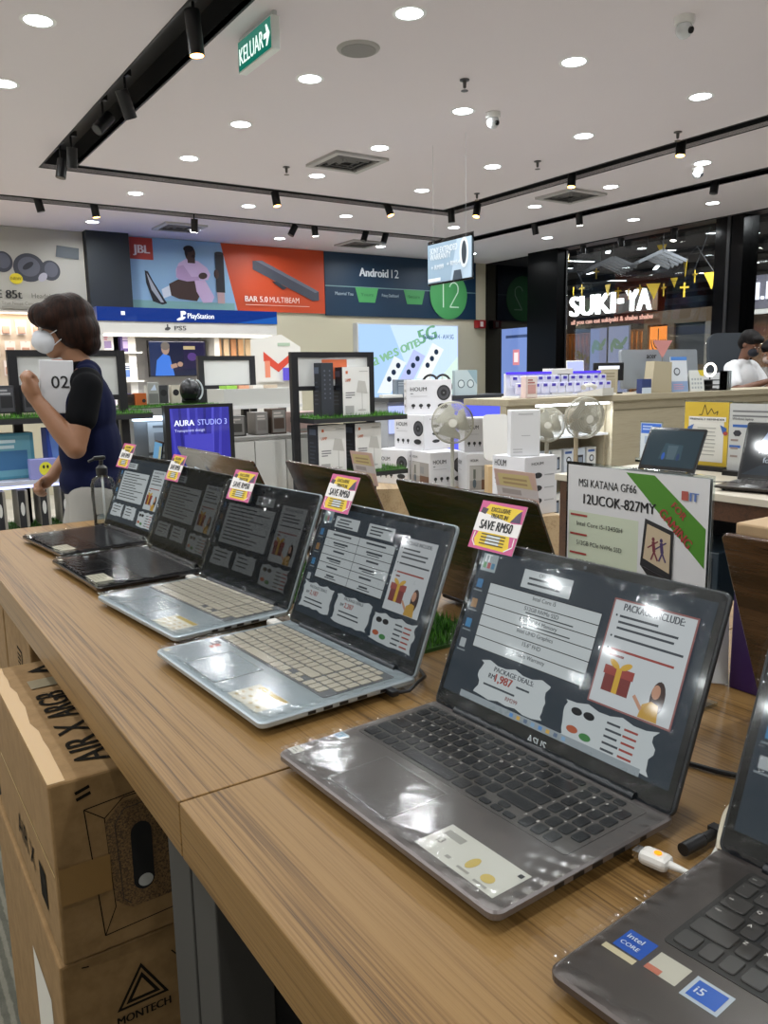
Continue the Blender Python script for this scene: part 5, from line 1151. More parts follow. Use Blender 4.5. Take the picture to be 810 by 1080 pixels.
p = atT(524, 466, 5.22); t = thing('white_board', 'plain white rounded board leaning between the two carton groups', 'board', (p.x, p.y, z2+.08), math.radians(-28)); MB().slab(.17, .30, .02, .03, D('#d8d6d2', .4), M=Matrix.Translation((0, 0, .16)) @ Matrix.Rotation(math.radians(80), 4, 'X') @ Matrix.Translation((0, .18, 0))).build('board_panel', t); MB().b2((-.07, -.06, -z2-.079), (.07, .05, .158), D('#c7ab80', .5)).build('stand', t)

M_cage = D('#b9b6a8', .35, .4)
def fan(label, px, py, t_, rpx, body, turn=0., pitch=0., blade='#cfd2c8', back=False):
    p = atT(px, py, t_); r = rpx*t_/FPX
    t = thing('standing_fan', label, 'fan', (p.x, p.y, 0), math.radians(-33+turn), 'standing fans')
    z = p.z; R_ = Matrix.Translation((0, -.09, z)) @ Matrix.Rotation(math.radians(90+pitch), 4, 'X')   # local z of the head looks to the viewer (-y)
    MB().lathe([(.0, 0), (.135, .0), (.14, .012), (.12, .03), (.04, .045)], body, n=32).build('base', t)
    MB().cyl((0, 0, .04), (0, 0, z-.06), .014, body, 14).build('pole', t)
    MB().cyl((0, .06, z), (0, -.045, z), .055, body, 20, .045).cyl((0, 0, z-.1), (0, 0, z-.03), .022, body, 12).build('motor', t)
    cg = MB()
    def hoop(rr, zz, w=.0022): cg.tube([R_ @ Vector((rr*math.cos(2*PI*i/36), rr*math.sin(2*PI*i/36), zz)) for i in range(36)], w, M_cage, 6, True)
    hoop(r, 0, .005); hoop(r*.97, .03); hoop(r*.97, -.03); hoop(r*.62, .055, .0015); hoop(r*.62, -.05, .0015); hoop(r*.3, .062, .002); [hoop(r*q, .066-.036*q*q, .0011) for q in (.4, .5, .7, .78, .86, .92)]
    for k in range(84):
        an = 2*PI*k/84; c, s = math.cos(an), math.sin(an)
        cg.tube([R_ @ Vector((c*r*q, s*r*q, zz)) for q, zz in ((.2, .064), (.62, .055), (.97, .03), (1., 0), (.97, -.03), (.62, -.05), (.22, -.055))], .0012, M_cage, 4)
    cg.lathe([(.0, .066), (r*.2, .064), (r*.22, .058)], D('#d8d6cc', .4), n=20, M=R_)
    cg.build('guard', t)
    bl = MB(); bm_ = D(blade, .3)
    for k in range(3):
        P = []; n = 9
        for i in range(n):
            q = i/(n-1); rr = r*(.12+.76*q); a0 = 2*PI*k/3+.25*q; aw = (1.35+.55*math.sin(PI*q))
            P.append((rr*math.cos(a0-aw/2*.9), rr*math.sin(a0-aw/2*.9), -.016+.0)); P.append((rr*math.cos(a0+aw/2), rr*math.sin(a0+aw/2), .022))
        vs = P+[(x, y, z_-.004) for x, y, z_ in P]; o = 2*n; fs = []
        for i in range(n-1):
            a_, b_, c_, d_ = 2*i, 2*i+1, 2*i+3, 2*i+2; fs += [(a_, d_, c_, b_), (o+a_, o+b_, o+c_, o+d_), (a_, o+a_, o+d_, d_), (b_, c_, o+c_, o+b_)]
        fs += [(0, 1, o+1, o), (2*n-2, o+2*n-2, o+2*n-1, 2*n-1)]
        bl.add(vs, fs, bm_, True, R_)
    bl.lathe([(.0, .03), (r*.14, .026), (r*.16, -.02)], D('#8c8c84', .4), n=20, M=R_)
    bl.build('blades', t)
    return t
fan('white standing fan in front of the stacked speaker cartons', 477, 445, 5.9, 21.5, D('#b5b4ab', .4), -4, blade='#c6c7bb')
fan('beige standing fan in front of the glowing shelf, its guard open to view', 608, 440, 5.1, 21.5, D('#a99a80', .4), 18, 6, blade='#8f8a7c')
fan('small standing fan behind the tall white box', 577, 447, 5.40, 18, D('#b0aca0', .4), -10, blade='#aeb0a6')

# ---------------------------------------------------------------- glowing counters under the lightbox
t = thing('phone_counter', 'dark topped phone counter with violet glowing front below the lightbox', 'counter', (5.1, 6.5, 0)); 
MB().b2((-.85, -.2, 1.10), (.75, .3, 1.14), D('#3a3c40', .3)).build('worktop', t); MB().b2((-.8, -.1, 0), (.7, .28, 1.099), D('#9fa2a8', .5)).build('body', t)
MB().b2((-.2, -.13, .45), (.68, -.101, 1.06), EM('#5a62e8', 1.1)).build('glowing_front', t); MB().b2((-.79, -.13, .8), (-.3, -.101, 1.06), EM('#b9c6ff', 1.0)).build('lit_panel', t)
def headphones(lab, px, py):
    p = atZ(px, py, 1.141); p = Vector((p.x, p.y, 1.141)); t = thing('headphones', lab, 'headphones', (atY(px, py, 6.4).x, 6.4, 1.141), math.radians(-30)); r = .075
    MB().cyl((0, 0, 0), (0, 0, .008), .05, WHITE, 18).cyl((0, 0, .008), (0, 0, .20), .006, WHITE, 8).build('stand', t)
    MB().tube([(r*math.cos(a_), 0, .125+1.1*r*math.sin(a_)) for a_ in [math.radians(-10+20*i) for i in range(11)]], .012, BLACK, 10).build('headband', t)
    for s in (-1, 1): MB().ell((s*r, 0, .09), (.022, .038, .045), BLACK).build('ear_cup', t)
headphones('black headphones on a white stand before the lightbox, left pair', 454, 411); headphones('black headphones on a white stand before the lightbox, right pair', 467, 411)
def facecard(a, w, h):
    a.rect(-w/2, -h/2, w/2, h/2, D('#b9c8cc', .5)); a.up(); a.poly([(w*.05, h*.5), (w*.5, h*.5), (w*.5, -h*.1)], D('#8ea6b0', .5)); k = D('#56666e', .5)
    for cx in (-w*.22, w*.2): a.ell(cx, -h*.05, w*.16, h*.17, k, 18); 
    a.up()
    for cx in (-w*.22, w*.2): a.ell(cx, -h*.05, w*.12, h*.13, D('#cfdadc', .5), 18)
def onct(lab, px, size, base, front=None, y=6.42, name='display_box'): rbox(lab, (atY(px, 410, y).x, y, 1.141), size, -18, base, front, name=name)
onct('pale blue display card with two round faces beside the headphones', 490, (.24, .08, .25), D('#a9bcc2', .5), facecard, name='display_card')
onct('grey box on the phone counter left of the headphones', 424, (.16, .12, .17), D('#6f7c88', .5), plain('#5d6a78', '#7d8894', '#9aa4ae', 3)); onct('dark box on the phone counter, second from the left', 436, (.1, .1, .14), D('#43474e', .5), plain('#3a3e44', '#50555e', '#7a808a', 2))
onct('tilted white phone tray on the phone counter, far left', 412, (.2, .14, .03), D('#dcdcd8', .4))

# ---------------------------------------------------------------- service counter on the right
CY = 4.05; CT = 1.177; CX0, CX1 = 3.68, 8.2; CDX = 1.04; CLX = .27
M_cw = wood('beige counter wood', ('#9f947c', '#a69b83', '#aba088'), (3., 60., 60.), .5, .0)
t = thing('service_counter', 'long beige wood service counter below the restaurant window', 'counter', (CX0, CY, 0))
MB().b2((0, -.02, CT-.045), (CX1-CX0, .45, CT), M_cw, bev=.003).build('worktop', t)
MB().b2((CDX+.02, 0, 0), (CX1-CX0, .06, CT-.0455), M_cw).b2((0, 0, 0), (CLX, .06, CT-.0455), M_cw).build('front_panel', t); MB().b2((CLX, .3, 0), (CDX+.02, .36, CT-.0455), M_cw).build('back_panel', t)
MB().b2((CDX+.03, -.003, CT-.115), (CX1-CX0, .002, CT-.109), D('#6e664f', .6)).build('groove', t)
for x in (CLX, CDX): MB().b2((x, .061, 0), (x+.02, .3, CT-.046), M_cw).build('side_panel', t)
for z in (.3, .62, .9): MB().b2((CLX+.021, .02, z-.015), (CDX-.001, .3, z), D('#dfe1e4', .4)).build('shelf', t)
MB().b2((CLX+.01, .01, CT-.062), (CDX-.01, .05, CT-.047), EM('#e9f2ff', 9.)).build('strip_light', t)
ld4 = bpy.data.lights.new('shelf_light', 'AREA'); ld4.shape = 'RECTANGLE'; ld4.size = .72; ld4.size_y = .04; ld4.energy = 5.; ld4.color = (.86, .93, 1)
lo = bpy.data.objects.new('shelf_lamp', ld4); COL.objects.link(lo); lo.location = (CX0+.65, CY+.0, CT-.07); lo.rotation_euler = (math.radians(-35), 0, 0)
k = 0
for ri, z in enumerate((.9, .62, .3)):
    for i in range(6):
        c_ = ('#dfe3ea', '#cfd8e4', '#e6e6e4')[k % 3]
        rbox('cable pack in the glowing counter shelf, %s row, %d from the left' % (('top', 'middle', 'bottom')[ri], i+1), (CX0+CLX+.085+.122*i, CY+.14, z+.001), (.1, .06, .17 if z < .9 else .14), 0, D(c_, .5),
             lambda a, w, h, k=k: (a.ell(0, h*.02, w*.26, w*.26, D('#30343c', .5), 18), a.up(), a.ell(0, h*.02, w*.17, w*.17, D('#dfe3ea', .5), 18), a.rect(-w*.4, h*.3, w*.3, h*.4, D('#4a6ab0', .5))) if k % 2 else (a.rect(-w*.3, -h*.35, w*.3, h*.2, D('#2e3138', .5)), a.up(), a.rect(-w*.2, -h*.3, w*.2, h*.1, D('#8a94a4', .5))), name='cable_pack', cat='pack', grp='cable packs in the glowing counter shelf'); k += 1
# phone case display with violet lights
t = thing('case_display', 'rows of clear phone cases lit violet on the service counter', 'phone display', (atY(597, 414, 4.2).x, 4.2, CT+.001)); w = .5
MB().b2((-w, -.04, 0), (w, .14, .012), WHITE).b2((-w, .1, .012), (w, .12, .17), D('#dfe0ea', .4)).build('stand', t)
MB().b2((-w, .085, .165), (w, .1, .18), EM('#4a35d8', 1.6)).build('violet_light', t)
for r_ in range(2):
    for i in range(12):
        x = -w+.045+.083*i; cs = MB().box((x, .06-.05*r_, .115-.05*r_), (.07, .012, .075), D('#d5d6ea', .3), bev=.005).box((x, .053-.05*r_, .135-.05*r_), (.035, .004, .02), D('#4b3fb0', .4)); cs.build('phone_case', t)
def onc(px, y, z=CT+.001): y = 4.05+(y-4.6)*.62; return (atY(px, 412, y).x, y, z)
rbox('small pink and white card box left of the phone case display', onc(558, 4.68), (.11, .05, .15), 0, D('#dcc6c2', .5), plain('#e4d8d2', '#c99a94', '#a86a64', 1))
t = thing('tablet_stand', 'white tablet glowing pale violet above the phone cases', 'tablet', onc(606, 5.15), math.radians(-25)); MB().box((0, 0, .2), (.14, .012, .12), WHITE, (-.15, 0, 0), .004).box((0, .022, .08), (.04, .02, .14), WHITE).box((0, .03, .004), (.14, .1, .008), WHITE).build('tablet_body', t)
up = Vector((0, .15, .99)).normalized(); a = Art((0, -.008, .2), (1, 0, 0), up, .001); a.rect(-.064, -.053, .064, .053, EM('#b9c3f2', 1.)); a.build('screen', t)
rbox('white box with a dark printed strip behind the phone cases', onc(588, 5.05), (.22, .1, .2), 0, D('#d8d6d2', .5), lambda a, w, h: a.rect(-w*.25, -h*.2, w*.35, h*.3, D('#4a4a48', .5)))
t = thing('receipt_printer', 'dark till screen with a white lit line behind the phone cases', 'till screen', onc(641, 5.06), math.radians(-20)); MB().box((0, 0, .17), (.26, .02, .14), BLACK, bev=.004).box((0, .03, .06), (.08, .04, .12), BLACK).box((0, .03, .005), (.2, .16, .01), BLACK).build('screen_casing', t)
a = Art((0, -.0102, .17), (1, 0, 0), (0, 0, 1), .001); a.rect(-.09, .02, .09, .045, EM('#e8eefc', 1.2)); a.build('lit_line', t)
rbox('beige card block standing behind the phone cases', onc(640, 4.98), (.14, .08, .19), -20, D('#b0a68e', .5), plain('#b6ac94', '#a89e86', '#958b74', 2), name='card_block')
t = thing('desk_telephone', 'white desk telephone lying on the service counter', 'telephone', onc(628, 4.66), math.radians(15)); MB().prism([(-.1, 0), (.1, 0), (.1, .02), (-.1, .055)], -.09, .09, D('#cfccc4', .4), Matrix(((0, 0, 1, 0), (1, 0, 0, 0), (0, 1, 0, 0), (0, 0, 0, 1)))).build('phone_base', t); MB().tube([(-.09, .05, .06), (-.05, .055, .075), (.05, .055, .075), (.09, .05, .06)], [.02, .014, .014, .02], D('#c9c6be', .4)).build('handset', t)
# all-in-one seen from behind
Ym = 4.3; xa = atY(660, 400, Ym).x; xb = atY(728, 400, Ym).x; t = thing('monitor', 'big grey monitor seen from behind on the service counter', 'monitor', ((xa+xb)/2, Ym, CT+.001), math.radians(-8)); w = xb-xa
MB().slab(w, .31, .03, .02, D('#8c9298', .4), M=Matrix.Translation((0, -.0, .03)) @ Matrix.Rotation(math.radians(84), 4, 'X'), c=(0, .155, 0), n=4).build('back_shell', t); MB().box((0, .05, .1), (.1, .03, .2), D('#787e84', .4)).box((0, .06, .005), (.26, .16, .01), D('#787e84', .4)).build('stand', t)
a = Art((-w*.15, -.031, .27), (1, 0, 0), (0, 0, 1), .001); a.text('acer', 0, 0, .06, INK, 'C', .02); a.build('logo', t)
def slant(lab, px, y, w, h, base, draw, name, cat, turn=-15, z=CT+.001, lean=.14):
    t = thing(name, lab, cat, onc(px, y, z), math.radians(turn)); up = Vector((0, math.sin(lean), math.cos(lean)))
    M = Matrix(((1, 0, 0), tuple((0, up.y, -math.cos(lean))), tuple((0, up.z, math.sin(lean))))).to_4x4()
    MB().box((0, up.y*h/2, up.z*h/2), (w, .008, h), base, (-lean, 0, 0)).box((0, h*math.sin(lean)+.02+.0, h*.46), (w*.9, .006, h*.93), base, (lean, 0, 0)).build('easel', t)
    a = Art(up*(h/2)+Vector((0, -.0045, 0)), (1, 0, 0), up, .001); draw(a, w, h); a.build('print', t); return t
t = thing('card_block', 'plain beige upright panel in front of the grey monitor', 'panel', onc(694, 4.72), math.radians(-12)); MB().prism([(-.11, 0), (.085, 0), (.085, .235), (-.085, .245)], -.05, .05, D('#b3a88e', .5), Matrix(((1, 0, 0, 0), (0, 0, 1, 0), (0, 1, 0, 0), (0, 0, 0, 1)))).build('panel_body', t)
slant('white and blue poster card leaning beside the beige panel', 717, 4.70, .155, .28, D('#cdd3da', .5), lambda a, w, h: (a.rect(-w/2, -h/2, w/2, h/2, D('#d3d8de', .5)), a.up(), a.rect(-w/2, h*.4, w/2, h/2, D('#4f82c8', .5)), a.ell(-w*.15, h*.08, w*.2, w*.2, D('#4a5058', .5)), a.rect(-w/2, -h*.5, w/2, -h*.2, D('#8ea4c8', .5)), a.up(), a.ell(-w*.15, h*.08, w*.14, w*.14, D('#c3c8ce', .5)), a.bars(-w*.4, -h*.28, w*.4, 3, h*.06, h*.025, D('#c99ab0', .5), 3)), 'poster_card', 'poster')
slant('white tent calendar with a yellow corner on the service counter', 735, 4.68, .14, .17, D('#d6d8d4', .5), lambda a, w, h: (a.rect(-w/2, -h/2, w/2, h/2, D('#dadcd8', .5)), a.up(), a.poly([(w*.1, h*.5), (w*.5, h*.5), (w*.5, h*.2), (w*.25, h*.25)], D('#d8c23c', .5)), [a.rect(-w*.38+w*.2*i, -h*.38+h*.2*j, -w*.26+w*.2*i, -h*.28+h*.2*j, D('#a9b0b4', .5)) for i in range(4) for j in range(3)]), 'tent_calendar', 'calendar')
rbox('small blue box in front of the grey monitor', onc(679, 4.66), (.09, .06, .11), -10, D('#33406e', .5), lambda a, w, h: a.rect(-w/2, -h/2, w/2, -h*.1, D('#c8d4e0', .5)))
t = thing('card_reader', 'dark wire tray with papers beside the man in white', 'tray', onc(750, 4.78)); MB().b2((-.1, -.05, 0), (.12, .08, .01), DARK).b2((-.1, -.05, .04), (.12, .08, .048), DARK).b2((-.1, -.05, .08), (.12, .08, .088), DARK).b2((-.1, .07, 0), (.12, .08, .09), DARK).build('tray_body', t)
t = thing('ring_light', 'white ring lamp glowing beside the man in white', 'lamp', onc(748, 5.15), math.radians(-20)); MB().tube([(.055*math.cos(a_), 0, .17+.055*math.sin(a_)) for a_ in [2*PI*i/28 for i in range(28)]], .009, EM('#fff6e8', 4.), 8, True).build('ring', t); MB().cyl((0, .0, .0), (0, 0, .112), .006, DARK).cyl((0, 0, 0), (0, 0, .01), .06, DARK, 20).build('stand', t)
t = thing('chair_back', 'white shell chair back behind the counter', 'chair', (atY(757, 395, 5.2).x, 5.2, 0), math.radians(160)); MB().slab(.34, .40, .02, .06, D('#c8c9c8', .4), M=Matrix.Translation((0, 0, .92)) @ Matrix.Rotation(math.radians(97), 4, 'X'), c=(0, .2, 0)).build('backrest', t); MB().slab(.42, .4, .05, .08, D('#c8c9c8', .4), c=(0, -.2, .72)).build('seat', t); MB().cyl((0, -.2, .02), (0, -.2, .72), .025, CHROME).cyl((0, -.2, 0), (0, -.2, .02), .22, CHROME, 28).build('pedestal', t)
t = thing('office_chair', 'dark high backed office chair behind the man in white', 'chair', (atY(771, 380, 5.35).x, 5.35, 0), math.radians(150)); MB().slab(.46, .62, .06, .1, D('#2b3138', .6), M=Matrix.Translation((0, 0, 1.13)) @ Matrix.Rotation(math.radians(97), 4, 'X'), c=(0, .31, 0)).build('backrest', t); MB().slab(.48, .46, .08, .08, D('#2b3138', .6), c=(0, -.22, .62)).b2((-.04, -.02, .65), (.04, .03, 1.2), DARK).build('seat', t); MB().cyl((0, -.22, .06), (0, -.22, .62), .03, DARK).build('pedestal', t)
b_ = MB()
for k in range(5): b_.box((.13*math.cos(k*1.2566), -.22+.13*math.sin(k*1.2566), .04), (.28, .04, .04), DARK, (0, 0, k*1.2566))
b_.build('star_base', t)
t = thing('pennant', 'pink paper triangle standing above the beige panel', 'pennant', onc(697, 4.85), math.radians(-15)); zt3 = atY(697, 359, 4.2).z-CT; zb3 = atY(697, 378, 4.2).z-CT
MB().prism([(-.09, zt3), (0, zb3), (.09, zt3)], -.003, .003, D('#c98a86', .5), Matrix(((1, 0, 0, 0), (0, 0, 1, 0), (0, 1, 0, 0), (0, 0, 0, 1)))).build('paper_triangle', t); MB().cyl((0, 0, 0), (0, 0, zb3+.01), .004, CHROME, 8).build('stick', t)
t = thing('acrylic_shield', 'clear acrylic block standing on the counter before the man in white', 'shield', onc(767, 4.66)); MB().b2((-.11, -.004, 0), (.05, .004, .16), cl).build('acrylic_panel', t); MB().b2((-.11, -.04, 0), (.05, .04, .004), cl).build('acrylic_foot', t)

# ---------------------------------------------------------------- second table with two notebooks and signs
M_br = wood('dark brown veneer', ('#3a2416', '#4a2f1d', '#563824'), (2., 40., 40.))
t = thing('side_table', 'white topped brown table on the right carrying two notebooks', 'display table', (2.6, .4, 0)); L = 2.14
MB().b2((0, 0, TT-.028), (.85, L, TT), D('#cfc6b4', .35), bev=.003).build('table_top', t)
MB().b2((.015, L-.10, 0), (.83, L-.02, TT-.0285), M_br).build('end_panel', t); MB().b2((.015, .02, 0), (.83, .10, TT-.0285), M_br).build('end_panel', t)
MB().b2((.015, .101, TT-.1), (.035, L-.101, TT-.0285), M_br).build('apron', t); MB().b2((.6, .101, .02), (.62, L-.101, TT-.0285), D('#23262b', .5)).build('back_panel', t); MB().b2((.04, .101, .05), (.6, L-.101, .07), M_br).build('lower_shelf', t)
rbox('pale blue computer case inside the brown table, left end', (2.86, 2.22, .071), (.4, .2, .56), 0, D('#7d97ab', .3), None, lambda a, w, h: (a.rect(-w*.46, -h*.48, w*.46, h*.48, D('#8fa9bb', .25)), a.up(), a.rect(-w*.3, -h*.4, w*.3, h*.3, D('#b2c6d2', .25))), name='computer_case', cat='computer')
rbox('dark computer case inside the brown table, beside the pale one', (2.86, 1.86, .071), (.4, .22, .6), 0, D('#24303a', .3), None, lambda a, w, h: a.rect(-w*.4, -h*.46, w*.4, h*.46, D('#1c242c', .2)), name='computer_case', cat='computer')
def scr_dark(a, W, Hh, br):
    a.rect(-W/2, -Hh/2, W/2, Hh/2, EM('#2a4450', .5)); a.up(); a.poly([(-W*.2, -Hh*.3), (W*.22, -Hh*.3), (W*.2, Hh*.1), (-W*.14, Hh*.14)], EM('#3d5b68', .5)).ell(-W*.28, Hh*.5, W*.14, Hh*.12, EM('#d8e6e4', .8)) if False else a.poly([(-W*.2, -Hh*.3), (W*.22, -Hh*.3), (W*.2, Hh*.1), (-W*.14, Hh*.14)], EM('#3d5b68', .5))
    a.up(); a.poly([(-W*.05, -Hh*.3), (W*.1, -Hh*.3), (W*.12, Hh*.08), (-W*.08, Hh*.08)], EM('#5c7480', .5)); a.ell(-W*.12, -Hh*.22, W*.03, Hh*.1, EM('#2c5ab0', .7)).ell(W*.16, -Hh*.22, W*.03, Hh*.1, EM('#24406c', .6))
laptop('dark tablet notebook with a teal screen standing on the white topped table', (2.665, 2.17), 0, w=.285, lid_h=.2, d=.22, deck='#2a2b2e', screen=scr_dark, keys=False, film=False, tilt=24, group='notebooks on the white topped table', ports=False, bez='#0d0e10')
def scr_super(a, W, Hh, br):
    a.rect(-W/2, -Hh/2, W/2, Hh/2, EM('#20262c', .5)); a.up(); a.poly([(-W*.36, Hh*.1), (W/2, -Hh*.02), (W/2, Hh*.44), (-W*.26, Hh*.44)], EM('#8fa2c0', .8)).poly([(-W*.5, -Hh*.5), (W*.5, -Hh*.5), (W*.5, -Hh*.2), (-W*.3, -Hh*.3)], EM('#38424c', .5)); a.up()
    a.poly([(-W*.4, Hh*.02), (W/2, -Hh*.14), (W/2, -Hh*.02), (-W*.38, Hh*.12)], EM('#15181c', .4)); a.up(); a.text('A super computer', -W*.34, -.012, .022, EM('#f2f4f8', 1.1), 'L', .02); a.text('for learning', -W*.28, -.05, .03, EM('#aab4c0', .7), 'L', .01)
laptop('black notebook with an advert on its screen on the white topped table', (2.694, 1.613), 11, w=.36, d=.225, deck='#38332f', keyc='#241f1c', screen=scr_super, film=False, tilt=20, group='notebooks on the white topped table', ports=False, bez='#101113', lid_h=.235)
def sign(lab, px0, px1, py0, py1, X, draw, base=D('#e2e0da', .5), foot=True):
    pm = (px0+px1)/2; z1 = atX(pm, py0, X).z; ya = atX(px0, (py0+py1)/2, X).y; yb = atX(px1, (py0+py1)/2, X).y; w = ya-yb; h = z1-TT-.02
    t = thing('sign_holder', lab, 'sign', (X, (ya+yb)/2, TT)); MB().b2((0, -w/2, .02), (.003, w/2, h+.02), base).build('sheet', t); MB().b2((-.004, -w/2-.004, .012), (-.001, w/2+.004, h+.028), cl).build('acrylic_panel', t)
    MB().b2((-.04, -w/2+.01, 0), (.04, w/2, .02), BLACK if foot else cl).build('foot', t)
    a = Art((-.0043, 0, .02+h/2), (0, -1, 0), (0, 0, 1), .0004); draw(a, w, h); a.build('print', t)
def d_rem(a, w, h):
    a.rect(-w/2, -h/2, w/2, h/2, D('#d2b23a', .5)); a.up(); a.rect(-w*.4, -h*.44, w*.36, h*.26, D('#dcdad2', .5)); a.path([(-w*.18, h*.30), (-w*.12, h*.30), (-w*.06, h*.46), (0, h*.30), (w*.08, h*.40), (w*.14, h*.32), (w*.22, h*.36), (w*.2, h*.30)], .004, D('#4a4020', .5)); a.up()
    a.rect(-w*.4, h*.2, w*.4, h*.27, D('#e6e4de', .5)); a.up().text('FRIENDLY REMINDER', 0, h*.215, h*.045, INK, 'C', .02, width=w*.74)
    for s in (-1, 1): a.poly([(s*w*.28, h*.15), (s*w*.42, h*.1), (s*w*.4, -h*.02), (s*w*.34, h*.02)], D('#3f64a8', .5)).ell(s*w*.4, h*.02, w*.05, h*.03, D('#a8463a', .5), 14)
    for k in range(8): a.rect(-w*(.2-.03*(k % 3)), h*(.1-.06*k), w*(.2-.02*(k % 2)), h*(.088-.06*k), D('#9a9a94', .5))
sign('yellow framed notice headed FRIENDLY REMINDER on the white topped table', 722, 771, 424, 495, 3.2, d_rem)
def d_spec(a, w, h):
    a.rect(-w/2, -h/2, w/2, h/2, D('#c9cac8', .5)); a.up(); k = D('#77787a', .5); a.bars(-w*.45, h*.40, w*.4, 2, h*.07, h*.025, k, 3); a.rect(-w*.44, h*.15, -w*.14, h*.19, D('#3c68b4', .5)).rect(-w*.48, -h*.16, -w*.3, -h*.12, D('#3c68b4', .5)); a.text('Windows laptop', -w*.45, h*.26, h*.05, D('#4a4a4c', .5), 'L', .01)
    for i in range(4): a.ell(-w*.36+w*.2*i, h*.06, w*.07, h*.05, D('#3a3a40', .5), 6)
    for j in range(3): a.rect(-w*.46, -h*.06-h*.12*j, -w*.34, -h*.03-h*.12*j, D('#9a8a84', .5))
sign('grey white spec board with dark icons behind the black notebook', 769, 838, 426, 500, 3.12, d_spec)
sign('small blue and white leaflet behind the dark tablet notebook', 676, 698, 446, 492, 3.28, lambda a, w, h: (a.rect(-w/2, -h/2, w/2, h/2, D('#d2dae0', .5)), a.up(), a.rect(-w/2+.003, h*.2, w/2-.003, h/2-.003, D('#3f6fd0', .5)), a.rect(-w*.3, -h*.1, w*.4, h*.12, D('#a8b8cc', .5)), a.up(), a.bars(-w*.4, h*.42, w*.3, 2, h*.08, h*.04, D('#b9cdf0', .5), 1)), D('#d6dce2', .5), False)
cable('thin cable on the white topped table between the two notebooks', [(2.9, 2.0, TT+.003), (2.85, 1.93, TT+.003), (2.92, 1.85, TT+.003), (2.88, 1.79, TT+.003)], .0022, D('#55524e', .5))
# purple box on the near table's far side, white card
t = thing('gift_carton', 'purple carton with brown cardboard flaps behind the right-hand brown lid', 'carton', (1.05, .597, TT)); MB().b2((-.05, -.035, 0), (.06, .035, .22), D('#3d2160', .45), bev=.002).build('carton_body', t); MB().b2((-.052, -.037, .2205), (.062, .037, .238), D('#b79a74', .7), bev=.003).build('flap', t)
t = thing('white_card', 'folded white card on the oak behind the standing price sign', 'card', (1.0, .665, TT), math.radians(40)); MB().box((0, 0, .06), (.003, .05, .12), D('#d3d5d4', .5), (0, .25, 0)).box((.03, 0, .06), (.003, .05, .12), D('#cfd1d0', .5), (0, -.25, 0)).build('folded_card', t)
# ================================================================ outside the glass: mall walk and restaurant
MX = 13.0
struct(MB().b2((XW+.16, -6, -.06), (26, 26, -.01), D('#8a8074', .3)).build('floor_mall'))
struct(MB().b2((XW+.16, -6, 3.75), (26, 26, 3.8), D('#4a4d52', .7)).build('ceiling_mall'))
struct(MB().b2((26, -6, 0), (26.1, 26, 3.75), D('#3b3d42', .6)).b2((XW+.16, 26, 0), (26, 26.1, 3.75), D('#3b3d42', .6)).b2((XW+.16, -6.1, 0), (26, -6, 3.75), D('#3b3d42', .6)).build('wall_mall'))
# restaurant front: wood bulkhead, slatted screen, lit niches
M_rw = wood('restaurant wood', ('#3a2414', '#5a381f', '#6a4628'), (40., 40., 2.))
t = thing('restaurant_facade', 'dark wood restaurant facade with slatted screen under the lit sign', 'shop front', (MX, 9.9, 0))
MB().b2((0, .2, 2.15), (.2, 6, 2.86), D('#241a14', .5)).build('bulkhead', t)
MB().b2((.25, .2, 0), (.3, 6, 2.15), D('#2c1c10', .6)).build('back_wall', t)
for y in (.26,): MB().b2((-.02, y-.06, 0), (.2, y+.06, 2.86), D('#6e5a40', .5)).build('post', t)
sl = MB()
for k in range(44): sl.b2((.02, .4+.115*k, 0), (.1, .445+.115*k, 2.14), M_rw)
sl.build('slatted_screen', t)
MB().b2((.2, .4, 1.9), (.245, 5.6, 2.12), EM('#ff9a3c', 2.2)).build('cove_light', t)
MB().b2((.2, .4, .6), (.245, 5.6, 1.9), EM('#c4762e', 1.5)).build('glowing_wall', t)
t = thing('wood_partition', 'brown wood framed partition with a glowing amber panel right of the restaurant sign', 'partition', (MX-.12, 9.78, 0))
MB().b2((0, -.9, 2.2), (.1, .53, 2.45), D('#5d4a34', .5)).b2((0, .44, 0), (.1, .53, 2.2), D('#5d4a34', .5)).b2((0, -.15, 0), (.1, .0, 2.2), D('#5d4a34', .5)).b2((0, -.9, 0), (.1, -.8, 2.2), D('#77736c', .5)).b2((0, -.8, 1.35), (.1, .44, 1.45), D('#5d4a34', .5)).build('frame', t)
MB().b2((.05, 0, 0), (.09, .44, 1.35), D('#3f3226', .5)).b2((.05, -.8, 0), (.09, -.15, 2.2), D('#2f343a', .4)).build('infill', t)
am = MB().b2((.04, .02, 1.5), (.09, .42, 2.17), EM('#ff9440', 1.1)).build('amber_panel', t)
a = Art((.039, .22, 1.83), (0, -1, 0), (0, 0, 1), .002); k_ = D('#3a1e10', .6)
for r in (.06, .11, .16): a.path([(r*math.cos(an), .1+r*1.5*math.sin(an)) for an in [PI+PI*i/10 for i in range(11)]], .02, k_)
a.line((0, -.3), (0, .3), .02, k_); a.build('pattern', am)
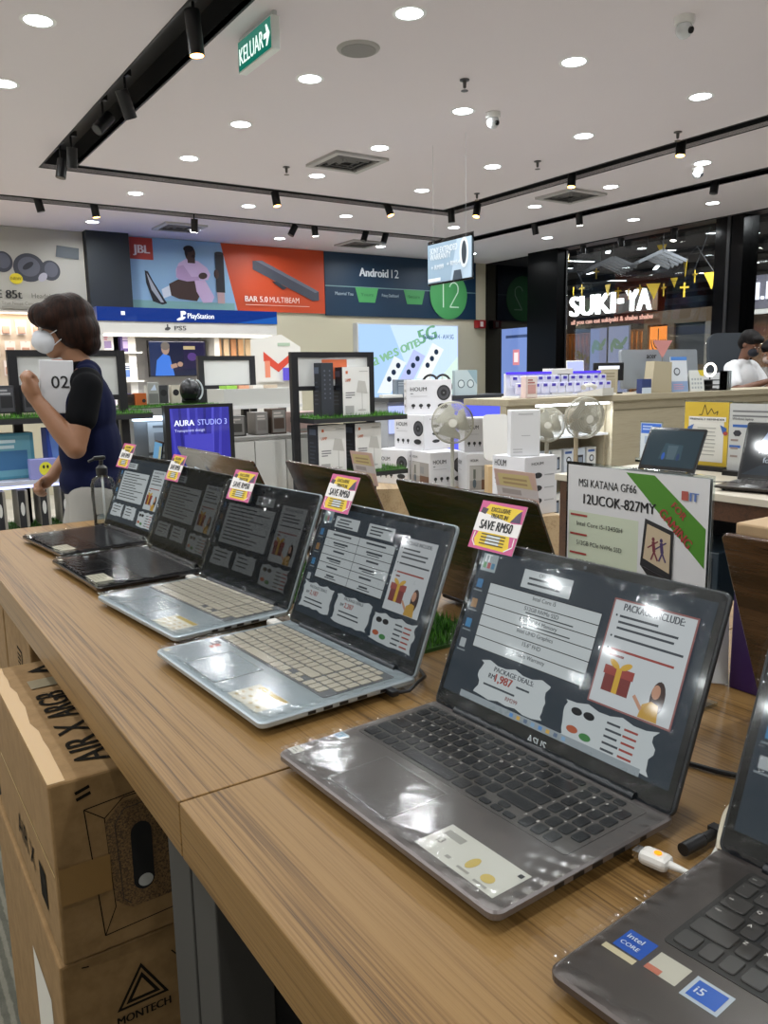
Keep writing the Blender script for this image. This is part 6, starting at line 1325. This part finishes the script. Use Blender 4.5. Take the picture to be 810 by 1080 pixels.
# the sign
ya = atX(603, 333, MX-.2).y; yb = atX(687, 325, MX-.2).y; zb = atX(602, 334, MX-.2).z
t = thing('shop_sign', 'lit white shop name letters over the restaurant front', 'shop sign', (MX-.2, ya, zb)); mb = MB(); wl = EM('#ffffff', 3.2)
Wd = ya-yb; text3d(mb, 'SUKI', (0, 0, 0), (0, -1, 0), (0, 0, 1), .56, .08, wl, .006, width=Wd*.575); text3d(mb, 'YA', (0, -Wd*.72, 0), (0, -1, 0), (0, 0, 1), .56, .08, wl, .006, width=Wd*.285); mb.b2((-.08, -Wd*.675, .16), (0, -Wd*.625, .25), wl); mb.build('letters', t)
MB().b2((.0, -(ya-yb), -.03), (.19, 0, -.012), D('#2a211a', .5)).build('carrier_rail', t)
mb = MB(); text3d(mb, 'all you can eat sukiyaki & shabu shabu', (0, 0, -.17), (0, -1, 0), (0, 0, 1), .13, .02, EM('#e8b0a0', 1.2), .005, width=(ya-yb)*1.02); mb.build('tagline', t)
# pair of emissive violet panels with drawn shapes, beyond the glass
for (p0, p1, py0, py1, lab, cc) in ((622, 640, 347, 402, 'pale violet light poster with plants behind the glass, left of the pair', '#9aa0cc'), (641, 663, 345, 403, 'pale violet light poster behind the glass, right of the pair', '#a7aed6')):
    X = 11.2; ya_, yb_ = atX(p0, 375, X).y, atX(p1, 375, X).y; z0_, z1_ = .35, atX(p0, py0, X).z; w = ya_-yb_; h = z1_-z0_
    t = thing('violet_panel', lab, 'poster', (X, (ya_+yb_)/2, 0)); MB().b2((0, -w/2, .05), (.03, w/2, z1_+.01), D('#6a6c78', .4)).b2((-.15, -w/2, 0), (.2, w/2, .05), D('#6a6c78', .4)).build('casing', t)
    a = Art((-.001, 0, (z0_+z1_)/2), (0, -1, 0), (0, 0, 1), .002); a.rect(-w/2+.01, -h/2, w/2-.01, h/2, EM(cc, .6)); a.up()
    for i in range(6): a.ell(-w*.3+w*.12*i, h*.3+.05*(i % 3), .035, .09, EM('#7f9a86', .6), 12, .5*i)
    a.ell(-w*.1, -h*.02, .07, .07, EM('#5a5a88', .6), 18).ell(w*.2, h*.08, .06, .06, EM('#bcc4e6', .8), 18); a.build('print', t)
# bunting of yellow pennants and crosses strung across the walk
def flag(lab, px, py, X, s, kind, tw):
    p = atX(px, py, X); t = thing('pennant_flag', lab, 'pennant', p, math.radians(tw), 'yellow bunting across the mall walk'); ye = D('#d8b62e', .6)
    if kind == 't': MB().prism([(-s*.5, 0), (s*.5, 0), (s*.08, -s*1.15)], -.004, .004, ye, Matrix(((0, 0, 1, 0), (-1, 0, 0, 0), (0, 1, 0, 0), (0, 0, 0, 1)))).build('flag_cloth', t)
    else: MB().box((0, 0, -s*.5), (.012, s*.13, s), ye).box((0, 0, -s*.33), (.0125, s*.6, s*.13), ye).build('cross', t)
    MB().cyl((0, 0, -.01), (0, 0, .03), .004, DARK, 6).build('loop', t)
fl = [(600, 268, 't', .30), (614, 300, 'c', .45), (629, 283, 'c', .4), (641, 300, 't', .42), (652, 303, 'c', .42), (663, 305, 't', .34), (675, 300, 'c', .4), (689, 299, 't', .5), (700, 299, 'c', .45), (698, 258, 't', .36), (723, 275, 't', .48), (711, 293, 't', .3), (722, 298, 'c', .5), (733, 285, 'c', .42), (750, 287, 't', .5), (605, 303, 't', .4)]
for k, (px, py, kd, s) in enumerate(fl):
    kw = 'triangle pennant' if kd == 't' else 'cross'
    where = {0: 'highest at the left end', 1: 'left over the sign', 2: 'above the first letters', 3: 'above the middle of the sign', 4: 'just right of the middle of the sign', 5: 'between the middle letters and the end', 6: 'above the last letters', 7: 'large, right of the last letter', 8: 'right beside the large pennant', 9: 'highest near the right', 10: 'large and high near the black pier', 11: 'small, above the wood partition', 12: 'above the wood partition', 13: 'halfway to the black pier', 14: 'against the black pier', 15: 'low at the left end'}[k]
    flag('yellow bunting %s, %s' % (kw, where), px, py, 11.6, s*.46, kd, 20*((k*7) % 5-2))
st = [(atX(px, py, 11.6)+Vector((0, 0, .03))) for px, py in ((592, 250), (600, 268), (614, 300), (641, 300), (663, 305), (689, 299), (700, 299), (722, 298), (733, 285), (750, 240))]
tag(MB().tube(st, .006, DARK, 6).build('bunting_cord'), 'dark cord carrying the yellow bunting beyond the glass', 'cord')
tag(MB().tube([(atX(px, py, 11.6)+Vector((0, 0, .03))) for px, py in ((680, 240), (698, 258), (711, 293), (723, 275), (735, 262), (752, 287))], .006, DARK, 6).build('bunting_cord'), 'second dark cord carrying the high bunting near the black pier', 'cord')
# linear lights and folded baffles under the mall ceiling
def linear(lab, px0, py0, px1, py1, zz=3.7):
    a = atZ(px0, py0, zz); b = atZ(px1, py1, zz); d = b-a
    t = thing('linear_light', lab, 'ceiling light', (a+b)/2, math.atan2(d.y, d.x), 'linear lights under the mall ceiling'); L = d.length
    MB().b2((-L/2, -.05, .0), (L/2, .05, .05), D('#55575a', .5)).build('housing', t); MB().b2((-L/2, -.045, -.006), (L/2, .045, .0), EM('#f4f8ff', 5.)).build('diffuser', t)
for k, q in enumerate(((596, 275, 626, 276), (637, 296, 660, 296), (727, 245, 754, 246), (596, 283, 607, 283), (788, 246, 800, 246), (786, 277, 800, 277), (620, 289, 630, 286), (686, 290, 694, 280), (641, 267, 643, 258), (738, 288, 747, 288), (703, 264, 712, 264))):
    linear('white linear light under the mall ceiling, ' + ('left over the sign', 'just above the sign', 'beside the black pier, long', 'short, left edge', 'right of the black pier, upper', 'right of the black pier, lower', 'slanting above the sign', 'slanting near the last letter', 'short, pointing away above the sign', 'low beside the black pier', 'short, middle of the window')[k], *q)
M_baf = D('#6c7078', .4)
def baffles(lab, px, py, zz=3.2):
    p = atZ(px, py, zz); t = thing('ceiling_baffle', lab, 'ceiling baffle', p, math.radians(-35), 'folded ceiling baffles')
    for k in range(5):
        for s in (-1, 1): MB().box((s*.2, .22*k-.44, .12), (.42, .03, .05), M_baf, (0, s*.42, 0)).build('fin', t)
    MB().cyl((0, -.44, .2), (0, -.44, 3.75-zz), .01, DARK, 6).cyl((0, .44, .2), (0, .44, 3.75-zz), .01, DARK, 6).build('hanger', t)
baffles('grey folded ceiling baffles beyond the glass above the sign', 640, 288, 3.05); baffles('grey folded ceiling baffles beyond the glass, right of the sign', 690, 282, 3.05)
tr = MB()
for k in range(7): tr.b2((10.2+2.*k, -6, 3.6), (10.32+2.*k, 26, 3.745), D('#2a2c30', .6))
struct(tr.build('beam_mall'))
# next shop right of the pier
t = thing('shop_facade', 'neighbouring shop facade with a white frame right of the black pier', 'shop front', (MX, 6.95, 0))
MB().b2((0, -2.6, 2.35), (.15, 1.6, 2.9), D('#6a6874', .5)).build('bulkhead', t); MB().b2((-.02, 1.48, 0), (.1, 1.56, 2.34), D('#d8d6d2', .4)).b2((-.02, -2.6, 2.26), (.1, 1.48, 2.34), D('#d8d6d2', .4)).build('white_frame', t); MB().b2((.2, -2.6, 0), (.25, 1.6, 2.34), M_rw).build('interior_wall', t)
mb = MB(); text3d(mb, 'I.L', (-.01, 1.15, 2.5), (0, -1, 0), (0, 0, 1), .4, .04, EM('#eef0ff', 1.6), .01); mb.build('sign_letters', t)
for (x, y, e) in ((11, 3.5, 110), (11, 7.5, 110), (11, 11.5, 130), (16, 13, 90), (20, 18, 90), (16, 6, 80)):
    l = bpy.data.lights.new('mall_light', 'AREA'); l.shape = 'RECTANGLE'; l.size = 1.8; l.size_y = .3; l.energy = e; l.color = (.95, .97, 1.)
    o = bpy.data.objects.new('mall_lamp', l); COL.objects.link(o); o.location = (x, y, 3.55)
# ================================================================ people: one continuous body each, clothes and hair as parts
def blob(name, shapes, voxel, matf, parent, smooth=6, noise=0.):
    """grow tapered limbs and rounded masses together into one closed skin"""
    mb = MB()
    for s in shapes:
        if s[0] == 'c':
            _, a, b, ra, rb = s; a = Vector(a); b = Vector(b); d = b-a; L = max(d.length, 1e-4)
            M = Matrix.Translation(a) @ d.to_track_quat('Z', 'Y').to_matrix().to_4x4(); P = []
            for i in range(7): an = -PI/2+PI/2*i/6; P.append((max(ra*math.cos(an), .0004), ra*math.sin(an)))
            for i in range(1, 4): q = i/4; P.append((ra+(rb-ra)*q, L*q))
            for i in range(7): an = PI/2*i/6; P.append((max(rb*math.cos(an), .0004), L+rb*math.sin(an)))
            mb.lathe(P, WHITE, n=20, M=M)
        else:
            _, c, r, rot = s; mb.ell(c, r, WHITE, rot, 24, 14)
    o = mb.build('tmp')
    md = o.modifiers.new('r', 'REMESH'); md.mode = 'VOXEL'; md.voxel_size = voxel
    sm = o.modifiers.new('s', 'SMOOTH'); sm.factor = .5; sm.iterations = smooth
    dg = bpy.context.evaluated_depsgraph_get(); me = bpy.data.meshes.new_from_object(o.evaluated_get(dg)); bpy.data.objects.remove(o)
    if noise:
        rnd = random.Random(3); ph = [(rnd.uniform(30, 90), rnd.uniform(30, 90), rnd.uniform(5, 25), rnd.uniform(0, 6)) for _ in range(6)]
        for v in me.vertices:
            k = sum(math.sin(a*v.co.x+b*v.co.y+c*v.co.z+p) for a, b, c, p in ph)/6; v.co += v.normal*noise*k
    me.materials.clear(); mats = []
    for p in me.polygons:
        mt = matf(p.center)
        if mt not in mats: mats.append(mt); me.materials.append(mt)
        p.material_index = mats.index(mt); p.use_smooth = True
    me.name = name; r = bpy.data.objects.new(name, me); COL.objects.link(r); r.parent = parent; return r
def lerp(a, b, q): return tuple(a[i]+(b[i]-a[i])*q for i in range(3))
def fist(w, fwd, side, up, s=1., curl=1.):
    """palm, four bent fingers of unequal length, thumb from the side; w wrist, fwd along the hand, side towards the thumb, up = back of the hand"""
    w = Vector(w); f = Vector(fwd).normalized(); sd = Vector(side).normalized(); u = Vector(up).normalized(); S = []
    S.append(('c', w, w+f*.035*s, .026*s, .030*s))
    for k, ln in enumerate((.9, 1., .95, .78)):
        o = w+f*.075*s+sd*(.03-.02*k)*s; S.append(('c', w+f*.02*s+sd*(.018-.012*k)*s, o, .014*s, .0105*s))
        a = math.radians(55*curl); d1 = f*math.cos(a)-u*math.sin(a); p1 = o+d1*.036*ln*s; S.append(('c', o, p1, .0100*s, .0092*s))
        a = math.radians(125*curl); d2 = f*math.cos(a)-u*math.sin(a); p2 = p1+d2*.026*ln*s; S.append(('c', p1, p2, .0092*s, .0085*s))
        a = math.radians(175*curl); d3 = f*math.cos(a)-u*math.sin(a); S.append(('c', p2, p2+d3*.018*ln*s, .0085*s, .0075*s))
    t0 = w+f*.022*s+sd*.028*s; t1 = t0+(f*.6+sd*.55-u*.35).normalized()*.036*s; S.append(('c', t0, t1, .0125*s, .011*s)); S.append(('c', t1, t1+(f*.75-sd*.25-u*.6).normalized()*.03*s, .0105*s, .0085*s))
    return S
def head(c, fw, up, s=1.):
    """skull, jaw, nose, ears, neck direction; c centre, fw facing"""
    c = Vector(c); f = Vector(fw).normalized(); u = (Vector(up)-f*Vector(up).dot(f)).normalized(); sd = u.cross(f)
    M = Matrix((f, sd, u)).transposed(); e = M.to_euler()
    def P(a, b, z): return c+f*a*s+sd*b*s+u*z*s
    S = [('e', P(-.012, 0, .022), (.098*s, .078*s, .095*s), e), ('e', P(.035, 0, -.045), (.062*s, .058*s, .075*s), e), ('e', P(.058, 0, -.095), (.032*s, .034*s, .028*s), e),
         ('c', P(.088, 0, -.0), P(.112, 0, -.038), .010*s, .016*s), ('e', P(.088, 0, -.07), (.018*s, .026*s, .008*s), e), ('e', P(.078, .031, .012), (.02*s, .024*s, .009*s), e), ('e', P(.078, -.031, .012), (.02*s, .024*s, .009*s), e)]
    for b in (-1, 1): S.append(('e', P(-.005, b*.078, -.012), (.018*s, .010*s, .03*s), e))
    return S, P, e
SK1 = D('#8f6549', .5); SK2 = D('#6a4634', .5); NAVY = D('#0b1130', .9, spec=.15); TEE = D('#06070a', .9, spec=.15); TROUS = D('#9b9892', .8); HAIR = mottled('brown hair', '#0f0805', '#2c170d', 60., .6, .5, 5., (1, 1, .15), .008, spec=.15); HAIRB = mottled('black hair', '#0b0909', '#191514', 60., .6, .5, 5., (1, 1, .2), .008, spec=.15)

# the walking man in the navy vest
p = atT(88, 402, 3.42)
man = thing('person', 'person with wavy brown hair in navy vest and white mask, holding a white box', 'person', (p.x, p.y, 0), math.radians(167.5))
hs, HP, he = head((.062, 0, 1.575), (1, .05, -.12), (0, 0, 1), 1.0)
el = (.055, .235, 1.085); wr = (.19, .19, 1.29); el2 = (.03, -.27, 1.08); wr2 = (.165, -.2, .925)
B = hs + [('c', (.0, 0, 1.36), (.04, 0, 1.52), .056, .052), ('e', (.005, 0, 1.22), (.088, .150, .15), None), ('e', (-.0, 0, 1.02), (.1, .15, .16), None), ('e', (-.01, 0, .9), (.11, .16, .1), None),
     ('c', (-.01, -.1, 1.355), (-.01, .1, 1.355), .06, .06),
     ('c', (-.01, .175, 1.33), el, .056, .042), ('c', el, lerp(el, wr, .35), .044, .043), ('c', lerp(el, wr, .35), wr, .043, .027),
     ('c', (-.01, -.175, 1.33), el2, .056, .042), ('c', el2, wr2, .043, .027),
     ('c', (.0, .085, .88), (.05, .09, .48), .085, .056), ('c', (.05, .09, .48), (-.05, .09, .10), .055, .038), ('c', (.0, -.085, .88), (.12, -.09, .48), .085, .056), ('c', (.12, -.09, .48), (.14, -.09, .10), .055, .038)]
for fx, fy in ((-.05, .09), (.14, -.09)): B += [('c', (fx-.04, fy, .035), (fx+.15, fy*1.1, .03), .036, .03)]
B += fist(wr, (.35, -.05, 1.0), (.3, -.9, .05), (.6, .75, .1), 1.15) + fist(wr2, (.75, .15, -.55), (.3, .75, .5), (.4, -.8, .4), .98)
def mm1(c):
    if c.z < .075: return D('#2a2a2e', .5)
    return SK1
blob('body', B, .0065, mm1, man, 5)
# sleeves and shirt, vest, trousers
def off(shapes, d): return [(s[0], s[1], s[2], s[3]+d, s[4]+d) if s[0] == 'c' else (s[0], s[1], tuple(v+d for v in s[2]), s[3]) for s in shapes]
sl = lambda e, y: [('c', (-.01, y, 1.325), lerp((-.01, y, 1.325), e, .50), .062, .063)]
blob('shirt', sl(el, .175)+sl(el2, -.175)+[('c', (-.01, -.12, 1.345), (-.01, .12, 1.345), .066, .066), ('e', (.0, 0, 1.22), (.10, .158, .15), None), ('c', (.005, 0, 1.36), (.015, 0, 1.405), .066, .062)], .009, lambda c: TEE, man, 4)
blob('vest', [('e', (-.004, 0, 1.23), (.12, .172, .17), None), ('e', (-.008, 0, 1.06), (.132, .168, .2), None), ('e', (-.006, 0, .925), (.138, .176, .105), None), ('c', (-.012, -.1, 1.37), (-.012, .1, 1.37), .052, .052), ('c', (-.02, -.05, 1.385), (-.02, .05, 1.385), .056, .056)], .009, lambda c: NAVY, man, 6, .003)
blob('trousers', off([('c', (.0, .085, .88), (.05, .09, .48), .088, .064), ('c', (.05, .09, .48), (-.05, .09, .10), .062, .056), ('c', (.0, -.085, .88), (.12, -.09, .48), .088, .064), ('c', (.12, -.09, .48), (.14, -.09, .10), .062, .056), ('e', (-.01, 0, .87), (.118, .168, .1), None)], .008), .010, lambda c: TROUS, man, 4, .002)
blob('hair', [('e', HP(-.02, 0, .045), (.115, .100, .095), he), ('e', HP(-.06, 0, -.02), (.085, .098, .095), he), ('e', HP(.065, .0, .055), (.062, .086, .056), he), ('e', HP(-.08, 0, -.075), (.058, .082, .055), he), ('e', HP(-.03, .06, -.01), (.07, .042, .085), he), ('e', HP(-.03, -.06, -.01), (.07, .042, .085), he), ('e', HP(.05, .065, .035), (.055, .03, .045), he)], .008, lambda c: HAIR, man, 5, .004)
MSK = D('#c9cbd0', .7)
blob('face_mask', [('e', HP(.075, 0, -.05), (.058, .064, .052), he), ('c', HP(.105, 0, -.02), HP(.118, 0, -.05), .02, .02)], .007, lambda c: MSK, man, 4)
st_ = MB()
for b in (-1, 1):
    st_.tube([HP(.06, b*.062, -.025), HP(.03, b*.078, -.012), HP(-.012, b*.09, -.0)], .002, MSK, 6); st_.tube([HP(.06, b*.06, -.075), HP(.03, b*.074, -.055), HP(-.012, b*.09, -.03)], .002, MSK, 6)
st_.build('mask_strap', man)
for b in (-1, 1): MB().ell(HP(.089, b*.03, .004), (.009, .011, .008), D('#e4e0da', .3), he).ell(HP(.096, b*.03, .004), (.004, .006, .006), D('#1a100c', .2), he).build('eye', man)
# the white box held in the raised hand
c = Vector(man.matrix_basis @ Vector((.105, .09, 1.33)))
t = thing('white_box', 'white box with a printed zero held up by the person in the navy vest', 'box', c, math.radians(-12)); MB().box((0, 0, 0), (.13, .06, .215), D('#d4d5d8', .5), (0, .04, 0), .004).build('box_body', t)
a = Art((0, -.031, 0), (1, 0, 0), (0, 0, 1), .0008); a.text('02', -.02, -.005, .07, INK, 'L', .005); a.build('print', t)

# the man in the white T-shirt behind the counter
def seated(label, px, t_, yaw, zc, tee, hair, mask, skin, gaze):
    p = atT(px, 380, t_); m = thing('person', label, 'person', (p.x, p.y, 0), yaw)
    hs, HP, he = head((.075, 0, zc), (math.cos(gaze), 0, -math.sin(gaze)), (0, 0, 1), 1.0); n = zc-.17
    sh = n-.055
    e1, w1 = (.13, .26, n-.30), (.36, .10, n-.22); e2, w2 = (.13, -.26, n-.30), (.36, -.06, n-.20)
    B = hs+[('c', (.0, 0, n-.03), (.045, 0, zc-.05), .055, .052), ('e', (.0, 0, n-.18), (.11, .17, .16), None), ('e', (-.01, 0, n-.40), (.11, .155, .17), None), ('e', (-.02, 0, n-.53), (.115, .165, .11), None), ('c', (0, -.1, sh), (0, .1, sh), .06, .06),
      ('c', (0, .18, sh-.02), e1, .056, .043), ('c', e1, w1, .044, .028), ('c', (0, -.18, sh-.02), e2, .056, .043), ('c', e2, w2, .044, .028),
      ('c', (0, .09, n-.55), (.03, .1, .46), .09, .056), ('c', (.03, .1, .46), (0, .1, .09), .056, .04), ('c', (0, -.09, n-.55), (.03, -.1, .46), .09, .056), ('c', (.03, -.1, .46), (0, -.1, .09), .056, .04), ('c', (-.04, .1, .035), (.16, .11, .03), .036, .03), ('c', (-.04, -.1, .035), (.16, -.11, .03), .036, .03)]
    B += fist(w1, (.9, -.3, .12), (.1, .2, .95), (.2, .95, .1), .95, .8)+fist(w2, (.9, .25, .12), (.1, -.2, .95), (.2, -.95, .1), .95, .8)
    blob('body', B, .0075, lambda c: D('#232326', .5) if c.z < .075 else skin, m, 4)
    blob('t_shirt', [('e', (.0, 0, n-.18), (.13, .19, .175), None), ('e', (-.01, 0, n-.40), (.135, .18, .18), None), ('e', (-.02, 0, n-.52), (.135, .185, .10), None), ('c', (0, -.14, sh), (0, .14, sh), .07, .07), ('c', (0, .18, sh-.02), lerp((0, .18, sh-.02), e1, .65), .075, .07), ('c', (0, -.18, sh-.02), lerp((0, -.18, sh-.02), e2, .65), .075, .07), ('c', (0, 0, n-.05), (.012, 0, n-.01), .066, .062)], .010, lambda c: tee, m, 5, .003)
    blob('trousers', [('c', (0, .09, n-.56), (.03, .1, .46), .098, .07), ('c', (.03, .1, .46), (0, .1, .09), .07, .06), ('c', (0, -.09, n-.56), (.03, -.1, .46), .098, .07), ('c', (.03, -.1, .46), (0, -.1, .09), .07, .06), ('e', (-.02, 0, n-.58), (.125, .175, .1), None)], .012, lambda c: D('#23262e', .8), m, 4)
    blob('hair', [('e', HP(-.022, 0, .055), (.108, .098, .09), he), ('e', HP(-.055, 0, .005), (.072, .09, .085), he), ('e', HP(.06, 0, .08), (.058, .08, .04), he)], .009, lambda c: hair, m, 3, .004)
    blob('face_mask', [('e', HP(.072, 0, -.055), (.056, .062, .05), he)], .008, lambda c: mask, m, 4)
    for b in (-1, 1): MB().ell(HP(.089, b*.03, .004), (.009, .011, .006), D('#d8d2ca', .3), he).ell(HP(.096, b*.03, .002), (.004, .006, .005), D('#140c0a', .2), he).build('eye', m)
    return m, p, Vector((w1[0]+w2[0], w1[1]+w2[1], w1[2]+w2[2]))/2
Rg = Vector((_R.x, _R.y, 0)).normalized(); Fg = Vector((_F.x, _F.y, 0)).normalized(); fd = Rg*.5-Fg*.8
m2, p2, hc = seated('person in a white T-shirt and dark mask behind the counter, looking down at a phone', 783, 8.35, math.atan2(fd.y, fd.x), 1.60, D('#dcdcde', .8), HAIRB, D('#151824', .7), SK2, .45)
c = m2.matrix_basis @ (hc+Vector((.085, -.0, .035))); t = thing('mobile_phone', 'dark phone in the hands of the person in the white T-shirt', 'phone', c, math.atan2(fd.y, fd.x)); MB().slab(.07, .14, .008, .01, BLACK, M=Matrix.Rotation(.5, 4, 'Y') @ Matrix.Translation((0, 0, 0))).build('phone_body', t)
fd2 = -Rg*.5-Fg*.6
seated('person in a grey top at the right picture edge, behind the one in white', 814, 8.9, math.atan2(fd2.y, fd2.x), 1.52, D('#8f8b86', .8), HAIRB, D('#b9a49a', .7), SK1, .3)
# ---------------------------------------------------------------- world, view
wd = bpy.data.worlds.new('world'); SC.world = wd; wd.use_nodes = True
bg = wd.node_tree.nodes['Background']; bg.inputs[0].default_value = (.75, .8, .9, 1); bg.inputs[1].default_value = .12
SC.view_settings.view_transform = 'Standard'; SC.view_settings.look = 'None'; SC.view_settings.gamma = 1.0
SC.view_settings.use_curve_mapping = False; SC.view_settings.exposure = 0.18
SC.cycles.use_denoising = True
SC.cycles.max_bounces = 8; SC.cycles.diffuse_bounces = 4; SC.cycles.glossy_bounces = 4; SC.cycles.transparent_max_bounces = 16
SC.cycles.sample_clamp_indirect = 6.0; SC.cycles.caustics_reflective = False; SC.cycles.caustics_refractive = False
